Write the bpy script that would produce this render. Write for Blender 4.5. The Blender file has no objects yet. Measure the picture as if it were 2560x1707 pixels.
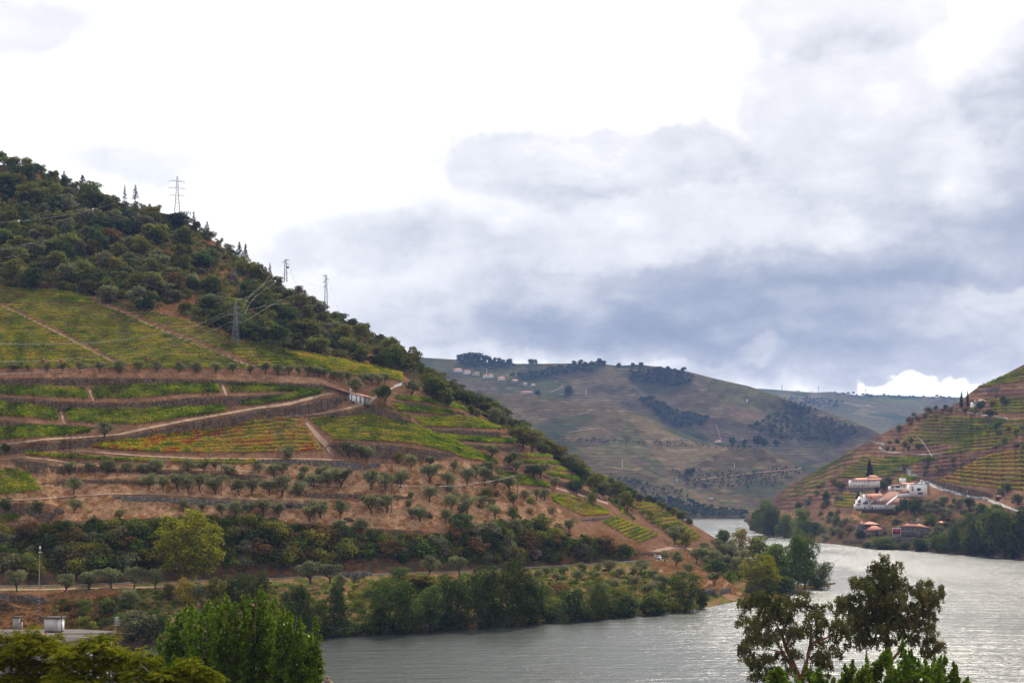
import bpy, math, numpy as np
from mathutils import Vector, Matrix

rng = np.random.default_rng(11)
scene = bpy.context.scene
COL = scene.collection

# ------------------------------------------------------------------ camera
F, HV, CH = 3517.0, 1230.0, 40.0          # focal length and horizon row in photograph pixels, eye height above the river
cam_d = bpy.data.cameras.new("camera")
cam = bpy.data.objects.new("camera", cam_d)
COL.objects.link(cam)
cam.location = (0, 0, CH)
cam.rotation_euler = (math.radians(90), 0, 0)
cam_d.sensor_width = 36.0
cam_d.lens = 36.0 * F / 2560.0
cam_d.shift_y = (HV - 853.5) / 2560.0
cam_d.clip_start = 0.5
cam_d.clip_end = 40000.0
scene.camera = cam

# ------------------------------------------------------------------ sky, sun, exposure
SUN_AZ, SUN_EL = math.radians(18), math.radians(41)
world = bpy.data.worlds.new("World")
scene.world = world
world.use_nodes = True
wt = world.node_tree
wt.nodes.clear()


class NT:
    """tiny helper for node trees"""
    def __init__(s, tree): s.t = tree
    def n(s, kind, **kw):
        nd = s.t.nodes.new(kind)
        for k, v in kw.items(): setattr(nd, k, v)
        return nd
    def set(s, sock, v):
        if isinstance(v, bpy.types.NodeSocket): s.t.links.new(v, sock)
        elif v is not None: sock.default_value = v
    def math(s, op, a, b=None, c=None, clamp=False):
        nd = s.n('ShaderNodeMath', operation=op); nd.use_clamp = clamp
        for i, v in enumerate((a, b, c)):
            if v is not None: s.set(nd.inputs[i], v)
        return nd.outputs[0]
    def vmath(s, op, a, b=None):
        nd = s.n('ShaderNodeVectorMath', operation=op)
        s.set(nd.inputs[0], a)
        if b is not None: s.set(nd.inputs[1], b)
        return nd.outputs['Value'] if op in ('LENGTH', 'DOT_PRODUCT', 'DISTANCE') else nd.outputs[0]
    def noise(s, vec, scale, detail=4, rough=0.55, dist=0.0):
        nd = s.n('ShaderNodeTexNoise')
        s.set(nd.inputs['Vector'], vec); nd.inputs['Scale'].default_value = scale
        nd.inputs['Detail'].default_value = detail; nd.inputs['Roughness'].default_value = rough
        nd.inputs['Distortion'].default_value = dist
        return nd.outputs[0]
    def ramp(s, fac, stops, interp='LINEAR'):
        nd = s.n('ShaderNodeValToRGB'); cr = nd.color_ramp; cr.interpolation = interp
        while len(cr.elements) < len(stops): cr.elements.new(0.5)
        for e, (p, c) in zip(cr.elements, stops):
            e.position = p; e.color = (*c, 1) if len(c) == 3 else c
        s.set(nd.inputs[0], fac)
        return nd.outputs[0]
    def mix(s, fac, a, b, blend='MIX'):
        nd = s.n('ShaderNodeMix', data_type='RGBA', blend_type=blend)
        s.set(nd.inputs[0], fac); s.set(nd.inputs[6], a); s.set(nd.inputs[7], b)
        return nd.outputs[2]
    def maprange(s, v, a, b, c=0.0, d=1.0, smooth=True):
        nd = s.n('ShaderNodeMapRange'); nd.interpolation_type = 'SMOOTHSTEP' if smooth else 'LINEAR'
        s.set(nd.inputs[0], v)
        for i, x in enumerate((a, b, c, d)): nd.inputs[i + 1].default_value = x
        return nd.outputs[0]
    def combine(s, x, y, z=0.0):
        nd = s.n('ShaderNodeCombineXYZ')
        for i, v in enumerate((x, y, z)): s.set(nd.inputs[i], v)
        return nd.outputs[0]
    def sep(s, v):
        nd = s.n('ShaderNodeSeparateXYZ'); s.set(nd.inputs[0], v); return nd.outputs


W = NT(wt)
tc = W.n('ShaderNodeTexCoord')
dirv = tc.outputs['Generated']
dx, dy, dz = W.sep(dirv)
yy = W.math('MAXIMUM', dy, 0.12)
pa, pe = W.math('DIVIDE', dx, yy), W.math('DIVIDE', dz, yy)
# break the outlines of the cloud masses up
nz = W.n('ShaderNodeTexNoise'); W.set(nz.inputs['Vector'], dirv)
nz.inputs['Scale'].default_value = 7.0; nz.inputs['Detail'].default_value = 5.0; nz.inputs['Roughness'].default_value = 0.62
warp = W.vmath('SUBTRACT', nz.outputs['Color'], (0.5, 0.5, 0.5))
wx, wy, wz = W.sep(warp)
pa = W.math('ADD', pa, W.math('MULTIPLY', wx, 0.16))
pe = W.math('ADD', pe, W.math('MULTIPLY', wy, 0.085))
pv = W.combine(pa, pe)


def blob(u, v, su, sv, amp, soft=1.0):
    """a cloud mass in the direction of photograph pixel (u, v); soft 0.2: crisp edge, 1: melting away"""
    d = W.vmath('DIVIDE', W.vmath('SUBTRACT', pv, ((u - 1280) / F, (HV - v) / F, 0)), (su / F, sv / F, 1))
    return W.maprange(W.vmath('LENGTH', d), 1.0 + 0.6 * soft, 1.0 - 0.8 * soft, 0.0, amp)


masses = [
    blob(2000, 775, 800, 95, 0.52, 1.0), blob(1400, 815, 440, 56, 0.30, 1.0), blob(2520, 620, 380, 120, 0.36, 0.7),
    blob(2150, 905, 600, 56, 0.30, 0.8), blob(1530, 430, 420, 100, 0.17, 0.20), blob(1600, 590, 620, 130, 0.12, 0.5),
    blob(2150, 330, 270, 260, 0.17, 0.3), blob(2130, 40, 240, 130, 0.12, 0.3), blob(2620, 330, 200, 260, 0.30, 0.6),
    blob(1050, 690, 420, 150, 0.11, 0.5), blob(300, 415, 200, 50, 0.10, 0.5), blob(60, 70, 200, 80, 0.10, 0.4), blob(860, 600, 200, 80, 0.10, 0.4), blob(1950, 690, 460, 60, 0.16, 0.5),
    blob(2000, 640, 900, 300, 0.06, 0.7), blob(1450, 875, 800, 45, 0.13, 0.8),
]
tot = masses[0]
for m in masses[1:]: tot = W.math('ADD', tot, m)
gaps = [blob(2345, 966, 125, 36, 0.85, 0.3), blob(1905, 888, 90, 26, 0.20, 0.6), blob(2520, 745, 220, 26, 0.16, 0.6), blob(1480, 906, 340, 14, 0.16, 0.8)]
for m in gaps: tot = W.math('SUBTRACT', tot, m)
n_big = W.noise(W.vmath('MULTIPLY', dirv, (1.0, 1.0, 2.0)), 9.0, 7, 0.60, 0.0)
n_far = W.noise(W.vmath('MULTIPLY', dirv, (1.0, 1.0, 3.0)), 2.2, 2, 0.6, 0.0)
billow = W.math('ABSOLUTE', W.math('MULTIPLY_ADD', n_big, 2.0, -1.0))          # creases between the heads of cloud
puff = W.math('MULTIPLY', W.math('SUBTRACT', 0.17, billow), W.math('MULTIPLY_ADD', W.maprange(tot, 0.02, 0.30), 0.62, 0.05))
puff = W.math('ADD', puff, W.math('MULTIPLY', wz, W.math('MULTIPLY_ADD', W.maprange(tot, 0.0, 0.35), 0.42, 0.10)))
away = W.maprange(dy, 0.80, 0.40)                       # the rest of the sky goes on as broken cloud of the same kind
tot = W.math('ADD', tot, puff)
tot = W.math('ADD', tot, W.math('MULTIPLY', away, W.math('MULTIPLY_ADD', n_far, 0.6, -0.18)), clamp=True)
cloud_col = W.ramp(tot, [(0.0, (1.0, 1.0, 1.0)), (0.05, (0.78, 0.78, 0.785)), (0.13, (0.67, 0.672, 0.69)), (0.28, (0.54, 0.552, 0.59)), (0.48, (0.36, 0.385, 0.455)),
                         (0.72, (0.225, 0.265, 0.36)), (1.0, (0.15, 0.19, 0.29))])
bg_cloud = W.n('ShaderNodeBackground'); W.set(bg_cloud.inputs['Color'], cloud_col); bg_cloud.inputs['Strength'].default_value = 1.15
sky = W.n('ShaderNodeTexSky'); sky.sky_type = 'NISHITA'; sky.sun_disc = False
sky.sun_elevation = SUN_EL; sky.sun_rotation = SUN_AZ; sky.air_density = 1.2; sky.dust_density = 2.0
bg_sky = W.n('ShaderNodeBackground'); W.set(bg_sky.inputs['Color'], sky.outputs[0]); bg_sky.inputs['Strength'].default_value = 0.1
mixs = W.n('ShaderNodeMixShader'); mixs.inputs[0].default_value = 0.93
wt.links.new(bg_sky.outputs[0], mixs.inputs[1]); wt.links.new(bg_cloud.outputs[0], mixs.inputs[2])
wo = W.n('ShaderNodeOutputWorld'); wt.links.new(mixs.outputs[0], wo.inputs['Surface'])

sun_d = bpy.data.lights.new("sun", 'SUN')
sun_d.energy = 4.0
sun_d.angle = math.radians(4)
sun_d.color = (1.0, 0.91, 0.77)
sun = bpy.data.objects.new("sun", sun_d)
COL.objects.link(sun)
sdir = Vector((math.sin(SUN_AZ) * math.cos(SUN_EL), math.cos(SUN_AZ) * math.cos(SUN_EL), math.sin(SUN_EL)))
sun.rotation_euler = sdir.to_track_quat('Z', 'Y').to_euler()

vs = scene.view_settings
vs.view_transform = 'Standard'; vs.look = 'None'; vs.gamma = 1.0; vs.exposure = 0.3; vs.use_curve_mapping = False
cy = scene.cycles
cy.max_bounces = 3; cy.diffuse_bounces = 2; cy.glossy_bounces = 2; cy.transmission_bounces = 2; cy.volume_bounces = 0
cy.transparent_max_bounces = 4; cy.sample_clamp_indirect = 4.0; cy.sample_clamp_direct = 6.0; cy.caustics_reflective = False; cy.caustics_refractive = False
cy.use_denoising = True
cy.use_adaptive_sampling = True; cy.adaptive_threshold = 0.012

# ------------------------------------------------------------------ maths helpers
def P3(u, v, Y):
    u, v, Y = np.asarray(u, float), np.asarray(v, float), np.asarray(Y, float)
    return np.stack([(u - 1280) / F * Y, Y + 0 * u, CH + (HV - v) / F * Y], -1)


def pl(pts, x):
    a = np.asarray(pts, float)
    return np.interp(x, a[:, 0], a[:, 1])


def _h(ix, iy, seed):
    n = (ix.astype(np.int64) * 374761393 + iy.astype(np.int64) * 668265263 + seed * 974634777) & 0x7fffffff
    n = ((n ^ (n >> 13)) * 1274126177) & 0x7fffffff
    return ((n ^ (n >> 16)) & 0xffff) / 65535.0


def vnoise(x, y, seed=0):
    x, y = np.asarray(x, float), np.asarray(y, float)
    ix, iy = np.floor(x), np.floor(y)
    fx, fy = x - ix, y - iy
    fx, fy = fx * fx * (3 - 2 * fx), fy * fy * (3 - 2 * fy)
    a, b = _h(ix, iy, seed), _h(ix + 1, iy, seed)
    c, d = _h(ix, iy + 1, seed), _h(ix + 1, iy + 1, seed)
    return (a + (b - a) * fx) * (1 - fy) + (c + (d - c) * fx) * fy


def fbm(x, y, seed=0, o=4):
    s = 0.0; a = 0.5; t = 0.0
    for k in range(o):
        s = s + a * vnoise(np.asarray(x) * 2 ** k, np.asarray(y) * 2 ** k, seed + k * 17); t += a; a *= 0.5
    return s / t


def inpoly(u, v, poly):
    u, v = np.asarray(u), np.asarray(v)
    res = np.zeros(np.broadcast(u, v).shape, bool)
    n = len(poly); j = n - 1
    for i in range(n):
        xi, yi = poly[i]; xj, yj = poly[j]
        if yi != yj:
            res ^= ((yi > v) != (yj > v)) & (u < (xj - xi) * (v - yi) / (yj - yi) + xi)
        j = i
    return res


def unit(a):
    return a / np.maximum(np.linalg.norm(a, axis=-1, keepdims=True), 1e-9)


def mesh_np(name, V, Q, attrs=None, mats=(), smooth=False, matidx=None):
    """V (n,3); Q: (m,k) index array or list of such arrays"""
    if not isinstance(Q, list): Q = [Q]
    elif Q and isinstance(Q[0], list): Q = [np.array([q for q in Q if len(q) == k]) for k in sorted({len(q) for q in Q})]
    Q = [np.asarray(q, np.int32) for q in Q if len(q)]
    me = bpy.data.meshes.new(name)
    V = np.asarray(V, np.float32)
    me.vertices.add(len(V)); me.vertices.foreach_set('co', V.ravel())
    lv = np.concatenate([q.ravel() for q in Q])
    tots = np.concatenate([np.full(len(q), q.shape[1], np.int32) for q in Q])
    me.loops.add(len(lv)); me.loops.foreach_set('vertex_index', lv)
    me.polygons.add(len(tots))
    me.polygons.foreach_set('loop_start', np.concatenate([[0], np.cumsum(tots)[:-1]]).astype(np.int32))
    if smooth: me.polygons.foreach_set('use_smooth', np.ones(len(tots), bool))
    if matidx is not None: me.polygons.foreach_set('material_index', np.asarray(matidx, np.int32))
    me.update(calc_edges=True)
    for k, a in (attrs or {}).items():
        a = np.asarray(a, np.float32)
        if a.ndim == 1:
            at = me.attributes.new(k, 'FLOAT', 'POINT'); at.data.foreach_set('value', a)
        else:
            at = me.attributes.new(k, 'FLOAT_COLOR', 'POINT')
            at.data.foreach_set('color', np.concatenate([a, np.ones((len(a), 1), np.float32)], 1).ravel())
    for m in mats: me.materials.append(m)
    return me


def tag(o, label=None, cat=None, group=None, kind=None):
    if label: o['label'] = label
    if cat: o['category'] = cat
    if group: o['group'] = group
    if kind: o['kind'] = kind
    return o


def link(name, data, parent=None, loc=None):
    o = bpy.data.objects.new(name, data)
    COL.objects.link(o)
    if parent is not None:
        o.parent = parent
        o.matrix_parent_inverse = Matrix.Translation(-Vector(parent.location)) if parent.get('_abs') else Matrix()
    if loc is not None: o.location = loc
    return o


def empty(name, loc, absolute=True):
    """root of a thing, at its base; absolute: its parts are given in world coordinates"""
    o = bpy.data.objects.new(name, None)
    COL.objects.link(o); o.location = loc; o.empty_display_size = 0.5
    if absolute: o['_abs'] = 1
    return o


# ------------------------------------------------------------------ materials
def new_mat(name):
    m = bpy.data.materials.new(name); m.use_nodes = True
    m.node_tree.nodes.clear()
    t = NT(m.node_tree)
    out = t.n('ShaderNodeOutputMaterial')
    return m, t, out


def plain(name, col, rough=0.7, metal=0.0, var=0.15, scale=3.0, bump=0.0, spec=0.3):
    m, t, out = new_mat(name)
    geo = t.n('ShaderNodeNewGeometry')
    n = t.noise(geo.outputs['Position'], scale, 5, 0.6)
    c = t.mix(n, tuple(x * (1 - var) for x in col) + (1,), tuple(min(1, x * (1 + var)) for x in col) + (1,))
    b = t.n('ShaderNodeBsdfPrincipled')
    t.set(b.inputs['Base Color'], c); b.inputs['Roughness'].default_value = rough; b.inputs['Metallic'].default_value = metal
    b.inputs['Specular IOR Level'].default_value = spec
    if bump:
        bp = t.n('ShaderNodeBump'); bp.inputs['Strength'].default_value = 1.0; bp.inputs['Distance'].default_value = bump
        t.set(bp.inputs['Height'], n); t.set(b.inputs['Normal'], bp.outputs[0])
    t.t.links.new(b.outputs[0], out.inputs[0])
    return m


def foliage(name, stops, trans=0.3, val=(0.75, 1.25), hue=0.02):
    """leaves: colour from the per-leaf attribute 'shade' through a ramp, varied from tree to tree"""
    m, t, out = new_mat(name)
    at = t.n('ShaderNodeAttribute'); at.attribute_name = 'shade'
    oi = t.n('ShaderNodeObjectInfo')
    c = t.ramp(at.outputs['Fac'], stops)
    hs = t.n('ShaderNodeHueSaturation')
    t.set(hs.inputs['Hue'], t.maprange(oi.outputs['Random'], 0, 1, 0.5 - hue, 0.5 + hue, smooth=False))
    r2 = t.math('FRACT', t.math('MULTIPLY', oi.outputs['Random'], 7.31))
    t.set(hs.inputs['Value'], t.maprange(r2, 0, 1, val[0], val[1], smooth=False))
    t.set(hs.inputs['Color'], c)
    d = t.n('ShaderNodeBsdfDiffuse'); t.set(d.inputs['Color'], hs.outputs[0])
    tr = t.n('ShaderNodeBsdfTranslucent'); t.set(tr.inputs['Color'], hs.outputs[0])
    mx = t.n('ShaderNodeMixShader'); mx.inputs[0].default_value = trans
    t.t.links.new(d.outputs[0], mx.inputs[1]); t.t.links.new(tr.outputs[0], mx.inputs[2])
    t.t.links.new(mx.outputs[0], out.inputs[0])
    return m


def ground_mat(name, fine=(0.28, 1.1), amp=0.62, bump=0.6):
    """soil and dry grass: colour laid down per vertex in broad zones, grain from noise"""
    m, t, out = new_mat(name)
    geo = t.n('ShaderNodeNewGeometry')
    at = t.n('ShaderNodeAttribute'); at.attribute_name = 'col'
    n1 = t.noise(geo.outputs['Position'], fine[0], 6, 0.65)
    n2 = t.noise(geo.outputs['Position'], fine[1], 4, 0.6)
    nn = t.math('MULTIPLY_ADD', n2, 0.5, t.math('MULTIPLY', n1, 0.5))
    k = t.maprange(nn, 0.30, 0.70, 1 - amp, 1 + amp, smooth=False)
    c = t.vmath('MULTIPLY', at.outputs['Color'], t.combine(k, k, k))
    d = t.n('ShaderNodeBsdfDiffuse'); t.set(d.inputs['Color'], c); d.inputs['Roughness'].default_value = 0.6
    bp = t.n('ShaderNodeBump'); bp.inputs['Strength'].default_value = 0.9; bp.inputs['Distance'].default_value = bump
    t.set(bp.inputs['Height'], nn); t.set(d.inputs['Normal'], bp.outputs[0])
    t.t.links.new(d.outputs[0], out.inputs[0])
    return m


def stone_mat(name, c0, c1, scale=1.3):
    m, t, out = new_mat(name)
    geo = t.n('ShaderNodeNewGeometry')
    p = t.vmath('MULTIPLY', geo.outputs['Position'], (1, 1, 1.7))
    vo = t.n('ShaderNodeTexVoronoi'); t.set(vo.inputs['Vector'], p); vo.inputs['Scale'].default_value = scale
    n1 = t.noise(geo.outputs['Position'], 0.22, 5, 0.65)
    n2 = t.noise(t.vmath('MULTIPLY', geo.outputs['Position'], (1, 1, 0.25)), 0.8, 4, 0.6)
    f = t.math('MULTIPLY_ADD', t.sep(vo.outputs['Color'])[0], 0.55, t.math('MULTIPLY', n1, 0.5))
    c = t.mix(f, (*c0, 1), (*c1, 1))
    c = t.mix(t.maprange(n2, 0.45, 0.7, 0, 0.55), c, tuple(x * 0.45 for x in c0) + (1,))
    gap = t.maprange(vo.outputs['Distance'], 0.25, 0.75, 1.0, 0.55)
    c = t.vmath('MULTIPLY', c, t.combine(gap, gap, gap))
    d = t.n('ShaderNodeBsdfDiffuse'); t.set(d.inputs['Color'], c)
    bp = t.n('ShaderNodeBump'); bp.inputs['Strength'].default_value = 0.8; bp.inputs['Distance'].default_value = 0.12
    bp.invert = True
    t.set(bp.inputs['Height'], vo.outputs['Distance']); t.set(d.inputs['Normal'], bp.outputs[0])
    t.t.links.new(d.outputs[0], out.inputs[0])
    return m


M = {}
M['ground'] = ground_mat('hillside_ground')
M['ground_far'] = ground_mat('far_ground', (0.05, 0.18), 0.3, 1.5)
M['wall'] = stone_mat('dry_stone_wall', (0.11, 0.074, 0.05), (0.29, 0.21, 0.155))
M['wall_grey'] = stone_mat('grey_stone_wall', (0.12, 0.105, 0.095), (0.31, 0.28, 0.255))
M['rock'] = stone_mat('schist_rock', (0.06, 0.045, 0.035), (0.24, 0.17, 0.12), 0.55)
M['path'] = plain('pale_track', (0.30, 0.19, 0.12), 0.9, var=0.45, scale=0.5)
M['path_red'] = plain('earth_track', (0.23, 0.135, 0.085), 0.9, var=0.45, scale=0.5)
M['asphalt'] = plain('road_asphalt', (0.10, 0.095, 0.09), 0.85, var=0.2, scale=0.5)
M['asphalt_light'] = plain('pale_road', (0.29, 0.27, 0.255), 0.85, var=0.12, scale=0.5)
M['parapet'] = plain('parapet_stone', (0.24, 0.205, 0.17), 0.9, var=0.35, scale=1.2)
M['bark'] = plain('bark', (0.085, 0.06, 0.042), 0.95, var=0.4, scale=3, bump=0.03)
M['bark_pale'] = plain('pale_bark', (0.22, 0.16, 0.12), 0.95, var=0.35, scale=3)
M['bark_red'] = plain('eucalyptus_bark', (0.20, 0.085, 0.045), 0.9, var=0.45, scale=2.0)
M['steel'] = plain('galvanised_steel', (0.26, 0.265, 0.28), 0.6, 0.3, 0.2)
M['steel_dark'] = plain('dark_steel', (0.10, 0.10, 0.11), 0.6, 0.3, 0.2)
M['cable'] = plain('bare_cable', (0.30, 0.295, 0.29), 0.5, 0.4, 0.05)
M['ceramic'] = plain('insulator', (0.10, 0.08, 0.07), 0.3, 0, 0.1)
M['ball_red'] = plain('red_marker', (0.42, 0.05, 0.03), 0.5, 0, 0.1)
M['ball_white'] = plain('white_marker', (0.7, 0.68, 0.66), 0.5, 0, 0.1)
M['white'] = plain('white_render', (0.82, 0.81, 0.80), 0.85, var=0.10, scale=0.7)
M['white_old'] = plain('weathered_white_render', (0.55, 0.53, 0.51), 0.9, var=0.32, scale=0.9)
M['grey_render'] = plain('grey_render', (0.36, 0.33, 0.30), 0.9, var=0.25, scale=0.9)
M['blue_grey'] = plain('blue_grey_render', (0.30, 0.32, 0.36), 0.9, var=0.15, scale=0.9)
M['concrete'] = plain('weathered_concrete', (0.10, 0.083, 0.076), 0.95, var=0.35, scale=0.9)
M['tile'] = plain('terracotta_tile', (0.42, 0.175, 0.115), 0.9, var=0.3, scale=1.6)
M['tile_pale'] = plain('pale_terracotta_tile', (0.54, 0.245, 0.165), 0.9, var=0.2, scale=1.6)
M['tile_dark'] = plain('brown_terracotta_tile', (0.25, 0.105, 0.07), 0.9, var=0.3, scale=1.2)
M['tile_brown'] = plain('old_brown_tile', (0.22, 0.125, 0.10), 0.9, var=0.25, scale=1.2)
M['glass'] = plain('window_glass', (0.035, 0.04, 0.045), 0.15, 0, 0.2, 1.0, spec=0.6)
M['door_grey'] = plain('grey_door', (0.22, 0.21, 0.205), 0.8, var=0.2)
M['wood'] = plain('dark_wood', (0.08, 0.055, 0.04), 0.9, var=0.3)
M['pole_wood'] = plain('pole_wood', (0.11, 0.085, 0.07), 0.9, var=0.3)
M['red_poster'] = plain('red_poster', (0.30, 0.03, 0.06), 0.6, 0, 0.2)
M['car_white'] = plain('white_car_paint', (0.75, 0.76, 0.78), 0.25, 0, 0.03, spec=0.5)
M['car_silver'] = plain('silver_car_paint', (0.42, 0.44, 0.46), 0.3, 0.4, 0.03, spec=0.5)
M['car_dark'] = plain('dark_car_paint', (0.10, 0.13, 0.15), 0.3, 0.2, 0.03, spec=0.5)
M['tyre'] = plain('tyre_rubber', (0.02, 0.02, 0.02), 0.9)
M['cloth_dark'] = plain('dark_clothing', (0.02, 0.02, 0.025), 0.9)
M['skin'] = plain('skin', (0.35, 0.2, 0.14), 0.7)
M['sign_white'] = plain('sign_white', (0.7, 0.7, 0.72), 0.6, 0, 0.03)
M['sign_dark'] = plain('sign_dark', (0.03, 0.03, 0.05), 0.6, 0, 0.03)
M['letter_grey'] = plain('letter_grey', (0.36, 0.36, 0.38), 0.6, 0, 0.03)

M['olive'] = foliage('olive_leaves', [(0, (0.098, 0.106, 0.041)), (0.5, (0.228, 0.233, 0.102)), (1, (0.409, 0.405, 0.213))], 0.38, (0.8, 1.2), 0.015)
M['oak'] = foliage('wood_leaves', [(0, (0.076, 0.085, 0.018)), (0.5, (0.190, 0.194, 0.038)), (1, (0.319, 0.295, 0.074))], 0.38, (0.6, 1.35), 0.03)
M['oak_dark'] = foliage('dark_leaves', [(0, (0.040, 0.055, 0.014)), (0.5, (0.092, 0.122, 0.032)), (1, (0.176, 0.200, 0.055))], 0.22, (0.7, 1.3), 0.02)
M['oak_yellow'] = foliage('yellow_green_leaves', [(0, (0.097, 0.092, 0.014)), (0.5, (0.233, 0.216, 0.034)), (1, (0.354, 0.308, 0.063))], 0.38, (0.75, 1.2), 0.02)
M['oak_grey'] = foliage('grey_green_leaves', [(0, (0.099, 0.102, 0.045)), (0.5, (0.209, 0.209, 0.099)), (1, (0.345, 0.341, 0.180))], 0.38, (0.75, 1.2), 0.015)
M['oak_rust'] = foliage('rusty_leaves', [(0, (0.098, 0.058, 0.021)), (0.5, (0.208, 0.124, 0.042)), (1, (0.299, 0.189, 0.072))], 0.2, (0.75, 1.2), 0.015)
M['shrub'] = foliage('shrub_leaves', [(0, (0.039, 0.055, 0.009)), (0.5, (0.123, 0.161, 0.024)), (1, (0.264, 0.297, 0.051))], 0.38, (0.55, 1.3), 0.03)
M['river'] = foliage('river_tree_leaves', [(0, (0.034, 0.052, 0.011)), (0.5, (0.103, 0.133, 0.028)), (1, (0.218, 0.244, 0.057))], 0.38, (0.7, 1.25), 0.02)
M['plane'] = foliage('plane_tree_leaves', [(0, (0.090, 0.103, 0.008)), (0.5, (0.281, 0.276, 0.019)), (1, (0.491, 0.416, 0.041))], 0.35, (0.95, 1.05), 0.0)
M['yellow'] = foliage('autumn_yellow_leaves', [(0, (0.16, 0.12, 0.015)), (0.5, (0.33, 0.25, 0.035)), (1, (0.42, 0.33, 0.06))], 0.3, (0.9, 1.1), 0.0)
M['poplar'] = foliage('poplar_leaves', [(0, (0.041, 0.076, 0.007)), (0.5, (0.121, 0.207, 0.015)), (0.93, (0.260, 0.358, 0.040)), (1, (0.730, 0.753, 0.436))], 0.4, (0.9, 1.1), 0.01)
M['poplar_far'] = foliage('far_poplar_leaves', [(0, (0.070, 0.098, 0.010)), (0.5, (0.154, 0.196, 0.026)), (1, (0.266, 0.294, 0.052))], 0.35, (0.9, 1.1), 0.01)
M['pinnate'] = foliage('pinnate_leaves', [(0, (0.055, 0.076, 0.004)), (0.5, (0.186, 0.202, 0.011)), (0.85, (0.351, 0.294, 0.021)), (1, (0.507, 0.253, 0.028))], 0.4, (0.9, 1.1), 0.01)
M['euc'] = foliage('eucalyptus_leaves', [(0, (0.040, 0.046, 0.016)), (0.5, (0.108, 0.115, 0.037)), (0.9, (0.233, 0.227, 0.078)), (1, (0.359, 0.209, 0.109))], 0.3, (0.9, 1.1), 0.0)
M['conifer'] = foliage('conifer_needles', [(0, (0.02, 0.025, 0.014)), (0.5, (0.045, 0.05, 0.03)), (1, (0.09, 0.088, 0.058))], 0.1, (0.8, 1.2), 0.01)
M['conifer_dead'] = foliage('withered_conifer', [(0, (0.05, 0.045, 0.04)), (0.5, (0.09, 0.08, 0.072)), (1, (0.14, 0.125, 0.11))], 0.1, (0.8, 1.2), 0.01)
M['cypress'] = foliage('cypress_foliage', [(0, (0.008, 0.016, 0.008)), (0.5, (0.022, 0.036, 0.016)), (1, (0.045, 0.065, 0.026))], 0.1, (0.85, 1.15), 0.01)
M['far_tree'] = foliage('distant_tree_leaves', [(0, (0.024, 0.036, 0.014)), (0.5, (0.054, 0.072, 0.029)), (1, (0.102, 0.120, 0.048))], 0.2, (0.8, 1.2), 0.02)
M['vine'] = foliage('vine_leaves', [(0, (0.066, 0.116, 0.007)), (0.25, (0.190, 0.277, 0.013)), (0.5, (0.392, 0.392, 0.018)), (0.72, (0.537, 0.349, 0.027)), (0.88, (0.537, 0.202, 0.033)), (1, (0.424, 0.116, 0.031))], 0.5, (0.9, 1.1), 0.008)
M['dry_grass'] = foliage('dry_grass_blades', [(0, (0.16, 0.075, 0.03)), (0.5, (0.34, 0.18, 0.075)), (1, (0.50, 0.33, 0.16))], 0.3, (1, 1), 0.0)
M['weeds'] = foliage('green_weeds', [(0, (0.07, 0.075, 0.012)), (0.5, (0.17, 0.165, 0.03)), (1, (0.27, 0.24, 0.06))], 0.3, (1, 1), 0.0)


def water_mat():
    m, t, out = new_mat('river_water')
    geo = t.n('ShaderNodeNewGeometry')
    pos = geo.outputs['Position']
    a = t.noise(t.vmath('MULTIPLY', pos, (0.30, 1.0, 1)), 0.55, 3, 0.6, 0.3)
    sw = t.noise(t.vmath('MULTIPLY', pos, (0.22, 1.0, 1)), 0.16, 4, 0.65, 0.2)
    b = t.noise(t.vmath('MULTIPLY', pos, (0.35, 1.0, 1)), 1.9, 3, 0.6)
    g = t.noise(t.vmath('MULTIPLY', pos, (1.0, 0.35, 1)), 0.016, 3, 0.6)     # calm and ruffled patches
    h = t.math('ADD', t.math('MULTIPLY_ADD', b, 0.30, t.math('MULTIPLY', a, 1.0)), t.math('MULTIPLY', sw, 2.2))
    bp = t.n('ShaderNodeBump'); t.set(bp.inputs['Strength'], t.maprange(g, 0.35, 0.65, 0.55, 1.0)); bp.inputs['Distance'].default_value = 0.55
    t.set(bp.inputs['Height'], h)
    p = t.n('ShaderNodeBsdfPrincipled')
    p.inputs['Base Color'].default_value = (0.035, 0.042, 0.034, 1)
    p.inputs['Roughness'].default_value = 0.24; p.inputs['IOR'].default_value = 1.333
    p.inputs['Specular IOR Level'].default_value = 0.5
    t.set(p.inputs['Normal'], bp.outputs[0])
    t.t.links.new(p.outputs[0], out.inputs[0])
    return m


M['water'] = water_mat()


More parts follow.
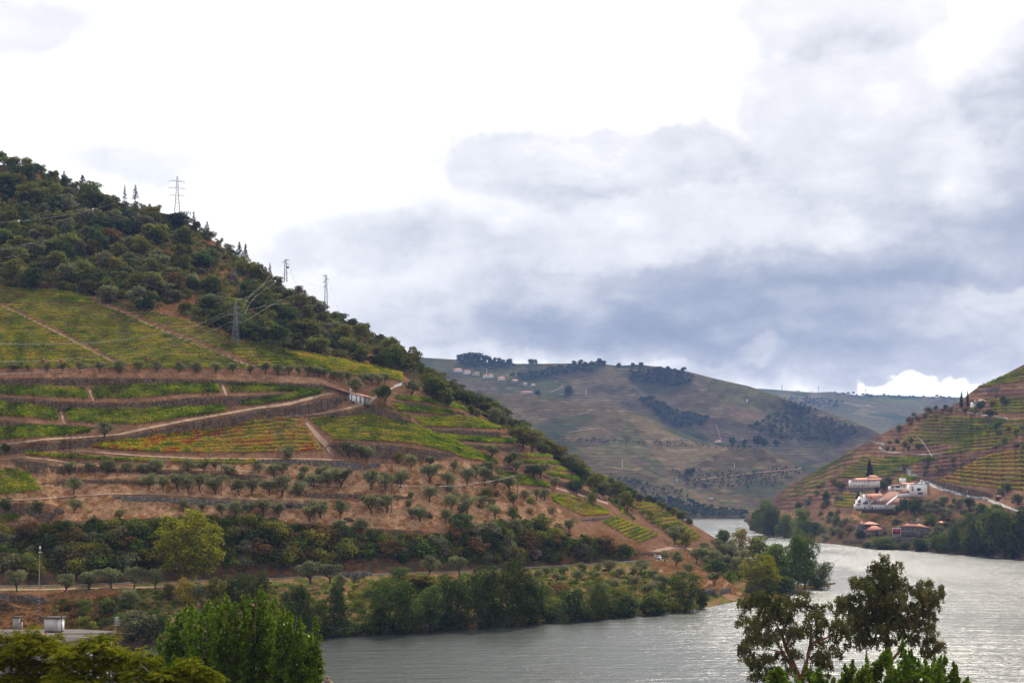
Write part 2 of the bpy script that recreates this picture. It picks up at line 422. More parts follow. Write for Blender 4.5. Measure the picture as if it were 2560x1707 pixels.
def far_hill_mat():
    """vineyard slopes too far off to tell the rows apart: stripes that follow the contours, in blocks"""
    m, t, out = new_mat('far_vineyard_slopes')
    geo = t.n('ShaderNodeNewGeometry'); pos = geo.outputs['Position']
    px, py, pz = t.sep(pos)
    at = t.n('ShaderNodeAttribute'); at.attribute_name = 'col'
    n1 = t.noise(pos, 0.012, 4, 0.6); n2 = t.noise(pos, 0.06, 5, 0.65); n3 = t.noise(pos, 0.005, 3, 0.5)
    vo = t.n('ShaderNodeTexVoronoi'); t.set(vo.inputs['Vector'], t.vmath('MULTIPLY', pos, (1, 0.5, 1.6))); vo.inputs['Scale'].default_value = 0.0062
    vr, vg, vb = t.sep(vo.outputs['Color'])
    zz = t.math('ADD', pz, t.math('MULTIPLY', n1, 26.0))
    st = t.math('SINE', t.math('MULTIPLY', zz, t.math('MULTIPLY_ADD', vr, 0.25, 0.95)))
    st = t.maprange(st, -0.2, 0.7)
    soil = t.mix(vg, (0.12, 0.075, 0.055, 1), (0.215, 0.145, 0.095, 1))
    grn = t.mix(vb, (0.05, 0.075, 0.022, 1), (0.125, 0.125, 0.036, 1))
    c = t.mix(t.math('MULTIPLY', st, t.maprange(n2, 0.25, 0.6, 0.35, 1.0)), soil, grn)
    c = t.mix(t.maprange(vg, 0.6, 0.66, 0.0, 0.6), c, grn)
    c = t.mix(t.maprange(vr, 0.66, 0.70, 0.0, 0.5), c, (0.25, 0.165, 0.10, 1))
    ter = t.maprange(t.math('SINE', t.math('MULTIPLY', zz, 0.36)), 0.86, 0.98)      # pale terrace banks
    c = t.mix(t.math('MULTIPLY', ter, t.maprange(n2, 0.45, 0.62, 0.0, 0.55)), c, (0.30, 0.215, 0.14, 1))
    k = t.maprange(n2, 0.25, 0.75, 0.52, 1.1, smooth=False)
    c = t.vmath('MULTIPLY', c, t.combine(k, k, k))
    c = t.mix(t.maprange(n3, 0.54, 0.62, 0, 0.8), c, (0.04, 0.055, 0.024, 1))       # patches of scrub
    c = t.vmath('MULTIPLY', c, at.outputs['Color'])
    d = t.n('ShaderNodeBsdfDiffuse'); t.set(d.inputs['Color'], c)
    bp = t.n('ShaderNodeBump'); bp.inputs['Strength'].default_value = 0.7; bp.inputs['Distance'].default_value = 3.0
    t.set(bp.inputs['Height'], t.math('ADD', n2, t.math('MULTIPLY', st, 0.2))); t.set(d.inputs['Normal'], bp.outputs[0])
    t.t.links.new(d.outputs[0], out.inputs[0])
    return m


M['far_hill'] = far_hill_mat()

# ------------------------------------------------------------------ terrain
steps_below = lambda u: float(np.interp(u, [1860, 2000, 2240, 2330, 2560, 3300], [1290, 1268, 1200, 1200, 1225, 1225]))


class Field:
    """A slope as seen across the valley, recovered as a surface: for every bearing a profile of heights and distances from foot to crest."""
    def __init__(s, u0, u1, du, nt, foot, crest, y_foot, y_crest, knots=(), walls=(), relief=0.0, seed=1, rel_scale=60.0, steps=None):
        s.u = np.arange(u0, u1 + du * 0.5, du); s.nt = nt
        s.B, s.S = pl(foot, s.u), pl(crest, s.u)
        t = np.linspace(0, 1, nt)
        s.V = s.B[:, None] + (s.S - s.B)[:, None] * t[None]
        yb, ys = (f(s.u) if callable(f) else pl(f, s.u) for f in (y_foot, y_crest))
        s.Y = np.zeros_like(s.V)
        for i, u in enumerate(s.u):
            kv, ky = [s.B[i]], [yb[i]]
            for (kvp, kyp) in knots:
                v = float(pl(kvp, u)); v = min(max(v, s.S[i] + 0.5), kv[-1] - 0.5)
                kv.append(v); ky.append(min(max(float(pl(kyp, u)), ky[-1] + 0.3), ys[i] - 0.2))
            kv.append(min(s.S[i], kv[-1] - 0.25)); ky.append(ys[i])
            kv, ki = np.array(kv), 1.0 / np.array(ky)
            inv = np.interp(-s.V[i], -kv, ki)
            d = np.diff(inv); mid = 0.5 * (s.V[i][1:] + s.V[i][:-1])
            m = np.ones_like(d)
            for w in walls:
                if w[0][0] <= u <= w[-1][0]:
                    a = np.asarray(w, float); vt, vb = np.interp(u, a[:, 0], a[:, 1]), np.interp(u, a[:, 0], a[:, 2])
                    vb = vt + (vb - vt) * min(1.0, (u - a[0, 0]) / 36.0, (a[-1, 0] - u) / 36.0)
                    m[(mid > vt) & (mid < vb)] = 0.02
            if steps:                                   # narrow terraces all up the slope
                per, share, tilt = steps
                ph = (mid + tilt * (u - 2300) + 8 * vnoise(u / 70, mid / 40, 3)) / per
                m[((ph - np.floor(ph)) < share) & (mid < steps_below(u))] = 0.12
            seg = np.searchsorted(-kv, -mid) - 1
            nd = d * m
            for k in range(len(kv) - 1):
                q = seg == k
                a, b = d[q].sum(), nd[q].sum()
                if b != 0 and abs(b) > 0.12 * abs(a): nd[q] *= a / b
                else: nd[q] = d[q]
            s.Y[i] = 1.0 / np.concatenate([[inv[0]], inv[0] + np.cumsum(nd)])
        if relief:
            uu = np.broadcast_to(s.u[:, None], s.V.shape)
            n = fbm(uu / rel_scale, s.V / rel_scale * 1.6, seed, 4) - 0.5
            s.Y += relief * n * np.minimum(1, 6 * t)[None] * np.minimum(1, 8 * (1 - t))[None]

    def y(s, u, v):
        u, v = np.broadcast_arrays(np.asarray(u, float), np.asarray(v, float))
        x = np.clip((u - s.u[0]) / (s.u[1] - s.u[0]), 0, len(s.u) - 1.001)
        i = x.astype(int); fx = x - i
        def col(j):
            tt = np.clip((v - s.B[j]) / (s.S[j] - s.B[j]), 0, 1) * (s.nt - 1)
            k = np.minimum(tt.astype(int), s.nt - 2); fk = tt - k
            return s.Y[j, k] * (1 - fk) + s.Y[j, k + 1] * fk
        return col(i) * (1 - fx) + col(i + 1) * fx

    def p(s, u, v, near=0.0, up=0.0):
        """world point of the slope seen at photograph position (u, v); near: pulled towards the eye"""
        q = P3(u, v, s.y(u, v) - near)
        q[..., 2] += up
        return q

    def mesh(s, name, colour, mat, back=((60, -18), (260, -90), (600, -190)), foot_drop=(5.0, -4.0)):
        uu = np.broadcast_to(s.u[:, None], s.V.shape)
        pts = P3(uu, s.V, s.Y); c = colour(uu, s.V)
        first = pts[:, :1].copy(); first[..., 1] -= foot_drop[0]; first[..., 2] = np.minimum(first[..., 2], 0) + foot_drop[1]
        rows, cols = [first, pts], [c[:, :1], c]
        for dy, dzz in back:
            q = pts[:, -1:].copy(); k = (q[..., 1] + dy) / q[..., 1]
            q[..., 0] *= k; q[..., 1] += dy; q[..., 2] = np.maximum(q[..., 2] + dzz, -6)
            rows.append(q); cols.append(c[:, -1:])
        A = np.concatenate(rows, 1); Cc = np.concatenate(cols, 1)
        nu, nv = A.shape[:2]
        idx = np.arange(nu * nv).reshape(nu, nv)
        Q = np.stack([idx[:-1, :-1], idx[1:, :-1], idx[1:, 1:], idx[:-1, 1:]], -1).reshape(-1, 4)
        me = mesh_np(name, A.reshape(-1, 3), Q, {'col': Cc.reshape(-1, 3)}, (mat,), True)
        return tag(link(name, me), kind='structure')


water_y = lambda pts: (lambda u: CH * F / np.maximum(pl(pts, u) - HV, 8))

FOOT_A = [(-900, 1650), (0, 1625), (330, 1621), (560, 1607), (780, 1593), (1000, 1581), (1300, 1561), (1500, 1546), (1650, 1534), (1760, 1519), (1850, 1501), (1900, 1492), (1990, 1480), (2060, 1466), (2090, 1458)]
CREST_A = [(-900, 300), (-300, 375), (0, 412), (80, 418), (160, 455), (250, 497), (330, 520), (443, 539), (520, 592), (600, 648), (700, 714), (815, 778), (900, 818), (1000, 882), (1060, 932), (1100, 962), (1180, 1003),
           (1260, 1048), (1340, 1100), (1400, 1146), (1480, 1200), (1560, 1236), (1600, 1246), (1640, 1257), (1690, 1286), (1745, 1318), (1800, 1352), (1870, 1400), (1940, 1442), (2000, 1462), (2060, 1459), (2090, 1455)]
YC_A = [(-900, 870), (0, 800), (443, 770), (700, 745), (1060, 730), (1400, 725), (1640, 735), (1800, 720), (1940, 650), (2090, 615)]
ROAD_V = [(-900, 1480), (0, 1466), (103, 1465), (218, 1462), (327, 1458), (425, 1455), (560, 1451), (705, 1446), (850, 1437), (1119, 1430), (1325, 1419), (1472, 1411), (1560, 1405), (1640, 1399), (1720, 1404), (1800, 1418), (1880, 1440), (1960, 1462), (2090, 1457)]
ROAD_Y = [(-900, 375), (0, 400), (300, 418), (600, 445), (1000, 480), (1300, 525), (1640, 592), (1720, 600), (1800, 600), (1900, 600), (2090, 608)]
_rv2 = [(u, v - 2.6) for u, v in ROAD_V]; _ry2 = [(u, y + 6.5) for u, y in ROAD_Y]
TOP_V = [(-900, 1335), (0, 1318), (300, 1300), (640, 1296), (760, 1312), (900, 1322), (1050, 1330), (1200, 1345), (1400, 1345), (1560, 1362), (1640, 1385), (1720, 1394), (1800, 1408), (1880, 1432), (2090, 1456)]
TOP_Y = [(-900, 405), (0, 428), (300, 442), (640, 470), (900, 492), (1200, 522), (1400, 553), (1640, 606), (1720, 618), (1900, 612), (2090, 610)]
MID_V = [(-900, 690), (0, 722), (204, 740), (381, 776), (585, 850), (760, 890), (860, 915), (1000, 950), (1080, 990), (1200, 1060), (1400, 1190), (1560, 1290), (1640, 1330), (1720, 1365), (1800, 1400), (1880, 1428), (2090, 1455.5)]
MID_Y = [(-900, 650), (0, 618), (400, 602), (760, 592), (1000, 610), (1200, 625), (1400, 640), (1640, 660), (1800, 650), (1900, 615), (2090, 612)]

WALLS = {
    'a': ('tall dark stone wall running under the row of olives below the big vineyard', [(-250, 948, 966), (0, 947, 964), (136, 945, 963), (272, 945, 963), (408, 946, 962), (545, 949, 964), (640, 954, 963), (720, 958, 968), (800, 960, 978), (822, 963, 982)]),
    'b': ('long stone terrace wall between the upper and middle bright green vine strips', [(-250, 990, 1002), (0, 993, 1005), (82, 997, 1013), (142, 1002, 1025), (231, 1007, 1022), (300, 1007, 1024), (381, 1004, 1021), (463, 995, 1017), (545, 991, 1017), (600, 990, 1013), (640, 988, 1004), (710, 983, 985)]),
    'c': ('low stone wall above the short vine strip by the lone olive on the track', [(-250, 1045, 1058), (0, 1051, 1064), (82, 1059, 1068), (158, 1062, 1072), (223, 1066, 1076), (245, 1068, 1070)]),
    'd': ('high stone wall rising along the lower side of the diagonal track to the white house', [(-250, 1126, 1150), (0, 1119, 1137), (80, 1108, 1128), (150, 1101, 1121), (200, 1099, 1117), (260, 1096, 1112), (300, 1093, 1108), (368, 1078, 1099), (463, 1058, 1085), (520, 1048, 1079), (572, 1039, 1071), (640, 1026, 1050), (722, 1016, 1040), (768, 1006, 1036), (798, 999, 1030), (858, 989, 1016), (873, 987, 1012)]),
    'e': ('stone wall below the white house with a diagonal coping falling beside the vines', [(768, 1040, 1046), (820, 1035, 1043), (871, 1028, 1040), (912, 1015, 1033), (940, 1010, 1036), (975, 1024, 1050), (1010, 1043, 1061), (1043, 1062, 1067)]),
    'f': ('long curved stone wall under the large middle vineyard above two olives', [(815, 1115, 1120), (836, 1105, 1130), (858, 1105, 1140), (899, 1106, 1142), (994, 1115, 1149), (1076, 1125, 1149), (1136, 1134, 1148)]),
    'g': ('grey stone wall with a square box end below the reddish vineyard', [(500, 1150, 1153), (640, 1150, 1156), (749, 1150, 1160), (800, 1151, 1164), (876, 1155, 1172), (950, 1157, 1178)]),
    'h': ('stone wall under the thin strip of vines at the upper olive terrace', [(27, 1149, 1160), (68, 1150, 1180), (109, 1156, 1184), (163, 1167, 1182), (245, 1170, 1179), (340, 1174, 1181), (436, 1178, 1186), (545, 1183, 1195), (640, 1187, 1200), (665, 1190, 1194)]),
    'i': ('low dark wall below the second line of olives beside the small vine triangle', [(105, 1207, 1214), (163, 1200, 1213), (220, 1199, 1208), (300, 1200, 1208), (354, 1202, 1211), (400, 1205, 1208)]),
    'j': ('broken grey wall in the dry slope below the middle olive terrace', [(280, 1240, 1250), (340, 1240, 1252), (400, 1241, 1251), (463, 1245, 1259), (560, 1250, 1264), (640, 1254, 1267), (720, 1256, 1270), (785, 1257, 1269)]),
    'k': ('dark terrace wall with a bush hanging over it above the shrubby bank', [(-200, 1252, 1282), (0, 1258, 1286), (60, 1258, 1296), (120, 1262, 1303), (150, 1270, 1300), (158, 1276, 1290)]),
    'l': ('long low wall across the middle of the olive grove', [(722, 1229, 1236), (787, 1231, 1243), (850, 1234, 1246), (912, 1236, 1247), (994, 1239, 1249), (1030, 1242, 1246)]),
    'm': ('short wall above the highest vine terrace beyond the round olive', [(978, 1003, 1008), (1048, 1008, 1015), (1111, 1017, 1021)]),
    'n': ('short wall between the second and third vine terraces by the ridge wood', [(1040, 1039, 1043), (1089, 1039, 1045), (1138, 1027, 1036), (1193, 1038, 1042)]),
    'o': ('broad stone wall with ivy under the third vine terrace on the ridge', [(1062, 1068, 1071), (1110, 1074, 1086), (1162, 1075, 1091), (1281, 1081, 1094)]),
    'p': ('square-ended stone wall under the fourth vine terrace on the ridge', [(1151, 1109, 1113), (1200, 1112, 1120), (1243, 1115, 1124), (1300, 1116, 1131), (1363, 1117, 1134)]),
    'q': ('thin red-topped wall below the fifth vine terrace on the ridge', [(1298, 1145, 1150), (1360, 1148, 1153), (1418, 1150, 1154)]),
    'r': ('thin red-topped wall below the sixth vine terrace on the ridge', [(1314, 1162, 1168), (1369, 1165, 1174), (1457, 1168, 1172)]),
    's': ('thin red-topped wall below the seventh vine terrace on the ridge', [(1380, 1181, 1186), (1434, 1184, 1190), (1483, 1184, 1191)]),
    't': ('pale rounded stone wall beside the olives above the bright vine wedge', [(1178, 1160, 1164), (1232, 1163, 1176), (1284, 1170, 1181)]),
    'u': ('shaded stone wall stepping down beneath the dark round trees', [(1355, 1187, 1192), (1396, 1200, 1213), (1440, 1215, 1228), (1500, 1240, 1253), (1517, 1247, 1258)]),
    'v': ('stone wall with dry grass above it near the end of the ridge terraces', [(1472, 1219, 1228), (1500, 1222, 1233), (1565, 1231, 1240)]),
    'w': ('low pale wall at the foot of the bright vine square above the track', [(1453, 1297, 1308), (1490, 1294, 1303), (1531, 1290, 1296)]),
    'x': ('grey stone quay wall on the shore at the end of the dry grass slope', [(1758, 1473, 1498), (1795, 1471, 1496), (1829, 1469, 1492)]),
    'ab': ('lowest dark stone wall by the flat roof at the frame edge', [(-200, 1502, 1526), (0, 1507, 1529), (30, 1512, 1531), (54, 1519, 1530)]),
    'y': ('dark stone wall under the road bank beside the antenna mast', [(-200, 1480, 1494), (0, 1484, 1499), (82, 1488, 1510), (125, 1501, 1516)]),
    'z': ('stone retaining wall of the road behind the creeper-covered bush', [(848, 1430, 1449), (890, 1429, 1452), (930, 1428, 1447)]),
    'aa': ('dark cut stone wall behind the white car on the road', [(1600, 1379, 1395), (1640, 1380, 1393), (1662, 1382, 1391)]),
}
WPTS = [w[1] for w in WALLS.values()]

A = Field(-900, 2090, 4.0, 430, FOOT_A, CREST_A, water_y(FOOT_A), YC_A,
          knots=[(ROAD_V, ROAD_Y), (_rv2, _ry2), (TOP_V, TOP_Y), (MID_V, MID_Y)], walls=WPTS, relief=5.0, seed=3, rel_scale=70)

FOREST = [(-900, 250), (-300, 340), (0, 380), (160, 430), (443, 520), (600, 630), (815, 760), (1000, 865), (1075, 925), (1180, 985), (1340, 1080), (1480, 1190), (1600, 1262), (1640, 1300),
          (1560, 1250), (1480, 1205), (1440, 1178), (1400, 1150), (1330, 1112), (1270, 1084), (1200, 1045), (1120, 1002), (1060, 975), (1010, 938), (941, 917), (860, 898), (778, 885), (669, 865), (604, 850), (585, 845), (463, 799), (381, 770), (300, 750), (204, 736), (136, 721), (0, 720), (-900, 690)]
OLIVES = [(-900, 1180), (0, 1160), (600, 1160), (720, 1150), (950, 1160), (1140, 1150), (1240, 1165), (1300, 1215), (1380, 1255), (1440, 1310), (1300, 1345), (1150, 1320), (900, 1330), (700, 1315), (500, 1290), (250, 1300), (160, 1300), (-900, 1300)]


def ground_colour(u, v):
    n = fbm(u / 30, v / 18, 5, 5)[..., None]; n2 = fbm(u / 9, v / 6, 9, 4)[..., None]; n3 = fbm(u / 90, v / 60, 21, 4)[..., None]
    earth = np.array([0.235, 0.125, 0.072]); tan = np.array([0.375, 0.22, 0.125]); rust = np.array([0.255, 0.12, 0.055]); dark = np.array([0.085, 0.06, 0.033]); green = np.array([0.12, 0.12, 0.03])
    c = earth * (0.75 + 0.5 * n) + 0 * n
    def put(mask, col, k=1.0):
        nonlocal c
        mk = np.asarray(mask, float)
        if mk.ndim < 3: mk = mk[..., None]
        mk = mk * k
        c = c * (1 - mk) + col * mk
    lo = fbm(u / 14, v / 10, 31, 3)
    top = pl(TOP_V, u); road = pl(ROAD_V, u)
    put(inpoly(u, v, OLIVES), tan * (0.72 + 0.55 * n2) * (0.8 + 0.4 * n))
    put(inpoly(u, v, OLIVES) & (lo > 0.60), rust)
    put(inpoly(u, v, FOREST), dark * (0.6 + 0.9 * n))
    put((inpoly(u, v, FOREST)) & (n3[..., 0] > 0.56), rust * (0.7 + 0.6 * n2))
    band = (v > top - 4) & (v < road - 1) & (u < 1600)
    put(band, dark * (0.8 + 0.8 * n)); put(band & (lo > 0.60), rust * (0.5 + 0.4 * n))
    low = v > road + 1
    put(low, (rust * 0.45 + tan * 0.3 + green * 0.3) * (0.7 + 0.55 * n2))
    put(low & (lo > 0.5), green * (0.8 + 0.7 * n))
    put(low & (u < 330) & (v > 1478), rust * (0.6 + 0.5 * n))
    put((v > 1590) & (u < 700), dark)
    put(inpoly(u, v, [(1640, 1405), (1720, 1398), (1790, 1420), (1870, 1500), (1830, 1500), (1740, 1460), (1640, 1430)]), tan * 0.95 * (0.8 + 0.4 * n2))
    put(inpoly(u, v, [(380, 618), (440, 585), (560, 600), (600, 680), (575, 745), (520, 690), (470, 630), (420, 640)]), (rust * 1.1) * (0.6 + 0.8 * n))
    put(inpoly(u, v, [(735, 750), (780, 745), (780, 790), (745, 790)]), tan)
    put(inpoly(u, v, [(300, 930), (640, 934), (800, 945), (850, 968), (800, 962), (640, 953), (300, 946), (-900, 946), (-900, 932)]), (earth * 1.1) * (0.7 + 0.6 * n2))
    put(inpoly(u, v, [(700, 940), (800, 945), (850, 968), (830, 965), (800, 961), (700, 957)]), tan * 0.95)
    return np.clip(c, 0.01, 0.6)


A.mesh('hillside', ground_colour, M['ground'])

FOOT_R = [(1860, 1303), (1870, 1307), (1876, 1325), (1912, 1338), (1985, 1346), (2034, 1355), (2100, 1361), (2165, 1370), (2276, 1376), (2394, 1384), (2560, 1395), (2800, 1412), (3300, 1450)]
CREST_R = [(1860, 1299), (1880, 1285), (1900, 1275), (1932, 1254), (1954, 1227), (1995, 1202), (2036, 1178), (2090, 1148), (2117, 1131), (2150, 1115), (2172, 1104), (2199, 1088), (2218, 1078), (2264, 1057), (2284, 1041), (2325, 1026), (2376, 1016), (2407, 999), (2417, 988), (2447, 966), (2488, 950), (2519, 932), (2560, 911), (2800, 800), (3300, 680)]
YC_R = [(1860, 1950), (1890, 1650), (1932, 1500), (2036, 1450), (2199, 1400), (2325, 1330), (2407, 1300), (2560, 1260), (2800, 1200), (3300, 1120)]
WALLS_R = {
    'a': ('long retaining wall beside the road of parked cars', [(2312, 1196, 1208), (2361, 1207, 1222), (2408, 1218, 1235), (2450, 1226, 1243), (2482, 1236, 1252)]),
    'b': ('grey retaining wall above the hairpin road', [(2245, 1164, 1171), (2262, 1165, 1173), (2284, 1166, 1172)]),
    'c': ('stone wall below the white house with the pale tiled roof', [(2100, 1219, 1228), (2150, 1218, 1230), (2192, 1219, 1228)]),
    'd': ('long quay wall between the stone house and the river', [(2198, 1340, 1355), (2240, 1341, 1358), (2288, 1343, 1358), (2316, 1348, 1358)]),
    'e': ('low quay wall by the riverside terrace', [(2108, 1350, 1361), (2135, 1350, 1364), (2158, 1351, 1366)]),
    'f': ('dark slanting wall climbing the slope above the retaining wall', [(2316, 1186, 1196), (2360, 1172, 1180), (2400, 1158, 1164), (2440, 1142, 1147)]),
    'g': ('blue-grey wall above the hilltop house', [(2444, 977, 984), (2470, 972, 983), (2500, 969, 976)]),
}
R = Field(1860, 3300, 4.0, 330, FOOT_R, CREST_R, water_y(FOOT_R), YC_R, walls=[w[1] for w in WALLS_R.values()], relief=14.0, seed=8, rel_scale=90, steps=(9.5, 0.55, 0.05))



def level(fld, poly, yt, blur=2):
    """dig a building platform into a slope"""
    uu = np.broadcast_to(fld.u[:, None], fld.V.shape)
    w = inpoly(uu, fld.V, poly).astype(float)
    for _ in range(blur):
        p = np.pad(w, 1, 'edge'); w = (p[1:-1, 1:-1] * 2 + p[:-2, 1:-1] + p[2:, 1:-1] + p[1:-1, :-2] + p[1:-1, 2:]) / 6
    fld.Y += w * np.maximum(0, yt - fld.Y)


level(R, [(2134, 1268), (2252, 1268), (2244, 1290), (2134, 1288)], 1106)
level(R, [(2134, 1272), (2136, 1228), (2196, 1224), (2222, 1190), (2322, 1188), (2324, 1240), (2292, 1248), (2256, 1276)], 1178)
level(R, [(2140, 1342), (2140, 1300), (2205, 1300), (2215, 1344)], 1062)
level(R, [(2226, 1345), (2226, 1300), (2322, 1300), (2326, 1345)], 1010)
level(R, [(2332, 1318), (2332, 1298), (2382, 1298), (2382, 1318)], 1040)
level(R, [(2126, 1218), (2126, 1184), (2206, 1184), (2206, 1222)], 1230)


def ground_colour_r(u, v):
    n = fbm(u / 14, v / 8, 45, 5)[..., None]; n2 = fbm(u / 60, v / 30, 46, 4)
    earth = np.array([0.19, 0.105, 0.066]); tan = np.array([0.34, 0.19, 0.10]); dark = np.array([0.11, 0.08, 0.046])
    c = earth * (0.7 + 0.6 * n)
    m = np.clip((n2 - 0.52) * 8, 0, 1)[..., None] * 0.75
    c = c * (1 - m) + tan * (0.75 + 0.5 * n) * m
    b = np.clip((v - pl([(1860, 1298), (2100, 1310), (2300, 1320), (2560, 1290)], u)) / 12, 0, 1)[..., None]
    c = c * (1 - b * 0.7) + dark * b * 0.7
    q = inpoly(u, v, [(2130, 1281), (2240, 1281), (2236, 1296), (2180, 1306), (2130, 1300)])[..., None] * 1.0
    c = c * (1 - q) + tan * 0.95 * (0.6 + 0.8 * n) * q
    return np.clip(c, 0.01, 0.6)


R.mesh('far_bank_hill', ground_colour_r, M['ground'])

ones = lambda g: (lambda u, v: np.ones(u.shape + (3,)) * np.array(g) * (0.85 + 0.3 * fbm(u / 40, v / 20, 77, 3))[..., None])
FA = Field(900, 2340, 5.0, 150, [(900, 1290), (2340, 1290)], [(900, 885), (1080, 895), (1143, 899), (1284, 909), (1339, 909), (1434, 908), (1483, 906), (1543, 914), (1597, 911), (1657, 918), (1714, 927), (1791, 947), (1872, 965), (1940, 988), (1981, 1004), (2022, 1018), (2063, 1027), (2172, 1070), (2250, 1110), (2340, 1155)],
           [(900, 2650), (2340, 2650)], [(900, 3300), (1700, 3200), (2340, 2900)], relief=130, seed=12, rel_scale=150)
FA.mesh('valley_hill', ones((1, 1, 1)), M['far_hill'])
FB = Field(1000, 2150, 5.0, 110, [(1000, 1296), (2150, 1296)], [(1000, 960), (1250, 984), (1330, 985), (1400, 996), (1551, 1019), (1597, 1030), (1652, 1057), (1706, 1081), (1763, 1104), (1850, 1113), (1913, 1121), (1960, 1141), (2000, 1163), (2060, 1200), (2150, 1262)],
           [(1000, 2132), (2150, 2132)], [(1000, 2550), (1700, 2480), (2150, 2300)], relief=70, seed=13, rel_scale=110)
FB.mesh('valley_spur', ones((1.0, 0.98, 0.95)), M['far_hill'])
FC = Field(1200, 1960, 5.0, 80, [(1200, 1297), (1960, 1297)], [(1200, 1065), (1300, 1086), (1390, 1099), (1440, 1116), (1540, 1141), (1636, 1184), (1717, 1219), (1745, 1234), (1800, 1237), (1900, 1263), (1960, 1291)],
           [(1200, 2100), (1960, 2100)], [(1200, 2300), (1960, 2180)], relief=30, seed=14, rel_scale=90)
FC.mesh('valley_foot_spur', ones((1.05, 1.05, 0.9)), M['far_hill'])
FD = Field(1750, 2750, 5.0, 60, [(1750, 1160), (2750, 1160)], [(1750, 975), (1902, 971), (1981, 977), (2035, 981), (2077, 979), (2117, 984), (2145, 988), (2199, 987), (2305, 991), (2396, 993), (2750, 1000)],
           [(1750, 4200), (2750, 4200)], [(1750, 5500), (2750, 5500)], relief=250, seed=15, rel_scale=120)
FD.mesh('distant_hills', ones((0.85, 1.0, 0.75)), M['far_hill'])

# ground under everything, river and the near bank
gz = -7.0
g = mesh_np('ground', [(-16000, -4000, gz), (16000, -4000, gz), (16000, 20000, gz), (-16000, 20000, gz)], [[0, 1, 2, 3]], {'col': np.ones((4, 3)) * (0.16, 0.11, 0.06)}, (M['ground_far'],))
tag(link('ground', g), kind='structure')
wm = mesh_np('river', [(-900, 60, 0), (3600, 60, 0), (3600, 2600, 0), (-900, 2600, 0)], [[0, 1, 2, 3]], None, (M['water'],))
tag(link('river', wm), kind='structure')
NX, NY = np.linspace(-420, 520, 95), np.linspace(-120, 268, 60)
gx, gy = np.meshgrid(NX, NY, indexing='ij')
BANK = lambda y: np.interp(y, [-120, -30, 5, 30, 60, 100, 150, 200, 240, 268], [44, 39.5, 38.3, 34, 28, 22, 14, 6, 1, -4])
gzv = BANK(gy) + (fbm(gx / 14, gy / 14, 61, 4) - 0.5) * 1.6
idx = np.arange(gx.size).reshape(gx.shape)
Q = np.stack([idx[:-1, :-1], idx[1:, :-1], idx[1:, 1:], idx[:-1, 1:]], -1).reshape(-1, 4)
nb = mesh_np('near_bank', np.stack([gx, gy, gzv], -1).reshape(-1, 3), Q, {'col': np.ones((gx.size, 3)) * (0.17, 0.11, 0.055)}, (M['ground'],), True)
tag(link('near_bank', nb), kind='structure')


# ------------------------------------------------------------------ roads and tracks laid on the slopes
def ribbon(name, fld, pts, w, mat, near=0.5, kind='structure', parent=None, step=6.0):
    a = np.asarray(pts, float)
    L = np.concatenate([[0], np.cumsum(np.hypot(np.diff(a[:, 0]), np.diff(a[:, 1])))])
    s = np.linspace(0, L[-1], max(3, int(L[-1] / step) + 1))
    u, v = np.interp(s, L, a[:, 0]), np.interp(s, L, a[:, 1])
    ww = np.interp(s, L, np.broadcast_to(w, len(a)) if np.ndim(w) == 0 else w)
    tu, tv = np.gradient(u), np.gradient(v); l = np.hypot(tu, tv); nu_, nv_ = -tv / l, tu / l
    jit = 1 + 0.35 * (vnoise(s / 9, s * 0, 3) - 0.5)
    rows = [fld.p(u + nu_ * ww * k * jit, v + nv_ * ww * k * jit, near) for k in (-0.5, -0.2, 0.2, 0.5)]
    V = np.stack(rows, 1); n = len(u)
    ix = np.arange(n * 4).reshape(n, 4)
    Qd = np.stack([ix[:-1, :-1], ix[1:, :-1], ix[1:, 1:], ix[:-1, 1:]], -1).reshape(-1, 4)
    return tag(link(name, mesh_np(name, V.reshape(-1, 3), Qd, None, (mat,), True), parent), kind=kind)


ribbon('road', A, [(u, v - 1.3) for u, v in ROAD_V[:16]], 3.0, M['asphalt'], 0.4)
for pts, w in [([(-60, 735), (0, 762), (80, 800), (160, 840), (230, 878), (300, 912)], 6), ([(231, 752), (300, 778), (380, 815), (460, 850), (545, 886), (620, 912)], 5),
               ([(600, 864), (615, 874), (632, 886), (650, 902)], 6)]:
    ribbon('path', A, pts, w * .7, M['path_red'], 0.6)
ribbon('path', A, [(-250, 1120), (0, 1112), (109, 1098), (245, 1090), (300, 1085), (368, 1070), (463, 1051), (572, 1032), (640, 1020), (722, 1009), (790, 991), (840, 980)], [4, 4, 4, 4, 5, 5, 5, 5, 5, 7, 8, 6], M['path'], 0.5)
ribbon('path', A, [(690, 1044), (720, 1040), (800, 1034), (858, 1023), (907, 1011), (930, 1000), (950, 985)], 4.5, M['path'], 0.5)
ribbon('path', A, [(224, 975), (234, 1003)], 6, M['path'], 0.4)
ribbon('path', A, [(556, 962), (566, 988)], 6, M['path'], 0.4)
ribbon('path', A, [(150, 1026), (163, 1060)], 7, M['path'], 0.4)
ribbon('path', A, [(765, 1056), (790, 1085), (815, 1110), (835, 1142)], [8, 12, 15, 8], M['path_red'], 0.5)
ribbon('path', A, [(160, 1124), (245, 1130), (354, 1139), (490, 1145), (640, 1147), (750, 1146), (860, 1150)], 3, M['path'], 0.5)
ribbon('path', A, [(-250, 1262), (20, 1250), (100, 1246), (200, 1238), (290, 1233), (400, 1235), (500, 1240), (600, 1246), (760, 1251)], [3, 3, 3.5, 3.5, 4, 3, 3, 3, 2], M['path'], 0.5)
ribbon('path', A, [(0, 1148), (60, 1142), (130, 1150), (220, 1163), (400, 1171), (640, 1178)], 2.5, M['path'], 0.5)
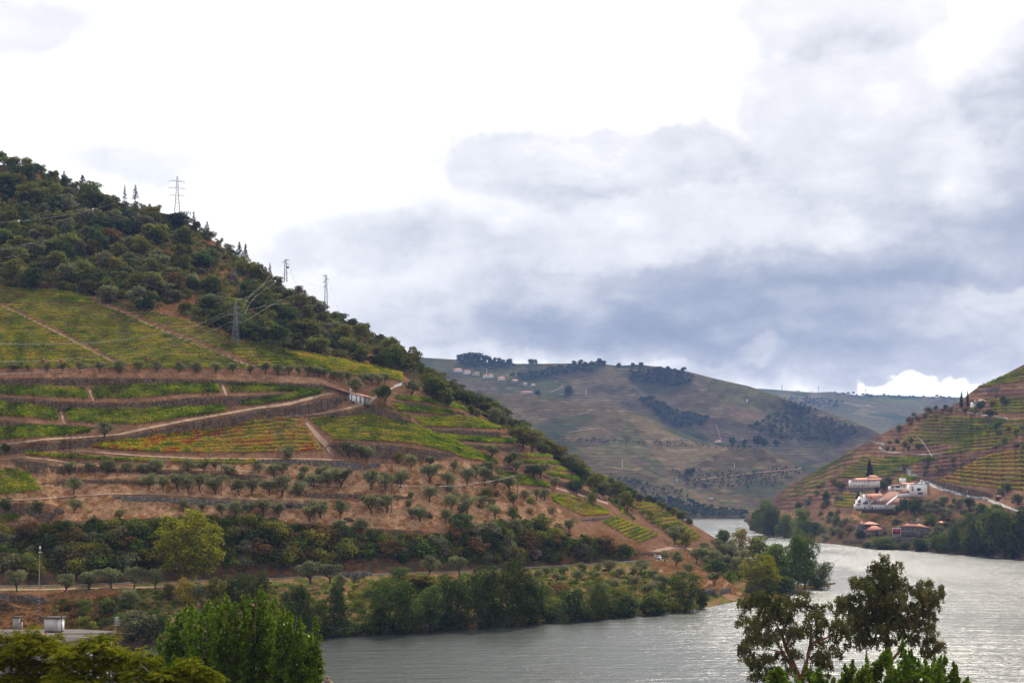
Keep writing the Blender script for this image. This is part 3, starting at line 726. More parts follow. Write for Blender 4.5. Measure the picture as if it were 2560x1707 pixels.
ribbon('path', A, [(985, 966), (1000, 961), (1012, 957)], 7, M['asphalt_light'], 0.6)
ribbon('path', A, [(925, 996), (940, 990), (958, 980), (985, 968)], 5, M['path'], 0.6)
ribbon('path', A, [(1540, 1262), (1560, 1253), (1580, 1247), (1600, 1238)], 6, M['path'], 0.6)
ribbon('path', A, [(1377, 1216), (1420, 1228), (1470, 1243), (1520, 1258)], 5, M['path_red'], 0.6)
ribbon('path', A, [(-250, 1470), (0, 1473), (100, 1473), (220, 1470), (330, 1468), (420, 1466)], 4, M['path'], 0.5)
ribbon('path', A, [(1610, 1385), (1640, 1377), (1680, 1368), (1730, 1372)], [5, 8, 7, 4], M['path_red'], 0.6)
ribbon('road', R, [(2300, 1202), (2316, 1206), (2340, 1215), (2356, 1222), (2390, 1232), (2425, 1240), (2467, 1248), (2490, 1257), (2540, 1275), (2580, 1280)], [8, 9, 10, 8, 6, 5, 5, 8, 5, 5], M['asphalt_light'], 1.5, step=3)
ribbon('road', R, [(2176, 1102), (2192, 1106), (2211, 1108), (2205, 1113), (2198, 1118), (2204, 1124), (2223, 1130), (2257, 1133), (2304, 1135), (2358, 1136)], [3, 4, 3, 3, 5, 5, 3, 2.5, 2, 1.5], M['asphalt_light'], 1.5, step=3)
ribbon('road', R, [(2231, 1172), (2245, 1173), (2262, 1172), (2276, 1175), (2272, 1181), (2277, 1186), (2290, 1189), (2308, 1191)], [3, 5, 6, 6, 9, 9, 5, 2], M['asphalt_light'], 1.5, step=3)
ribbon('road', R, [(2376, 1016), (2382, 1010), (2386, 1004)], 4, M['asphalt_light'], 1.5, step=2)
ribbon('path', R, [(2396, 1024), (2427, 1033), (2488, 1041), (2520, 1046)], 2.2, M['asphalt_light'], 1.5, step=3)
for fld, pts, w in [(FA, [(1377, 1000 - 20), (1400, 970), (1408, 962)], 3), (FB, [(1445, 1036), (1470, 1031), (1478, 1022)], 2.5), (FB, [(1420, 1080), (1460, 1074), (1500, 1070)], 2), (FA, [(1790, 1060), (1795, 1075), (1800, 1094), (1805, 1098)], 3.5),
                    (FB, [(1735, 1200), (1830, 1188), (1900, 1180), (1990, 1172), (2020, 1166), (2060, 1155)], 2.5), (FA, [(1645, 930), (1600, 925), (1540, 921)], 2), (FA, [(2100, 1050), (2120, 1042), (2140, 1037)], 2), (FD, [(2110, 1006), (2140, 1012), (2180, 1016)], 2)]:
    ribbon('path', fld, pts, w * .55, M['path'], 4.0, step=3)


# ------------------------------------------------------------------ dry stone walls
def stone_wall(label, fld, pts, mat, cat='stone wall', group='dry stone terrace walls', du=3.0, cap=0.9, near=0.35):
    a = np.asarray(pts, float)
    u = np.arange(a[0, 0], a[-1, 0] + 0.1, du)
    vt, vb = np.interp(u, a[:, 0], a[:, 1]), np.interp(u, a[:, 0], a[:, 2])
    vt = vt + (vnoise(u / 7, u * 0, 5) - 0.5) * 1.6
    vb = np.maximum(vb, vt + 1.5) + 1.0
    Y = fld.y(u, 0.5 * (vt + vb)) - near
    Y = np.convolve(np.pad(Y, 2, 'edge'), np.ones(5) / 5, 'valid')
    rows = []
    for k in np.linspace(0, 1, 5):
        rows.append(P3(u, vb + (vt - vb) * k, Y + 0.12 * k + (vnoise(u / 4, k * 9 + u * 0, 8) - 0.5) * 0.22))
    top = rows[-1].copy(); top[:, 1] += cap; rows.append(top)
    bot = top.copy(); bot[:, 2] = rows[0][:, 2] - 0.6; rows.append(bot)
    V = np.stack(rows, 1); n, m = V.shape[:2]
    ix = np.arange(n * m).reshape(n, m)
    Qd = np.stack([ix[:-1, :-1], ix[1:, :-1], ix[1:, 1:], ix[:-1, 1:]], -1).reshape(-1, 4)
    me = mesh_np('stone_wall', V.reshape(-1, 3), [Qd, np.array([ix[0, ::-1], ix[-1]])], None, (mat,), False)
    mid = V[n // 2, 0]
    me.transform(Matrix.Translation(-Vector(mid)))
    o = link('stone_wall', me, loc=mid)
    return tag(o, label, cat, group)


for k, (lab, pts) in WALLS.items():
    stone_wall(lab, A, pts, M['wall_grey'] if k in ('g', 'x', 'y', 'j', 'z', 'w') else M['wall'])
for k, (lab, pts) in WALLS_R.items():
    stone_wall(lab, R, pts, M['wall_grey'] if k in 'bcdg' else M['wall'], group='walls of the far bank', near=1.2, du=2.5)
# parapet of the river road
PAR = [[(-250, 1470), (0, 1465), (103, 1464), (218, 1461), (327, 1457), (425, 1454), (560, 1450), (705, 1445), (760, 1442)], [(934, 1435.5), (1119, 1429), (1325, 1418), (1472, 1410), (1560, 1404), (1640, 1398.5)]]
for pts, lab in zip(PAR, ('low pale parapet of the road behind the roadside olives', 'low pale parapet of the road leading to the white car')):
    stone_wall(lab, A, [(u, v - 1.6, v + 1.8) for u, v in pts], M['parapet'], 'parapet', None, cap=0.5, near=0.8)

# ------------------------------------------------------------------ leaves
def leaf_quads(C, N, size, asp=0.6, rg=rng):
    n = len(C)
    r = rg.normal(size=(n, 3)); t = unit(np.cross(N, r)); b = np.cross(N, t)
    s = np.asarray(size)[:, None] if np.ndim(size) else size
    V = np.stack([C + t * s, C + b * s * asp, C - t * s, C - b * s * asp], 1).reshape(-1, 3)
    return V, np.arange(4 * n).reshape(n, 4)


# ------------------------------------------------------------------ vines
def vine_rows(name, label, fld, top, bot, n, age, h=1.5, amp=0.5, group='vineyard plots', seed=0, dens=1.0, gap=0.06, leaf=0.30, lowest=0.42):
    tp, bt = np.asarray(top, float), np.asarray(bot, float)
    def par(a):
        L = np.concatenate([[0], np.cumsum(np.hypot(np.diff(a[:, 0]), np.diff(a[:, 1])))])
        return (lambda s: (np.interp(s * L[-1], L, a[:, 0]), np.interp(s * L[-1], L, a[:, 1]))), L[-1]
    ft, lt = par(tp); fb, lb = par(bt)
    c0 = fld.p(np.array([0.5 * (ft(.5)[0] + fb(.5)[0])]), np.array([0.5 * (ft(.5)[1] + fb(.5)[1])]))[0]
    root = empty('vineyard_plot', c0)
    tag(root, label, 'vineyard', group)
    rg = np.random.default_rng(100 + seed)
    for i in range(n):
        f = (i + 0.5) / n
        s = np.linspace(0, 1, 60)
        (ut, vt), (ub, vb) = ft(s), fb(s)
        u, v = ut + (ub - ut) * f, vt + (vb - vt) * f
        v = v + (vnoise(u / 60, u * 0 + i * 3.1, seed) - 0.5) * 2.0
        p = fld.p(u, v)
        d = np.linalg.norm(np.diff(p, axis=0), axis=1); d = np.minimum(d, 6.0)
        L = np.concatenate([[0], np.cumsum(d)])
        if L[-1] < 1.5: continue
        m = max(4, int(L[-1] / 0.5))
        x = np.linspace(0, L[-1], m)
        x = x[vnoise(x / 1.6, x * 0 + i * 7.7, seed + 40) > gap * 1.7]
        if len(x) < 4: continue
        b = np.stack([np.interp(x, L, p[:, k]) for k in range(3)], 1)
        uu = np.interp(x, L, u)
        k = int(11 * dens)
        B = np.repeat(b, k, 0); X = np.repeat(x, k); U = np.repeat(uu, k)
        hh = h * (0.75 + 0.5 * vnoise(X / 1.3, X * 0 + i * 5, seed + 3))
        ht = hh * (lowest + (1 - lowest) * rg.random(len(B)))
        C = B + np.stack([rg.normal(0, 0.2, len(B)), rg.normal(0, 0.2, len(B)), ht], 1)
        N = unit(np.stack([rg.normal(0, .6, len(B)), rg.normal(-.25, .6, len(B)), rg.uniform(.25, 1.1, len(B))], 1))
        a = age + amp * (vnoise(U / 26, U * 0 + i * 0.55, seed + 9) - 0.5) + 0.35 * amp * (vnoise(X / 1.2, X * 0 + i, seed + 5) - 0.5) + rg.normal(0, 0.06, len(B)) + 0.18 * (0.55 - ht / h)
        V, Qd = leaf_quads(C, N, leaf * rg.uniform(.7, 1.25, len(B)), 0.7, rg)
        o = link('vine_row', mesh_np('vine_row', V, Qd, {'shade': np.clip(np.repeat(a, 4), 0.02, 1)}, (M['vine'],)), root)
    return root


G1, G2 = 'vineyard plots on the near hillside', 'vine terraces of the far bank'
PLOTS = [
    ('wide green vineyard block along the upper edge of the slope under the wood', [(-300, 718), (0, 721), (130, 725), (215, 743)], [(-300, 762), (0, 762), (242, 762)], 7, .36),
    ('sloping vineyard block below the first earth path at the frame edge', [(-300, 764), (0, 764)], [(-300, 924), (312, 924)], 25, .42),
    ('largest sloping vineyard block between the two earth paths', [(16, 764), (246, 762)], [(338, 924), (636, 924)], 26, .40),
    ('narrow upper vineyard wedge above the second earth path', [(244, 749), (272, 749)], [(402, 815), (500, 815)], 10, .38),
    ('vineyard wedge around the foot of the lattice pylon', [(408, 818), (512, 818)], [(655, 919), (750, 919)], 15, .40),
    ('dark green vineyard strip falling from the pylon towards the olive row', [(604, 850), (640, 858), (700, 874)], [(700, 918), (770, 925), (850, 935)], 9, .22),
    ('mottled orange and green vineyard below the dark oaks', [(700, 876), (778, 886), (860, 900), (941, 918), (1005, 936)], [(790, 922), (860, 938), (950, 945), (1005, 955)], 9, .56),
    ('bright green vine strip on the upper terrace at the frame edge', [(-250, 966), (0, 967), (109, 970), (212, 973)], [(-250, 984), (0, 987), (109, 994), (221, 999)], 4, .27),
    ('long bright green vine strip on the upper terrace between two gaps', [(229, 970), (354, 966), (463, 962), (537, 960)], [(241, 999), (354, 997), (463, 987), (553, 983)], 5, .27),
    ('bright green vine strip on the upper terrace beside the stone barn wall', [(566, 960), (640, 963), (696, 968), (802, 975)], [(576, 984), (640, 983), (700, 981), (802, 982)], 3, .22),
    ('small tongue of vines below the stone barn wall along the track', [(606, 1008), (680, 995), (740, 986), (803, 979)], [(606, 1015), (660, 1014), (710, 1004), (803, 987)], 3, .22),
    ('middle terrace vines at the frame edge', [(-250, 1006), (0, 1009), (82, 1015), (137, 1021)], [(-250, 1040), (0, 1042), (60, 1046), (147, 1054)], 5, .30),
    ('broad middle terrace of yellow-green vines above the track', [(166, 1027), (272, 1027), (408, 1023), (560, 1019)], [(172, 1057), (335, 1064), (408, 1054), (517, 1037), (563, 1029)], 6, .34),
    ('short vine strip beside the lone olive on the track', [(-250, 1066), (0, 1070), (109, 1069), (224, 1078)], [(-250, 1106), (0, 1103), (147, 1092), (190, 1087), (226, 1081)], 5, .30),
    ('reddish vineyard with yellow-green rows below the diagonal wall', [(250, 1112), (327, 1102), (408, 1088), (509, 1073), (572, 1063), (640, 1055), (703, 1045), (749, 1052)], [(230, 1120), (310, 1128), (395, 1134), (560, 1136), (640, 1136), (740, 1134), (806, 1131)], 9, .62),
    ('large yellow-green vineyard below the white house', [(772, 1050), (858, 1037), (899, 1032), (926, 1037), (978, 1053), (1010, 1056), (1048, 1067), (1103, 1089), (1185, 1126), (1240, 1153)], [(838, 1102), (912, 1106), (1029, 1111), (1060, 1118), (1130, 1133), (1160, 1147), (1200, 1153), (1245, 1160)], 10, .43),
    ('highest vine terrace on the ridge beyond the round olive', [(991, 993), (1048, 996), (1103, 997), (1157, 1019), (1188, 1034)], [(991, 1000), (1048, 1007), (1111, 1019), (1150, 1026), (1185, 1037)], 3, .38),
    ('second vine terrace on the ridge with a red fringe', [(980, 1012), (1048, 1016), (1136, 1029)], [(1000, 1028), (1040, 1034), (1089, 1039), (1134, 1037)], 4, .42),
    ('single hedge-like line of vines down the stone stair wall', [(945, 1009), (985, 1026), (1027, 1047)], [(948, 1012), (988, 1030), (1028, 1051)], 1, .25),
    ('third vine terrace on the ridge above the broad wall', [(1035, 1046), (1103, 1046), (1149, 1041), (1198, 1050), (1250, 1071)], [(1062, 1068), (1157, 1073), (1226, 1073), (1252, 1075)], 5, .44),
    ('fourth vine terrace on the ridge, long and dark green', [(1100, 1088), (1162, 1094), (1254, 1097), (1325, 1103), (1350, 1112)], [(1136, 1104), (1216, 1108), (1325, 1114), (1352, 1116)], 4, .33),
    ('fifth vine terrace on the ridge, a short tongue', [(1300, 1137), (1355, 1140), (1388, 1137), (1416, 1147)], [(1300, 1143), (1352, 1145), (1390, 1147), (1416, 1150)], 2, .45),
    ('sixth vine terrace on the ridge, one straight line', [(1303, 1153), (1380, 1156), (1450, 1159)], [(1303, 1159), (1380, 1163), (1450, 1166)], 2, .36),
    ('seventh vine terrace on the ridge above the ivy tree', [(1388, 1171), (1478, 1175)], [(1388, 1178), (1478, 1181)], 2, .36),
    ('eighth vine terrace on the ridge behind the dark round trees', [(1366, 1181), (1420, 1191), (1508, 1197), (1538, 1204)], [(1366, 1189), (1420, 1199), (1508, 1216), (1538, 1220)], 3, .42),
    ('bright wedge of vines beside the wooden power pole', [(1238, 1178), (1298, 1187), (1372, 1212)], [(1262, 1204), (1292, 1214), (1325, 1217), (1377, 1219)], 5, .40),
    ('bright square of vines with red stems above the low pale wall', [(1380, 1240), (1418, 1238), (1472, 1256), (1520, 1277)], [(1385, 1256), (1418, 1276), (1456, 1293), (1522, 1287)], 5, .42),
    ('diagonal rows of vines above the bare earth by the road', [(1504, 1306), (1524, 1298), (1543, 1293)], [(1600, 1360), (1625, 1350), (1650, 1340)], 9, .40),
    ('terraced vines curving down the end of the ridge to the water', [(1586, 1259), (1612, 1256), (1634, 1260)], [(1696, 1364), (1725, 1354), (1756, 1342)], 12, .37),
    ('narrow ditch line of dark vines running down to the diagonal rows', [(1519, 1250), (1550, 1275), (1585, 1302)], [(1526, 1249), (1556, 1273), (1590, 1299)], 2, .22),
    ('arc of vines round the bare earth hollow', [(1553, 1285), (1556, 1266), (1575, 1252), (1592, 1246)], [(1557, 1286), (1560, 1268), (1578, 1255), (1596, 1250)], 1, .22),
    ('small triangle of yellow-green vines at the frame edge above the path', [(-200, 1172), (0, 1173), (41, 1177), (74, 1191)], [(-200, 1244), (0, 1241), (54, 1236), (103, 1230)], 9, .45),
    ('thin strip of vines between path and wall above the olive grove', [(64, 1133), (136, 1139), (272, 1148), (408, 1153)], [(64, 1139), (136, 1146), (272, 1155), (408, 1158)], 2, .42),
    ('thin strip of orange vines behind the upper olives', [(427, 1153), (640, 1152)], [(427, 1159), (640, 1163)], 2, .58),
    ('corner of vines under the dark wall by the shrubby bank', [(-150, 1287), (0, 1288), (50, 1291)], [(-150, 1310), (0, 1310), (44, 1310)], 3, .32),
]
for i, (lab, t_, b_, n_, ag) in enumerate(PLOTS):
    steep = i < 7
    lush = i in (7, 8, 9, 10, 11, 12, 13)
    vine_rows('vineyard_plot', lab, A, t_, b_, n_, ag * .86 if i != 14 else ag, h=1.1 if steep else (1.5 if lush else 1.2), amp=0.8 if i == 14 else 0.5, group=G1, seed=i, gap=0.05 if steep else 0.05, leaf=0.30 if steep else 0.31, lowest=.1 if lush else .4)
PLOTS_R = [
    ('vine terraces with brown banks across the middle of the far slope', [(2330, 1038), (2400, 1042), (2470, 1047), (2520, 1049)], [(2245, 1112), (2300, 1114), (2400, 1112), (2430, 1108)], 9, .34),
    ('vine terraces of the rounded spur above the retaining wall', [(2480, 1060), (2520, 1053), (2600, 1046)], [(2350, 1140), (2400, 1134), (2470, 1128), (2520, 1110)], 8, .36),
    ('rust-red vine slope above the road of parked cars', [(2470, 1140), (2520, 1130), (2620, 1118)], [(2345, 1204), (2400, 1214), (2480, 1226), (2620, 1232)], 9, .62),
    ('low vine terraces above the white house with the pale tiled roof', [(2160, 1140), (2220, 1150), (2310, 1148)], [(2088, 1196), (2150, 1195), (2230, 1190)], 8, .36),
    ('topmost vine terraces under the crest of the far slope', [(2500, 945), (2560, 920), (2640, 885)], [(2440, 972), (2500, 964), (2560, 955), (2640, 935)], 5, .36),
    ('vine terraces behind the hilltop house', [(2470, 1000), (2520, 996), (2620, 990)], [(2482, 1034), (2520, 1034), (2620, 1030)], 5, .38),
    ('stepped vine terraces at the river bend below the winding road', [(2060, 1166), (2110, 1140), (2160, 1118)], [(1948, 1250), (1990, 1245), (2030, 1240)], 7, .36),
    ('vine strips beside the cypress below the stone wall', [(2090, 1232), (2150, 1233), (2188, 1233)], [(2085, 1268), (2120, 1272), (2140, 1272)], 5, .40),
    ('pale vines by the hairpin road above the tower block', [(2255, 1190), (2300, 1194)], [(2240, 1204), (2262, 1210)], 4, .40),
    ('vine lines below the winding upper road', [(2205, 1142), (2270, 1145), (2330, 1146)], [(2240, 1160), (2300, 1156), (2345, 1152)], 3, .34),
]
for i, (lab, t_, b_, n_, ag) in enumerate(PLOTS_R):
    vine_rows('vineyard_plot', lab, R, t_, b_, n_, ag, h=1.7, group=G2, seed=60 + i, dens=0.75, leaf=0.5, amp=0.45, lowest=.2)

# ------------------------------------------------------------------ tree shapes
def tube(pts, rad, sides=6):
    pts = np.asarray(pts, float); n = len(pts)
    t = unit(np.gradient(pts, axis=0))
    ref = np.where(np.abs(t[:, 2:3]) > 0.9, [[1.0, 0, 0]], [[0, 0, 1.0]])
    a = unit(np.cross(t, ref)); b = np.cross(t, a)
    th = np.linspace(0, 2 * math.pi, sides, endpoint=False)
    ring = pts[:, None] + np.asarray(rad, float)[:, None, None] * (a[:, None] * np.cos(th)[None, :, None] + b[:, None] * np.sin(th)[None, :, None])
    ix = np.arange(n * sides).reshape(n, sides); nx = np.roll(ix, -1, 1)
    Qd = np.stack([ix[:-1], nx[:-1], nx[1:], ix[1:]], -1).reshape(-1, 4)
    return ring.reshape(-1, 3), Qd


def join(parts):
    V, Qs, off = [], [], 0
    for v, q in parts:
        V.append(v); Qs.append(np.asarray(q) + off); off += len(v)
    return np.concatenate(V), np.concatenate(Qs)


def lobe_leaves(rg, lobes, n, leaf, asp=0.6, inner=0.55, up=0.35, rough=0.75, flat=1.0):
    """leaves on and inside a set of lobes (centre, radii)"""
    w = np.array([np.mean(r) ** 2 for _, r in lobes]); cnt = np.maximum(8, (n * w / w.sum()).astype(int))
    C, N, S = [], [], []
    for (c, r), k in zip(lobes, cnt):
        d = unit(rg.normal(size=(k, 3)))
        d[:, 2] = np.where((d[:, 2] < -0.35) & (rg.random(k) < 0.6), -d[:, 2], d[:, 2])
        rr = (inner + (1.08 - inner) * rg.random(k) ** 0.55)[:, None]
        lump = 0.62 + 0.76 * vnoise(d[:, 0] * 2.2 + 7 + c[0] * 9, d[:, 1] * 2.2 + d[:, 2] * 1.7 + c[2] * 9, int(k))[:, None]
        C.append(np.asarray(c) + d * rr * lump * np.asarray(r))
        N.append(unit(d * 0.8 + rg.normal(size=(k, 3)) * rough + np.array([0, 0, up])))
        S.append(np.clip(0.25 + 0.30 * rg.random() + rg.normal(0, 0.17, k), 0, 1))
    C, N, S = np.concatenate(C), np.concatenate(N), np.concatenate(S)
    V, Qd = leaf_quads(C, N, leaf * rg.uniform(0.7, 1.3, len(C)), asp, rg)
    return V, Qd, np.repeat(S, 4)


def crown_lobes(rg, z0, z1, rad, k, lr, top_narrow=0.6, lean=0.08):
    """lobes spread through a crown between heights z0 and z1 with radius rad, each of radius about lr"""
    out = []
    for i in range(k):
        f = (i + rg.random()) / k
        z = z0 + (z1 - z0) * f
        env = rad * math.sqrt(max(0.05, 1 - abs(2 * f - 0.85) ** 2.2 * top_narrow))
        a = i * 2.4 + rg.normal(0, 0.5); q = env * rg.uniform(0.35, 0.95)
        s = lr * rg.uniform(0.7, 1.3)
        out.append(((q * math.cos(a) + lean * f * rg.normal(), q * math.sin(a), z), (s, s, s * 0.85)))
    out.append(((0, 0, 0.5 * (z0 + z1)), (rad * 0.55, rad * 0.55, (z1 - z0) * 0.42)))
    return out


def limbs(rg, split, lobes, r0, k=5, base_spread=0.02):
    parts = []
    tr = np.array([(0, 0, -0.04), (rg.normal(0, .01), 0, split * 0.5), (rg.normal(0, .02), rg.normal(0, .02), split)])
    parts.append(tube(tr, [r0 * 1.25, r0, r0 * 0.85]))
    for c, r in [lobes[j] for j in rg.choice(len(lobes) - 1, min(k, len(lobes) - 1), replace=False)]:
        m = tr[-1] * 0.5 + np.asarray(c) * 0.5 + rg.normal(0, 0.02, 3)
        parts.append(tube([tr[-1] - (0, 0, 0.02), m, np.asarray(c)], [r0 * 0.7, r0 * 0.45, r0 * 0.15], 5))
    return join(parts)


PROTO = {}


def proto(kind, n_var, fn):
    PROTO[kind] = [fn(np.random.default_rng(1000 + 37 * i + sum(map(ord, kind)))) for i in range(n_var)]


def mk(kind, leafmat, barkmat, lob, n, leaf, split=0.2, r0=0.03, k=5, asp=0.6, one=False, **kw):
    def fn(rg):
        L = lob(rg)
        V, Qd, S = lobe_leaves(rg, L, n, leaf, asp, **kw)
        ext = np.percentile(np.abs(V[:, :2]), 99) * 2; zt = np.percentile(V[:, 2], 99.7)
        V = V / np.array([ext, ext, zt])
        tv, tq = limbs(rg, split, L, r0, k); tv = tv / np.array([ext, ext, zt])
        if one:
            me = mesh_np(kind, np.concatenate([V, tv]), [Qd, tq + len(V)], {'shade': np.concatenate([S, np.full(len(tv), .5)])}, (M[leafmat], M[barkmat]), matidx=np.concatenate([np.zeros(len(Qd)), np.ones(len(tq))]))
            return (me, None)
        return (mesh_np('crown', V, Qd, {'shade': S}, (M[leafmat],)), mesh_np('trunk', tv, tq, None, (M[barkmat],), True))
    return fn


ol = lambda rg: crown_lobes(rg, rg.uniform(.34, .44), rg.uniform(.8, .9), rg.uniform(.33, .4), int(rg.integers(7, 13)), rg.uniform(.15, .2), rg.uniform(.45, .8), rg.uniform(0, .2))
proto('olive', 12, mk('olive', 'olive', 'bark', ol, 2300, 0.034, 0.22, 0.035, 5, 0.5))
proto('olive_dark', 3, mk('olive_dark', 'oak_dark', 'bark', ol, 2300, 0.034, 0.2, 0.035, 5, 0.6))
wl = lambda rg: crown_lobes(rg, rg.uniform(.16, .28), rg.uniform(.78, .9), rg.uniform(.34, .42), int(rg.integers(9, 17)), rg.uniform(.13, .18), rg.uniform(.4, .85), rg.uniform(.0, .22))
for kd, lm in (('wood', 'oak'), ('wood_dark', 'oak_dark'), ('wood_yellow', 'oak_yellow'), ('wood_grey', 'oak_grey'), ('wood_rust', 'oak_rust')):
    proto(kd, 8 if kd == 'wood' else 5, mk(kd, lm, 'bark', wl, 1900, 0.037, 0.14, 0.03, 4, one=True))
sl = lambda rg: crown_lobes(rg, 0.12, 0.72, 0.44, 9, 0.22, 0.8)
for kd, lm in (('shrub', 'shrub'), ('shrub_grey', 'oak_grey'), ('shrub_rust', 'oak_rust'), ('shrub_yellow', 'oak_yellow'), ('shrub_dark', 'oak_dark')):
    proto(kd, 4 if kd == 'shrub' else 2, mk(kd, lm, 'bark', sl, 1100, 0.042, 0.08, 0.02, 3, one=True))
rl = lambda rg: crown_lobes(rg, 0.14, 0.88, 0.36, 24, 0.13, 0.75)
proto('river_tree', 5, mk('river_tree', 'river', 'bark', rl, 5200, 0.019, 0.14, 0.025, 8))
proto('plane', 1, mk('plane', 'plane', 'bark_pale', lambda rg: [((x, rg.normal(0, .12), z), (r, r, r)) for x, z, r in
      [(-.02, .92, .07), (.10, .90, .08), (.14, .82, .09), (-.20, .84, .08), (-.14, .76, .11), (.02, .74, .11), (.17, .70, .11), (-.26, .68, .09), (-.10, .62, .13), (.08, .60, .13), (.22, .58, .10), (-.30, .52, .09), (-.20, .48, .12), (.0, .46, .14), (.20, .46, .11), (.28, .40, .09), (-.12, .34, .12), (.10, .32, .13), (.22, .28, .09), (-.2, .26, .08), (0, .2, .1), (0, .5, .22)]], 8000, 0.016, 0.16, 0.03, 10))
proto('yellow_tree', 1, mk('yellow_tree', 'yellow', 'bark', rl, 2600, 0.026, 0.12, 0.02, 6))
proto('poplar_far', 2, mk('poplar_far', 'poplar_far', 'bark_pale', lambda rg: crown_lobes(rg, 0.14, 0.9, 0.24, 20, 0.13, 0.8), 4500, 0.018, 0.14, 0.02, 6))
proto('dark_tall', 2, mk('dark_tall', 'oak_dark', 'bark', lambda rg: crown_lobes(rg, 0.1, 0.92, 0.22, 22, 0.11, 0.8), 4500, 0.018, 0.14, 0.02, 6))
proto('cypress', 3, mk('cypress', 'cypress', 'bark', lambda rg: [((rg.normal(0, .008), rg.normal(0, .008), z), (0.11 * min(1, (1.02 - z) * 1.9, z * 6 + .4),) * 2 + (0.09,)) for z in np.linspace(0.06, 0.95, 14)], 1800, 0.022, 0.06, 0.015, 2, inner=0.75))
proto('far', 5, mk('far', 'far_tree', 'bark', lambda rg: crown_lobes(rg, 0.25, 0.85, 0.36, 8, 0.2, 0.8), 360, 0.075, 0.2, 0.03, 3, 0.8, one=True))
proto('far_pine', 4, mk('far_pine', 'far_tree', 'bark', lambda rg: crown_lobes(rg, 0.35, 0.88, 0.3, 8, 0.2, 0.8), 360, 0.07, 0.35, 0.03, 3, 0.8, one=True))


def conifer_fn(kind, mat, dens, width, flat=False):
    def fn(rg):
        parts, C, N = [], [], []
        parts.append(tube([(0, 0, -.03), (rg.normal(0, .01), 0, .5), (0, 0, 1.0)], [.022, .016, .004], 5))
        tiers = 15
        for i in range(tiers):
            z = 0.14 + 0.82 * i / tiers
            R = width * ((1.02 - z) ** (0.55 if flat else 0.9)) * rg.uniform(0.7, 1.15)
            for a in rg.uniform(0, 6.28, 5):
                e = np.array([R * math.cos(a), R * math.sin(a), z - R * rg.uniform(0.05, 0.45)])
                s = np.array([0, 0, z]); m = 0.5 * (s + e) + (0, 0, 0.04 * R / width)
                parts.append(tube([s, m, e], [.007, .005, .002], 3))
                k = int(dens * (4 + 18 * R / width))
                f = rg.random(k)[:, None] ** 0.7
                C.append(s + (e - s) * f + (0, 0, 0.03 * R / width) * (1 - (2 * f - 1) ** 2) + rg.normal(0, .015, (k, 3)) - np.array([0, 0, .015])); N.append(unit(rg.normal(size=(k, 3)) + (0, 0, 1.0)))
        tv, tq = join(parts); C, N = np.concatenate(C), np.concatenate(N)
        V, Qd = leaf_quads(C, N, 0.026 * rg.uniform(.7, 1.3, len(C)), 0.45, rg)
        S = np.repeat(rg.uniform(0, 1, len(C)), 4)
        e = width * 2
        return (mesh_np('crown', V / (e, e, 1), Qd, {'shade': S}, (M[mat],)), mesh_np('trunk', tv / (e, e, 1), tq, None, (M['bark'],)))
    return fn


proto('conifer', 2, conifer_fn('conifer', 'conifer', 1.5, 0.30))
proto('conifer_bare', 3, conifer_fn('conifer_bare', 'conifer_dead', 0.55, 0.24))
proto('cedar_flat', 1, mk('cedar_flat', 'conifer', 'bark', lambda rg: [((rg.normal(0, .14), rg.normal(0, .14), z), (rg.uniform(.18, .34),) * 2 + (0.07,)) for z in np.linspace(0.3, 0.93, 14)], 3000, 0.026, 0.3, 0.03, 5))

RATIO = {'olive': 1.05, 'olive_dark': 1.0, 'shrub': 1.35, 'shrub_grey': 1.3, 'shrub_rust': 1.4, 'shrub_yellow': 1.3, 'shrub_dark': 1.3, 'river_tree': 0.9, 'plane': 0.86, 'poplar_far': 0.52, 'dark_tall': 0.42, 'cypress': 0.2, 'conifer': 0.6, 'conifer_bare': 0.5, 'cedar_flat': 1.5, 'yellow_tree': 0.9, 'far': 1.05, 'far_pine': 0.8}
prng = np.random.default_rng(5)


def plant(kind, fld, u, v, hpx, label, cat='tree', group=None, name=None, wpx=None, sink=0.15):
    q = fld.p(np.array([float(u)]), np.array([float(v)]))[0]
    m = q[1] / F
    h = hpx * m * prng.uniform(0.97, 1.03); w = (wpx if wpx else hpx * RATIO.get(kind, 1.1)) * m
    var = PROTO[kind][prng.integers(len(PROTO[kind]))]
    loc = (q[0], q[1], q[2] - sink); rot = (prng.normal(0, .05), prng.normal(0, .05), prng.uniform(0, 6.283)) if kind != 'plane' else (0, 0, 0)
    if var[1] is None:
        o = link(name or 'tree', var[0], loc=loc)
        o.rotation_euler = rot; o.scale = (w, w * prng.uniform(.9, 1.1), h)
    else:
        o = empty(name or 'tree', loc, False); o.rotation_euler = rot; o.scale = (w, w, h)
        link('trunk', var[1], o); link('crown', var[0], o)
    return tag(o, label, cat, group)


ORD = 'first second third fourth fifth sixth seventh eighth ninth tenth eleventh twelfth thirteenth fourteenth fifteenth sixteenth seventeenth eighteenth nineteenth twentieth twenty-first twenty-second twenty-third twenty-fourth twenty-fifth twenty-sixth twenty-seventh twenty-eighth twenty-ninth thirtieth'.split()

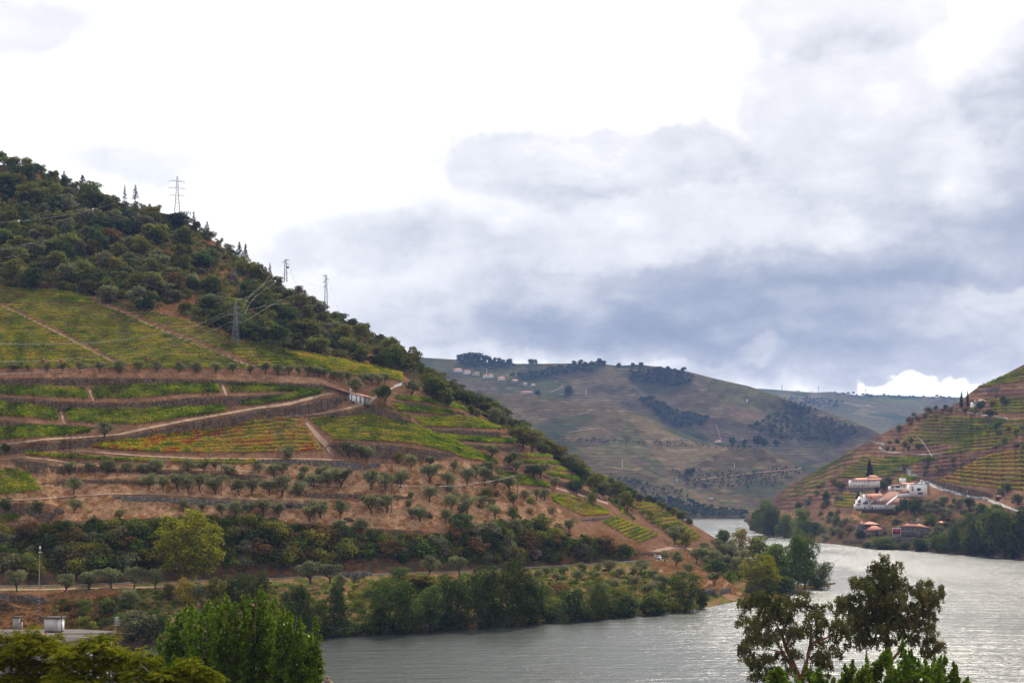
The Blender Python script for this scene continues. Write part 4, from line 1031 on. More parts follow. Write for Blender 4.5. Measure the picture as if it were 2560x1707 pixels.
# olives, counted along their lines
OLIVE_ROWS = [
    ('olive tree {} from the left along the path below the big vineyard', 'olives along the path below the big vineyard',
     [(117, 930, 28), (155, 931, 26), (201, 933, 31), (249, 933, 32), (300, 932, 31), (347, 931, 30), (392, 932, 30), (448, 931, 29), (491, 932, 29), (539, 933, 30), (583, 934, 31), (626, 935, 24), (662, 936, 30), (695, 938, 28), (722, 938, 27), (747, 939, 28), (771, 940, 29), (785, 941, 26), (797, 943, 28), (812, 945, 26), (30, 930, 22), (70, 929, 20)]),
    ('olive {} from the left in the bushy line behind the white house', 'bushy olives behind the white house',
     [(835, 950, 28), (852, 956, 32), (870, 960, 34), (889, 981, 40), (908, 962, 32), (928, 964, 34), (947, 965, 32), (962, 958, 28)]),
    ('olive tree {} from the left on the upper terrace of the grove', 'olives on the upper terrace of the grove',
     [(173, 1187, 36), (223, 1185, 32), (268, 1185, 39), (313, 1187, 34), (357, 1186, 30), (392, 1190, 46), (471, 1184, 40), (509, 1181, 32), (539, 1178, 28), (572, 1192, 36), (648, 1187, 38), (684, 1190, 34), (707, 1190, 36), (760, 1189, 28)]),
    ('olive tree {} from the left on the second terrace of the grove', 'olives on the second terrace of the grove',
     [(185, 1234, 44), (372, 1224, 45), (408, 1227, 42), (445, 1228, 46), (470, 1230, 50), (501, 1231, 50), (538, 1235, 49), (598, 1238, 44), (630, 1238, 46), (673, 1237, 38), (705, 1241, 54), (749, 1241, 43), (753, 1209, 30), (784, 1219, 38), (803, 1206, 45), (820, 1216, 47), (852, 1217, 50)]),
    ('olive tree {} from the left on the third terrace of the grove', 'olives on the third terrace of the grove',
     [(184, 1283, 38), (459, 1280, 34), (504, 1283, 30), (554, 1290, 36), (588, 1291, 42), (624, 1289, 35), (659, 1288, 42), (697, 1292, 38), (773, 1301, 43), (802, 1294, 50), (851, 1294, 46), (929, 1284, 49), (968, 1281, 47), (1028, 1254, 28), (1021, 1276, 30), (1029, 1298, 30), (1050, 1303, 40), (903, 1332, 40), (847, 1328, 30), (300, 1298, 28)]),
    ('olive tree {} from the left below the curved stone wall', 'olives below the curved stone wall',
     [(874, 1145, 43), (916, 1154, 42), (720, 1155, 42), (1027, 1171, 36), (1076, 1167, 30), (927, 1224, 50), (964, 1227, 47), (1002, 1218, 45), (1076, 1206, 47), (1134, 1179, 31), (1118, 1214, 37), (1168, 1212, 48), (1212, 1214, 52), (1236, 1220, 36), (1273, 1224, 36), (1190, 1196, 36), (1222, 1188, 36)]),
    ('olive tree {} from the left on the dry slope under the ridge terraces', 'olives on the dry slope under the ridge terraces',
     [(1074, 1255, 43), (1129, 1276, 43), (1168, 1284, 51), (1115, 1307, 37), (1152, 1290, 32), (1238, 1296, 38), (1206, 1271, 34), (1284, 1266, 32), (1312, 1252, 28), (1342, 1250, 30), (1362, 1250, 30), (1355, 1312, 32), (1423, 1331, 38), (1272, 1225, 30)]),
    ('grey-green olive {} from the left in the row beside the road', 'olives beside the road',
     [(42, 1478, 58), (163, 1480, 50), (222, 1473, 54), (278, 1470, 54), (335, 1470, 57), (388, 1472, 54), (776, 1458, 60), (825, 1458, 52), (852, 1468, 36), (1073, 1440, 53), (1149, 1438, 50)]),
    ('olive tree {} from the left on the dry grass between road and river', 'olives between road and river',
     [(1390, 1457, 28), (1442, 1457, 34), (1494, 1433, 30), (1524, 1432, 33), (1551, 1446, 30), (1584, 1443, 28), (1603, 1435, 38), (1633, 1454, 34), (1587, 1473, 34), (1660, 1476, 42), (1497, 1455, 28), (1720, 1435, 30), (1785, 1462, 34), (1365, 1440, 26), (1345, 1452, 30), (1410, 1436, 26), (1455, 1428, 24), (1535, 1470, 26), (1705, 1452, 28)]),
    ('olive tree {} from the left on the point beside the road bend', 'olives on the point by the road bend',
     [(1663, 1410, 36), (1690, 1416, 43), (1742, 1408, 42), (1766, 1413, 45), (1780, 1417, 46), (1805, 1398, 40), (1830, 1405, 44), (1855, 1412, 40), (1815, 1425, 40), (1845, 1435, 44), (1875, 1440, 40), (1795, 1380, 34), (1825, 1384, 34), (1870, 1400, 36), (1765, 1388, 34)]),
    ('dark round olive {} from the left among the ridge terraces', 'dark olives among the ridge terraces',
     [(963, 1011, 52), (1028, 990, 44), (1230, 1148, 40), (1290, 1155, 28), (1290, 1180, 30), (1272, 1165, 28), (1333, 1198, 36), (1352, 1195, 40), (1388, 1220, 30), (1442, 1235, 40), (1494, 1217, 31), (1687, 1360, 46), (261, 1096, 45)]),
]
srg0 = np.random.default_rng(77)
for lab, grp, pts in OLIVE_ROWS:
    for i, (u, v, h) in enumerate(sorted(pts)):
        dark = 'dark' in lab
        plant('olive_dark' if (dark and i % 3 == 1) else 'olive', A, u, v, h, lab.format(ORD[i]), 'olive tree', grp, 'olive_tree', wpx=h * (1.35 if u == 776 else 1.05) * srg0.uniform(.82, 1.22))

# single trees that stand out on the near hillside and bank
SINGLE = [
    ('plane', 470, 1470, 200, 168, 'tall yellow-green plane tree rising above the road', 'plane_tree'),
    ('yellow_tree', 463, 1515, 70, 62, 'small bright yellow autumn tree in front of the plane tree', 'yellow_tree'),
    ('olive', 503, 1520, 64, 52, 'grey-green bush beside the yellow tree', 'olive_tree'),
    ('wood_yellow', 544, 1525, 82, 60, 'brownish green tree just below the plane tree', 'tree'),
    ('river_tree', 585, 1515, 80, 90, 'feathery green tree behind the foreground poplars', 'tree'),
    ('river_tree', 645, 1530, 102, 76, 'rounded dark tree with yellow tips behind the poplars', 'tree'),
    ('river_tree', 746, 1595, 136, 92, 'dark ivy-covered tree at the water behind the poplars', 'tree'),
    ('river_tree', 800, 1596, 90, 60, 'light green leafy tree at the water between two dark ones', 'tree'),
    ('dark_tall', 852, 1590, 130, 58, 'slender creeper-covered tree on the river bank', 'tree'),
    ('river_tree', 975, 1582, 132, 140, 'broad round dark tree on the river bank', 'tree'),
    ('river_tree', 1080, 1578, 120, 90, 'dark tree beside the broad round one on the river bank', 'tree'),
    ('river_tree', 1138, 1574, 140, 104, 'bushy dark tree with pale leaf edges on the river bank', 'tree'),
    ('river_tree', 1201, 1569, 162, 96, 'tall dark green tree on the river bank', 'tree'),
    ('river_tree', 1282, 1565, 165, 118, 'tallest grey-green tree on the river bank', 'tree'),
    ('river_tree', 1340, 1561, 122, 88, 'dark full-crowned tree next to the tallest river tree', 'tree'),
    ('wood_dark', 1431, 1552, 84, 66, 'low dark tree over the water past the tall trees', 'tree'),
    ('river_tree', 1494, 1548, 92, 64, 'ivy-clad tree standing alone at the water', 'tree'),
    ('wood_dark', 1560, 1544, 60, 62, 'rounded bush at the water before the quay wall', 'tree'),
    ('wood', 1633, 1540, 62, 64, 'olive-brown bush on the bank near the quay wall', 'tree'),
    ('river_tree', 1712, 1534, 104, 92, 'dark dense tree beside the quay wall', 'tree'),
    ('wood_dark', 1752, 1528, 60, 50, 'small dark tree at the corner of the quay wall', 'tree'),
    ('olive', 325, 1520, 50, 46, 'grey olive on the rusty slope below the road', 'olive_tree'),
    ('wood_grey', 350, 1612, 92, 104, 'grey-green tree at the water beyond the flat roof', 'tree'),
    ('river_tree', 390, 1605, 80, 70, 'light leafy bush at the water beside the poplars', 'tree'),
    ('wood_yellow', 212, 1585, 46, 58, 'bright green sapling behind the flat roof', 'tree'),
    ('wood_dark', 270, 1545, 46, 52, 'dark thorny bush on the rusty slope', 'bush'),
    ('wood', 420, 1500, 44, 50, 'green bush on the slope before the yellow tree', 'bush'),
    ('shrub_dark', 1000, 1448, 34, 62, 'dark creeper bush hanging over the road wall', 'bush'),
    ('wood_yellow', 1040, 1475, 40, 120, 'yellow-green bramble bank under the road', 'bush'),
    ('olive_dark', 1152, 1349, 66, 58, 'tall dark cypress-like bush on the rocky bank', 'tree'),
    ('wood_grey', 1265, 1400, 66, 50, 'rounded brown-green bush on the rocky bank', 'tree'),
    ('wood', 1215, 1252, 34, 42, 'glossy dark green fig tree between olives', 'tree'),
    ('wood_yellow', 997, 1160, 34, 24, 'light green sapling under the curved stone wall', 'tree'),
    ('shrub_dark', 98, 1280, 32, 34, 'dark green bush hanging over the dark terrace wall', 'bush'),
    ('shrub_dark', 12, 1275, 34, 44, 'dark bush at the end of the dark terrace wall', 'bush'),
    ('shrub_dark', 10, 1128, 22, 30, 'dark green bush on the track at the frame edge', 'bush'),
    ('shrub_dark', 1487, 1240, 22, 22, 'small ivy-clad stump below the dark round trees', 'bush'),
    ('shrub', 1480, 1258, 30, 32, 'bright green bush above the bright square of vines', 'bush'),
    ('poplar_far', 1982, 1468, 132, 84, 'tall light green poplar on the point', 'poplar'),
    ('river_tree', 2012, 1476, 152, 78, 'tall dark tree at the tip of the point', 'tree'),
    ('river_tree', 2042, 1480, 78, 76, 'bushy green tree leaning over the water at the point', 'tree'),
    ('plane', 1903, 1490, 108, 104, 'rounded yellow-green tree at the water on the point', 'tree'),
    ('wood', 1901, 1412, 74, 80, 'dark round tree behind the others on the point', 'tree'),
    ('yellow_tree', 1849, 1372, 54, 56, 'yellowish tree on the skyline of the point', 'tree'),
    ('poplar_far', 1945, 1460, 100, 90, 'green tree next to the tall poplar on the point', 'tree'),
    ('wood_dark', 1955, 1486, 46, 60, 'dark bush over the landing stage on the point', 'bush'),
    ('olive', 1920, 1490, 44, 26, 'slim silvery tree at the water on the point', 'tree'),
    ('wood_dark', 1811, 1368, 46, 40, 'dark tree on the ridge end before the yellowish one', 'tree'),
    ('wood', 8, 414, 36, 42, 'round tree standing alone on the hilltop', 'tree'),
    ('wood_dark', 690, 858, 52, 62, 'large dark round oak at the edge of the vineyard', 'oak_tree'),
    ('wood_dark', 635, 850, 44, 62, 'dark bushy oak next to the lattice pylon', 'oak_tree'),
    ('wood_grey', 166, 705, 46, 62, 'large silvery tree on the bank above the vineyard', 'tree'),
    ('wood_grey', 345, 778, 62, 66, 'tall silvery tree at the vineyard edge', 'tree'),
    ('wood_dark', 745, 874, 42, 36, 'dark upright tree at the vineyard edge past the oaks', 'tree'),
    ('wood', 1035, 930, 62, 62, 'big spreading oak on the skyline at the end of the wood', 'oak_tree'),
    ('wood_dark', 990, 925, 46, 46, 'dark oak beside the big spreading oak', 'oak_tree'),
    ('cedar_flat', 440, 575, 46, 62, 'dark flat-topped cedar below the hilltop pylon', 'cedar_tree'),
    ('conifer', 205, 475, 40, 36, 'drooping cedar on the skyline of the wood', 'cedar_tree'),
    ('conifer_bare', 160, 458, 34, 28, 'bare thin conifer on the skyline near the hilltop', 'conifer_tree'),
    ('conifer_bare', 312, 502, 46, 18, 'narrow spire-like bare conifer on the skyline', 'conifer_tree'),
    ('conifer_bare', 338, 502, 44, 26, 'bare drooping conifer next to the narrow spire', 'conifer_tree'),
    ('conifer_bare', 484, 578, 52, 28, 'bare conifer just past the hilltop pylon', 'conifer_tree'),
    ('conifer_bare', 517, 592, 44, 28, 'second bare conifer past the hilltop pylon', 'conifer_tree'),
    ('conifer', 598, 640, 40, 24, 'dark conifer on the skyline above the rock face', 'conifer_tree'),
    ('conifer', 612, 646, 42, 22, 'twin dark conifer on the skyline above the rock face', 'conifer_tree'),
    ('conifer_bare', 675, 690, 34, 20, 'small bare tree on the skyline before the first power tower', 'conifer_tree'),
    ('wood_rust', 745, 748, 34, 36, 'rusty-leaved tree on the skyline between the towers', 'tree'),
]
for kind, u, v, h, w, lab, nm in SINGLE:
    plant(kind, A, u, v, h, lab, {'plane_tree': 'plane tree', 'olive_tree': 'olive tree', 'oak_tree': 'oak tree', 'cedar_tree': 'cedar', 'conifer_tree': 'conifer'}.get(nm, nm if '_' not in nm else 'tree'), None, nm, wpx=w)


def scatter(poly, spacing, rg, jitter=0.42, keep=1.0):
    a = np.asarray(poly, float); lo, hi = a.min(0), a.max(0)
    out = []; row = 0; v = lo[1]
    while v < hi[1]:
        sp = spacing(v) if callable(spacing) else spacing
        u = lo[0] + (sp / 2 if row % 2 else 0)
        while u < hi[0]:
            if rg.random() < keep: out.append((u + rg.normal(0, jitter * sp), v + rg.normal(0, jitter * sp * 0.6)))
            u += sp
        v += sp * 0.72; row += 1
    out = np.array(out)
    return out[inpoly(out[:, 0], out[:, 1], poly)]


srg = np.random.default_rng(21)
WOODMARK = [(150, 'near the hilltop'), (255, 'under the drooping cedar'), (390, 'under the narrow spire conifer'), (500, 'under the hilltop pylon'), (640, 'around the dark rock face'), (760, 'under the first ridge tower'), (880, 'under the second ridge tower'), (1060, 'towards the big spreading oak'),
            (1150, 'above the highest vine terrace'), (1260, 'above the third vine terrace'), (1360, 'above the fourth vine terrace'), (1480, 'above the seventh vine terrace'), (1600, 'above the vines at the ridge end'), (9999, 'where the ridge meets the point')]
BANKMARK = [(160, 'behind the antenna mast'), (390, 'behind the roadside olives'), (560, 'beside the plane tree'), (700, 'past the plane tree'), (860, 'above the pair of grey roadside olives'), (1010, 'above the creeper bush'), (1130, 'by the dark cypress-like bush'), (1300, 'by the rounded brown-green bush'), (1450, 'under the bright square of vines'), (1600, 'near the diagonal vine rows'), (1800, 'by the quay wall'), (9999, 'on the point')]
TONE = {'wood': 'olive-green', 'wood_grey': 'grey-green', 'wood_dark': 'dark green', 'wood_yellow': 'yellow-green', 'wood_rust': 'brownish', 'shrub': 'green', 'shrub_grey': 'grey-green', 'shrub_dark': 'dark green', 'shrub_yellow': 'yellow-green', 'shrub_rust': 'rust-brown', 'olive': 'silvery'}


def mark(u, marks): return next(t for lim, t in marks if u < lim)


# the wood on the upper slope: every tree that can be told apart
WOODZ = [
    ([(0, 428), (160, 470), (330, 525), (440, 560), (520, 605), (520, 720), (400, 775), (300, 752), (204, 738), (136, 722), (0, 722)], 34, (36, 56), 'tree {} in the wood above the big vineyard', 'trees of the wood on the upper slope'),
    ([(520, 610), (600, 660), (700, 725), (815, 788), (900, 828), (1000, 890), (1060, 940), (1005, 935), (941, 916), (860, 898), (778, 885), (669, 864), (604, 848), (520, 818), (440, 790), (520, 730)], 33, (34, 54), 'tree {} in the wood below the power towers', 'trees of the wood on the upper slope'),
    ([(1060, 945), (1180, 1005), (1340, 1100), (1480, 1205), (1600, 1275), (1720, 1348), (1720, 1362), (1640, 1318), (1560, 1270), (1480, 1218), (1400, 1160), (1330, 1118), (1280, 1092), (1210, 1050), (1120, 1006), (1060, 985)], 26, (34, 50), 'tree {} in the narrow wood along the ridge', 'trees of the wood along the ridge'),
]
KINDS = [('wood', .40, 'olive-green'), ('wood_grey', .24, 'grey-green'), ('wood_dark', .22, 'dark green'), ('wood_yellow', .12, 'yellow-green'), ('wood_rust', .02, 'brownish')]
n_wood = 0
for poly, sp, hr, lab, grp in WOODZ:
    for (u, v) in sorted(map(tuple, scatter(poly, sp, srg)), key=lambda q: q[1]):
        if abs(u - 590) < 26 and v > 840: continue
        if inpoly(np.array([u]), np.array([v]), [(395, 622), (440, 598), (470, 620), (460, 650), (400, 650)])[0] or inpoly(np.array([u]), np.array([v]), [(540, 610), (600, 690), (590, 740), (560, 735), (530, 650)])[0]: continue
        j = int(np.searchsorted(np.cumsum([k[1] for k in KINDS]), srg.random())); j = min(j, 4)
        h = srg.uniform(hr[0] * .62, hr[1] * 1.08) * (0.85 if KINDS[j][0] == 'wood_grey' else 1.0)
        plant(KINDS[j][0], A, u, v + h * 0.25, h, '%s %s tree %s in the wood %s' % ('large' if h > 45 else 'small', KINDS[j][2], 'high' if v < float(pl(CREST_A, u)) + 90 else 'low', mark(u, WOODMARK)), 'tree', grp, 'tree', wpx=h * srg.uniform(0.8, 1.6), sink=0.4); n_wood += 1
for x in np.arange(20, 1080, 21):
    u = x + srg.normal(0, 5); v = float(pl(CREST_A, u))
    if 425 < u < 462 or 700 < u < 726 or 806 < u < 826: continue
    kd = ['wood', 'wood_dark', 'wood_grey', 'wood'][srg.integers(4)]
    plant(kd, A, u, v + 10, srg.uniform(20, 34), '%s tree on the skyline %s' % (TONE[kd], mark(u, WOODMARK)), 'tree', 'trees along the skyline of the near hill', 'tree', wpx=srg.uniform(26, 38))

for x in np.arange(1072, 1730, 12.5):
    u = x + srg.normal(0, 4); v = float(pl(CREST_A, u)); h = srg.uniform(30, 46); kd = ['wood', 'wood_dark', 'wood_grey', 'wood', 'wood_yellow'][srg.integers(5)]
    if u > 1575: h *= .55
    plant(kd, A, u, v + srg.uniform(8, 20) * (1 if u < 1575 else .3), h, '%s %s tree on the ridge skyline %s' % ('large' if h > 38 else 'small', TONE[kd], mark(u, WOODMARK)), 'tree', 'trees along the skyline of the near hill', 'ridge_tree', wpx=h * srg.uniform(.95, 1.35), sink=.4)
for x in np.arange(690, 1745, 23):
    u = x + srg.normal(0, 5); h = srg.uniform(24, 42); kd = ['shrub', 'shrub_dark', 'shrub_grey', 'shrub_yellow', 'shrub'][srg.integers(5)]
    if 1752 < u < 1835: continue
    plant(kd, A, u, float(pl(FOOT_A, u)) - 1, h, '%s %s bush trailing in the water %s' % ('large' if h > 33 else 'small', TONE[kd], mark(u, BANKMARK)), 'shrub', 'bushes trailing in the water', 'riverside_bush', wpx=h * srg.uniform(1.2, 1.8), sink=.2)

# shrubs of the rocky bank above the road, of the waterline and of the dry slopes
SHRUBZ = [
    ([(0, 1325), (160, 1322), (300, 1305), (480, 1302), (640, 1300), (760, 1318), (900, 1336), (1060, 1345), (1060, 1400), (900, 1405), (700, 1415), (400, 1425), (0, 1440)], 38, (28, 54), 'shrub on the bank above the road', 'shrubs of the bank above the road', ['shrub', 'shrub', 'shrub', 'shrub_dark', 'shrub_grey', 'shrub_yellow', 'shrub_rust']),
    ([(1060, 1345), (1200, 1330), (1300, 1300), (1420, 1345), (1540, 1365), (1600, 1385), (1560, 1398), (1400, 1405), (1200, 1415), (1060, 1410)], 35, (24, 46), 'shrub on the rocky bank', 'shrubs of the rocky bank', ['shrub', 'shrub_grey', 'shrub_yellow', 'shrub_rust', 'shrub_dark']),
    ([(700, 1560), (900, 1556), (1100, 1548), (1300, 1538), (1500, 1522), (1640, 1512), (1660, 1530), (1500, 1545), (1300, 1560), (1000, 1580), (780, 1592), (700, 1596)], 31, (28, 50), 'bush over the water along the shore', 'bushes along the near shore', ['shrub', 'shrub_dark', 'shrub_grey', 'shrub_dark']),
    ([(860, 1470), (1100, 1455), (1330, 1440), (1330, 1500), (1100, 1520), (900, 1540)], 36, (22, 40), 'bush between road and river trees', 'bushes between road and river trees', ['shrub_yellow', 'shrub', 'shrub', 'shrub_yellow']),
    ([(1340, 1470), (1500, 1455), (1640, 1460), (1700, 1480), (1640, 1515), (1500, 1530), (1340, 1545)], 36, (20, 34), 'bush in the dry grass', 'bushes in the dry grass by the shore', ['shrub_grey', 'shrub', 'shrub_yellow', 'shrub_rust']),
    ([(130, 1500), (330, 1490), (400, 1530), (330, 1600), (130, 1575)], 34, (18, 34), 'scrub bush on the rusty slope', 'scrub on the rusty slope', ['shrub_rust', 'shrub', 'shrub_dark', 'shrub_rust']),
    ([(1080, 1215), (1290, 1235), (1400, 1270), (1450, 1320), (1330, 1345), (1200, 1320), (1180, 1260)], 44, (12, 24), 'low bush under the ridge terraces', 'low bushes under the ridge terraces', ['shrub', 'shrub_rust', 'shrub_yellow', 'shrub_grey']),
    ([(0, 700), (140, 700), (300, 735), (380, 760), (300, 748), (140, 718), (0, 718)], 26, (14, 24), 'low bush edging the big vineyard', 'bushes along the top of the big vineyard', ['shrub', 'shrub_rust', 'shrub_yellow']),
    ([(1750, 1395), (1870, 1380), (1960, 1430), (2030, 1460), (1990, 1476), (1880, 1488), (1800, 1440)], 30, (24, 40), 'bush between taller trees', 'bushes of the point', ['shrub', 'shrub_grey', 'shrub', 'shrub_dark']),
]
for poly, sp, hr, lab, grp, kinds in SHRUBZ:
    for (u, v) in scatter(poly, sp, srg):
        h = srg.uniform(*hr); kd = kinds[srg.integers(len(kinds))]
        plant(kd, A, u, v + h * 0.2, h, '%s %s %s' % (TONE[kd], lab, mark(u, BANKMARK)), 'shrub', grp, 'riverside_bush' if 'water' in lab or 'dry grass' in lab or 'river' in lab else 'shrub', wpx=h * srg.uniform(1.2, 1.8), sink=0.3)


# ground cover nobody could count
def cover(name, label, fld, polys, n, size, mat, up=0.8, lift=0.6, seed=1, asp=0.6, lines=(), cat='undergrowth', clump=1):
    rg = np.random.default_rng(seed)
    U, Vv = [], []
    for poly in polys:
        a = np.asarray(poly, float); lo, hi = a.min(0), a.max(0)
        u, v = rg.uniform(lo[0], hi[0], n), rg.uniform(lo[1], hi[1], n)
        k = inpoly(u, v, poly) & (fbm(u / 25, v / 14, seed + 3, 3) > 0.42)
        U.append(u[k]); Vv.append(v[k])
    for pts, m in lines:
        a = np.asarray(pts, float)
        u = rg.uniform(a[0, 0], a[-1, 0], int(m * (a[-1, 0] - a[0, 0]))); k = vnoise(u / 6, u * 0, seed) > 0.3; u = u[k]
        U.append(u); Vv.append(np.interp(u, a[:, 0], a[:, 1]) + rg.normal(0, 0.5, len(u)))
    U, Vv = np.concatenate(U), np.concatenate(Vv)
    if clump > 1:
        U, Vv = np.repeat(U, clump), np.repeat(Vv, clump)
        U, Vv = U + rg.normal(0, 2.5, len(U)), Vv + rg.normal(0, 1.5, len(U))
    C = fld.p(U, Vv); sc = C[:, 1] / 560.0
    C[:, 2] += rg.uniform(0, lift, len(C)) * sc
    N = unit(np.stack([rg.normal(0, .5, len(C)), rg.normal(-.4, .5, len(C)), np.full(len(C), up)], 1))
    V, Qd = leaf_quads(C, N, size * sc * rg.uniform(.6, 1.4, len(C)), asp, rg)
    o = link(name, mesh_np(name, V, Qd, {'shade': np.repeat(np.clip(rg.normal(.5, .22, len(C)), 0, 1), 4)}, (M[mat],)))
    return tag(o, label, cat, None, 'stuff')


edges = [([(u, t - 0.5) for u, t, b in w], 2.2) for w in WPTS]
cover('dry_grass', 'dry tan and rust grass on the terraces and along the wall tops', A, [OLIVES, [(0, 1480), (330, 1475), (400, 1520), (330, 1600), (0, 1600)], [(1600, 1385), (1720, 1375), (1790, 1420), (1870, 1495), (1740, 1470), (1640, 1435)], [(1430, 1300), (1560, 1345), (1640, 1370), (1620, 1395), (1480, 1340)]], 60000, 0.26, 'dry_grass', 0.3, 0.35, 3, 0.4, edges, 'dry grass')
cover('undergrowth', 'low scrub filling the wood and the dark bank above the road', A, [z[0] for z in WOODZ] + [SHRUBZ[0][0], SHRUBZ[1][0]], 7000, 0.45, 'shrub', 0.8, 1.2, 4, 0.7, clump=2)
cover('weeds', 'yellow-green weeds and brambles below the road', A, [SHRUBZ[3][0], SHRUBZ[4][0], SHRUBZ[5][0]], 9000, 0.35, 'weeds', 0.7, 0.7, 6, 0.6)
cover('dry_grass', 'tan grass on the brown banks of the far slope', R, [[(2100, 1130), (2300, 1030), (2560, 930), (2700, 900), (2700, 1240), (2350, 1200), (2240, 1200)], [(2130, 1281), (2300, 1285), (2330, 1310), (2180, 1312)]], 9000, 0.35, 'dry_grass', 0.4, 0.3, 7, 0.4, (), 'dry grass')

# ------------------------------------------------------------------ trees of the far bank and the valley beyond
RB = [
    ('poplar_far', 1912, 1340, 92, 66, 'broad light green tree at the river bend'), ('river_tree', 1935, 1345, 84, 70, 'dark green tree inside the clump at the river bend'), ('poplar_far', 1963, 1348, 66, 50, 'rounded green tree of the clump at the river bend'),
    ('poplar_far', 2007, 1338, 70, 54, 'yellow-green tree at the end of the clump at the river bend'), ('river_tree', 1890, 1332, 56, 44, 'bush over the water at the tip of the river bend'), ('river_tree', 2030, 1340, 40, 50, 'low bush past the clump at the river bend'),
    ('wood_dark', 2063, 1258, 34, 24, 'dark conical tree above the river bend'), ('wood_dark', 2100, 1222, 22, 30, 'dark bushy tree by the pale-roofed house'),
    ('cypress', 2403, 1017, 42, 9, 'tall cypress beside the hilltop house'), ('cypress', 2420, 1016, 39, 7, 'slimmer cypress beside the hilltop house'), ('cypress', 2176, 1191, 46, 16, 'dark pointed conifer behind the pale-roofed house'),
    ('cypress', 2192, 1234, 33, 11, 'clipped cypress in front of the pale-roofed house'), ('cypress', 2144, 1262, 36, 11, 'cypress at the gable end of the white winery'),
    ('wood_dark', 2452, 1022, 22, 24, 'dark tree in front of the hilltop house'), ('wood_rust', 2481, 1018, 17, 19, 'brownish round tree beside the hilltop house'), ('wood_dark', 2508, 1014, 25, 29, 'large round green tree past the hilltop house'),
    ('wood_yellow', 2437, 1036, 20, 20, 'bright green round tree below the hilltop house'), ('wood_yellow', 2472, 1040, 19, 32, 'spreading bright green tree below the hilltop house'), ('wood_yellow', 2412, 1030, 14, 18, 'small bright tree on the lane below the cypresses'),
    ('river_tree', 2322, 1164, 26, 16, 'upright green tree above the hairpin road'), ('wood_grey', 2170, 1194, 18, 22, 'grey-green tree beside the pointed conifer'), ('wood_dark', 2212, 1226, 28, 30, 'dark tree between pale-roofed house and winery'),
    ('wood_grey', 2222, 1212, 24, 26, 'silvery tree behind the winery'), ('wood_grey', 2186, 1218, 16, 26, 'brown-green tree before the pale-roofed house'), ('wood_dark', 2264, 1284, 40, 30, 'dark tree at the corner of the winery terrace'), ('wood_dark', 2284, 1288, 42, 34, 'dark round tree below the modern white cube'),
    ('wood', 2246, 1286, 26, 26, 'brown-green bush at the end of the winery terrace'), ('wood_dark', 2245, 1341, 22, 25, 'round dark tree in front of the billboard'), ('wood_dark', 2208, 1339, 20, 26, 'dark tree between the red roof and the billboard'),
    ('wood_dark', 2153, 1346, 22, 26, 'green tree before the red-roofed riverside house'), ('wood_grey', 2345, 1345, 34, 46, 'large grey olive beside the stone house'), ('wood_yellow', 2312, 1340, 16, 26, 'bright bush against the stone house'),
    ('wood_grey', 2243, 1310, 16, 26, 'grey bush above the billboard'), ('wood_yellow', 2318, 1312, 14, 20, 'yellow-green bush by the ruined gable'),
    ('river_tree', 2300, 1378, 34, 60, 'low green trees on the water below the stone house'), ('poplar_far', 2218, 1376, 36, 70, 'light green bush on the water below the billboard'), ('river_tree', 2196, 1372, 34, 40, 'grey-green bush on the water by the slipway'),
    ('river_tree', 2172, 1372, 20, 34, 'small bush at the water by the low quay'), ('river_tree', 2262, 1377, 26, 34, 'dark bush at the water under the quay wall'), ('river_tree', 2340, 1380, 46, 48, 'green tree at the water past the stone house'),
    ('poplar_far', 2362, 1383, 52, 44, 'light green tree at the water past the stone house'), ('river_tree', 2388, 1386, 84, 50, 'tall green tree on the shore below the ruined walls'), ('poplar_far', 2415, 1386, 50, 46, 'bright yellow-green tree on the shore'),
    ('river_tree', 2440, 1390, 100, 64, 'tall tree of the shore wood with an open crown'), ('wood', 2478, 1392, 130, 76, 'tallest tree of the shore wood'), ('river_tree', 2512, 1394, 120, 72, 'dark tree in the middle of the shore wood'),
    ('wood', 2548, 1397, 130, 80, 'broad olive-green tree at the edge of the shore wood'), ('river_tree', 2590, 1400, 130, 80, 'tree of the shore wood beyond the frame edge'), ('wood_dark', 2460, 1300, 44, 44, 'dark tree under the road of parked cars'), ('yellow_tree', 2525, 1372, 26, 20, 'orange-yellow young tree in the shore wood'),
    ('wood_dark', 2424, 1272, 30, 36, 'dark bush below the road of parked cars'), ('river_tree', 2495, 1330, 70, 60, 'tree above the water at the back of the shore wood'), ('river_tree', 2430, 1340, 60, 50, 'tree above the shore below the olive terrace'),
    ('wood_dark', 2518, 1230, 24, 28, 'dark oak beside the small shed by the road'), ('wood', 2500, 1240, 22, 24, 'bush behind the small shed by the road'), ('wood', 2545, 1262, 30, 36, 'bush on the bank past the small shed'),
]
for kind, u, v, h, w, lab in RB:
    plant(kind, R, u, v, h, lab, 'cypress' if kind == 'cypress' else 'tree', 'trees of the far bank', 'cypress_tree' if kind == 'cypress' else 'tree', wpx=w, sink=0.5)
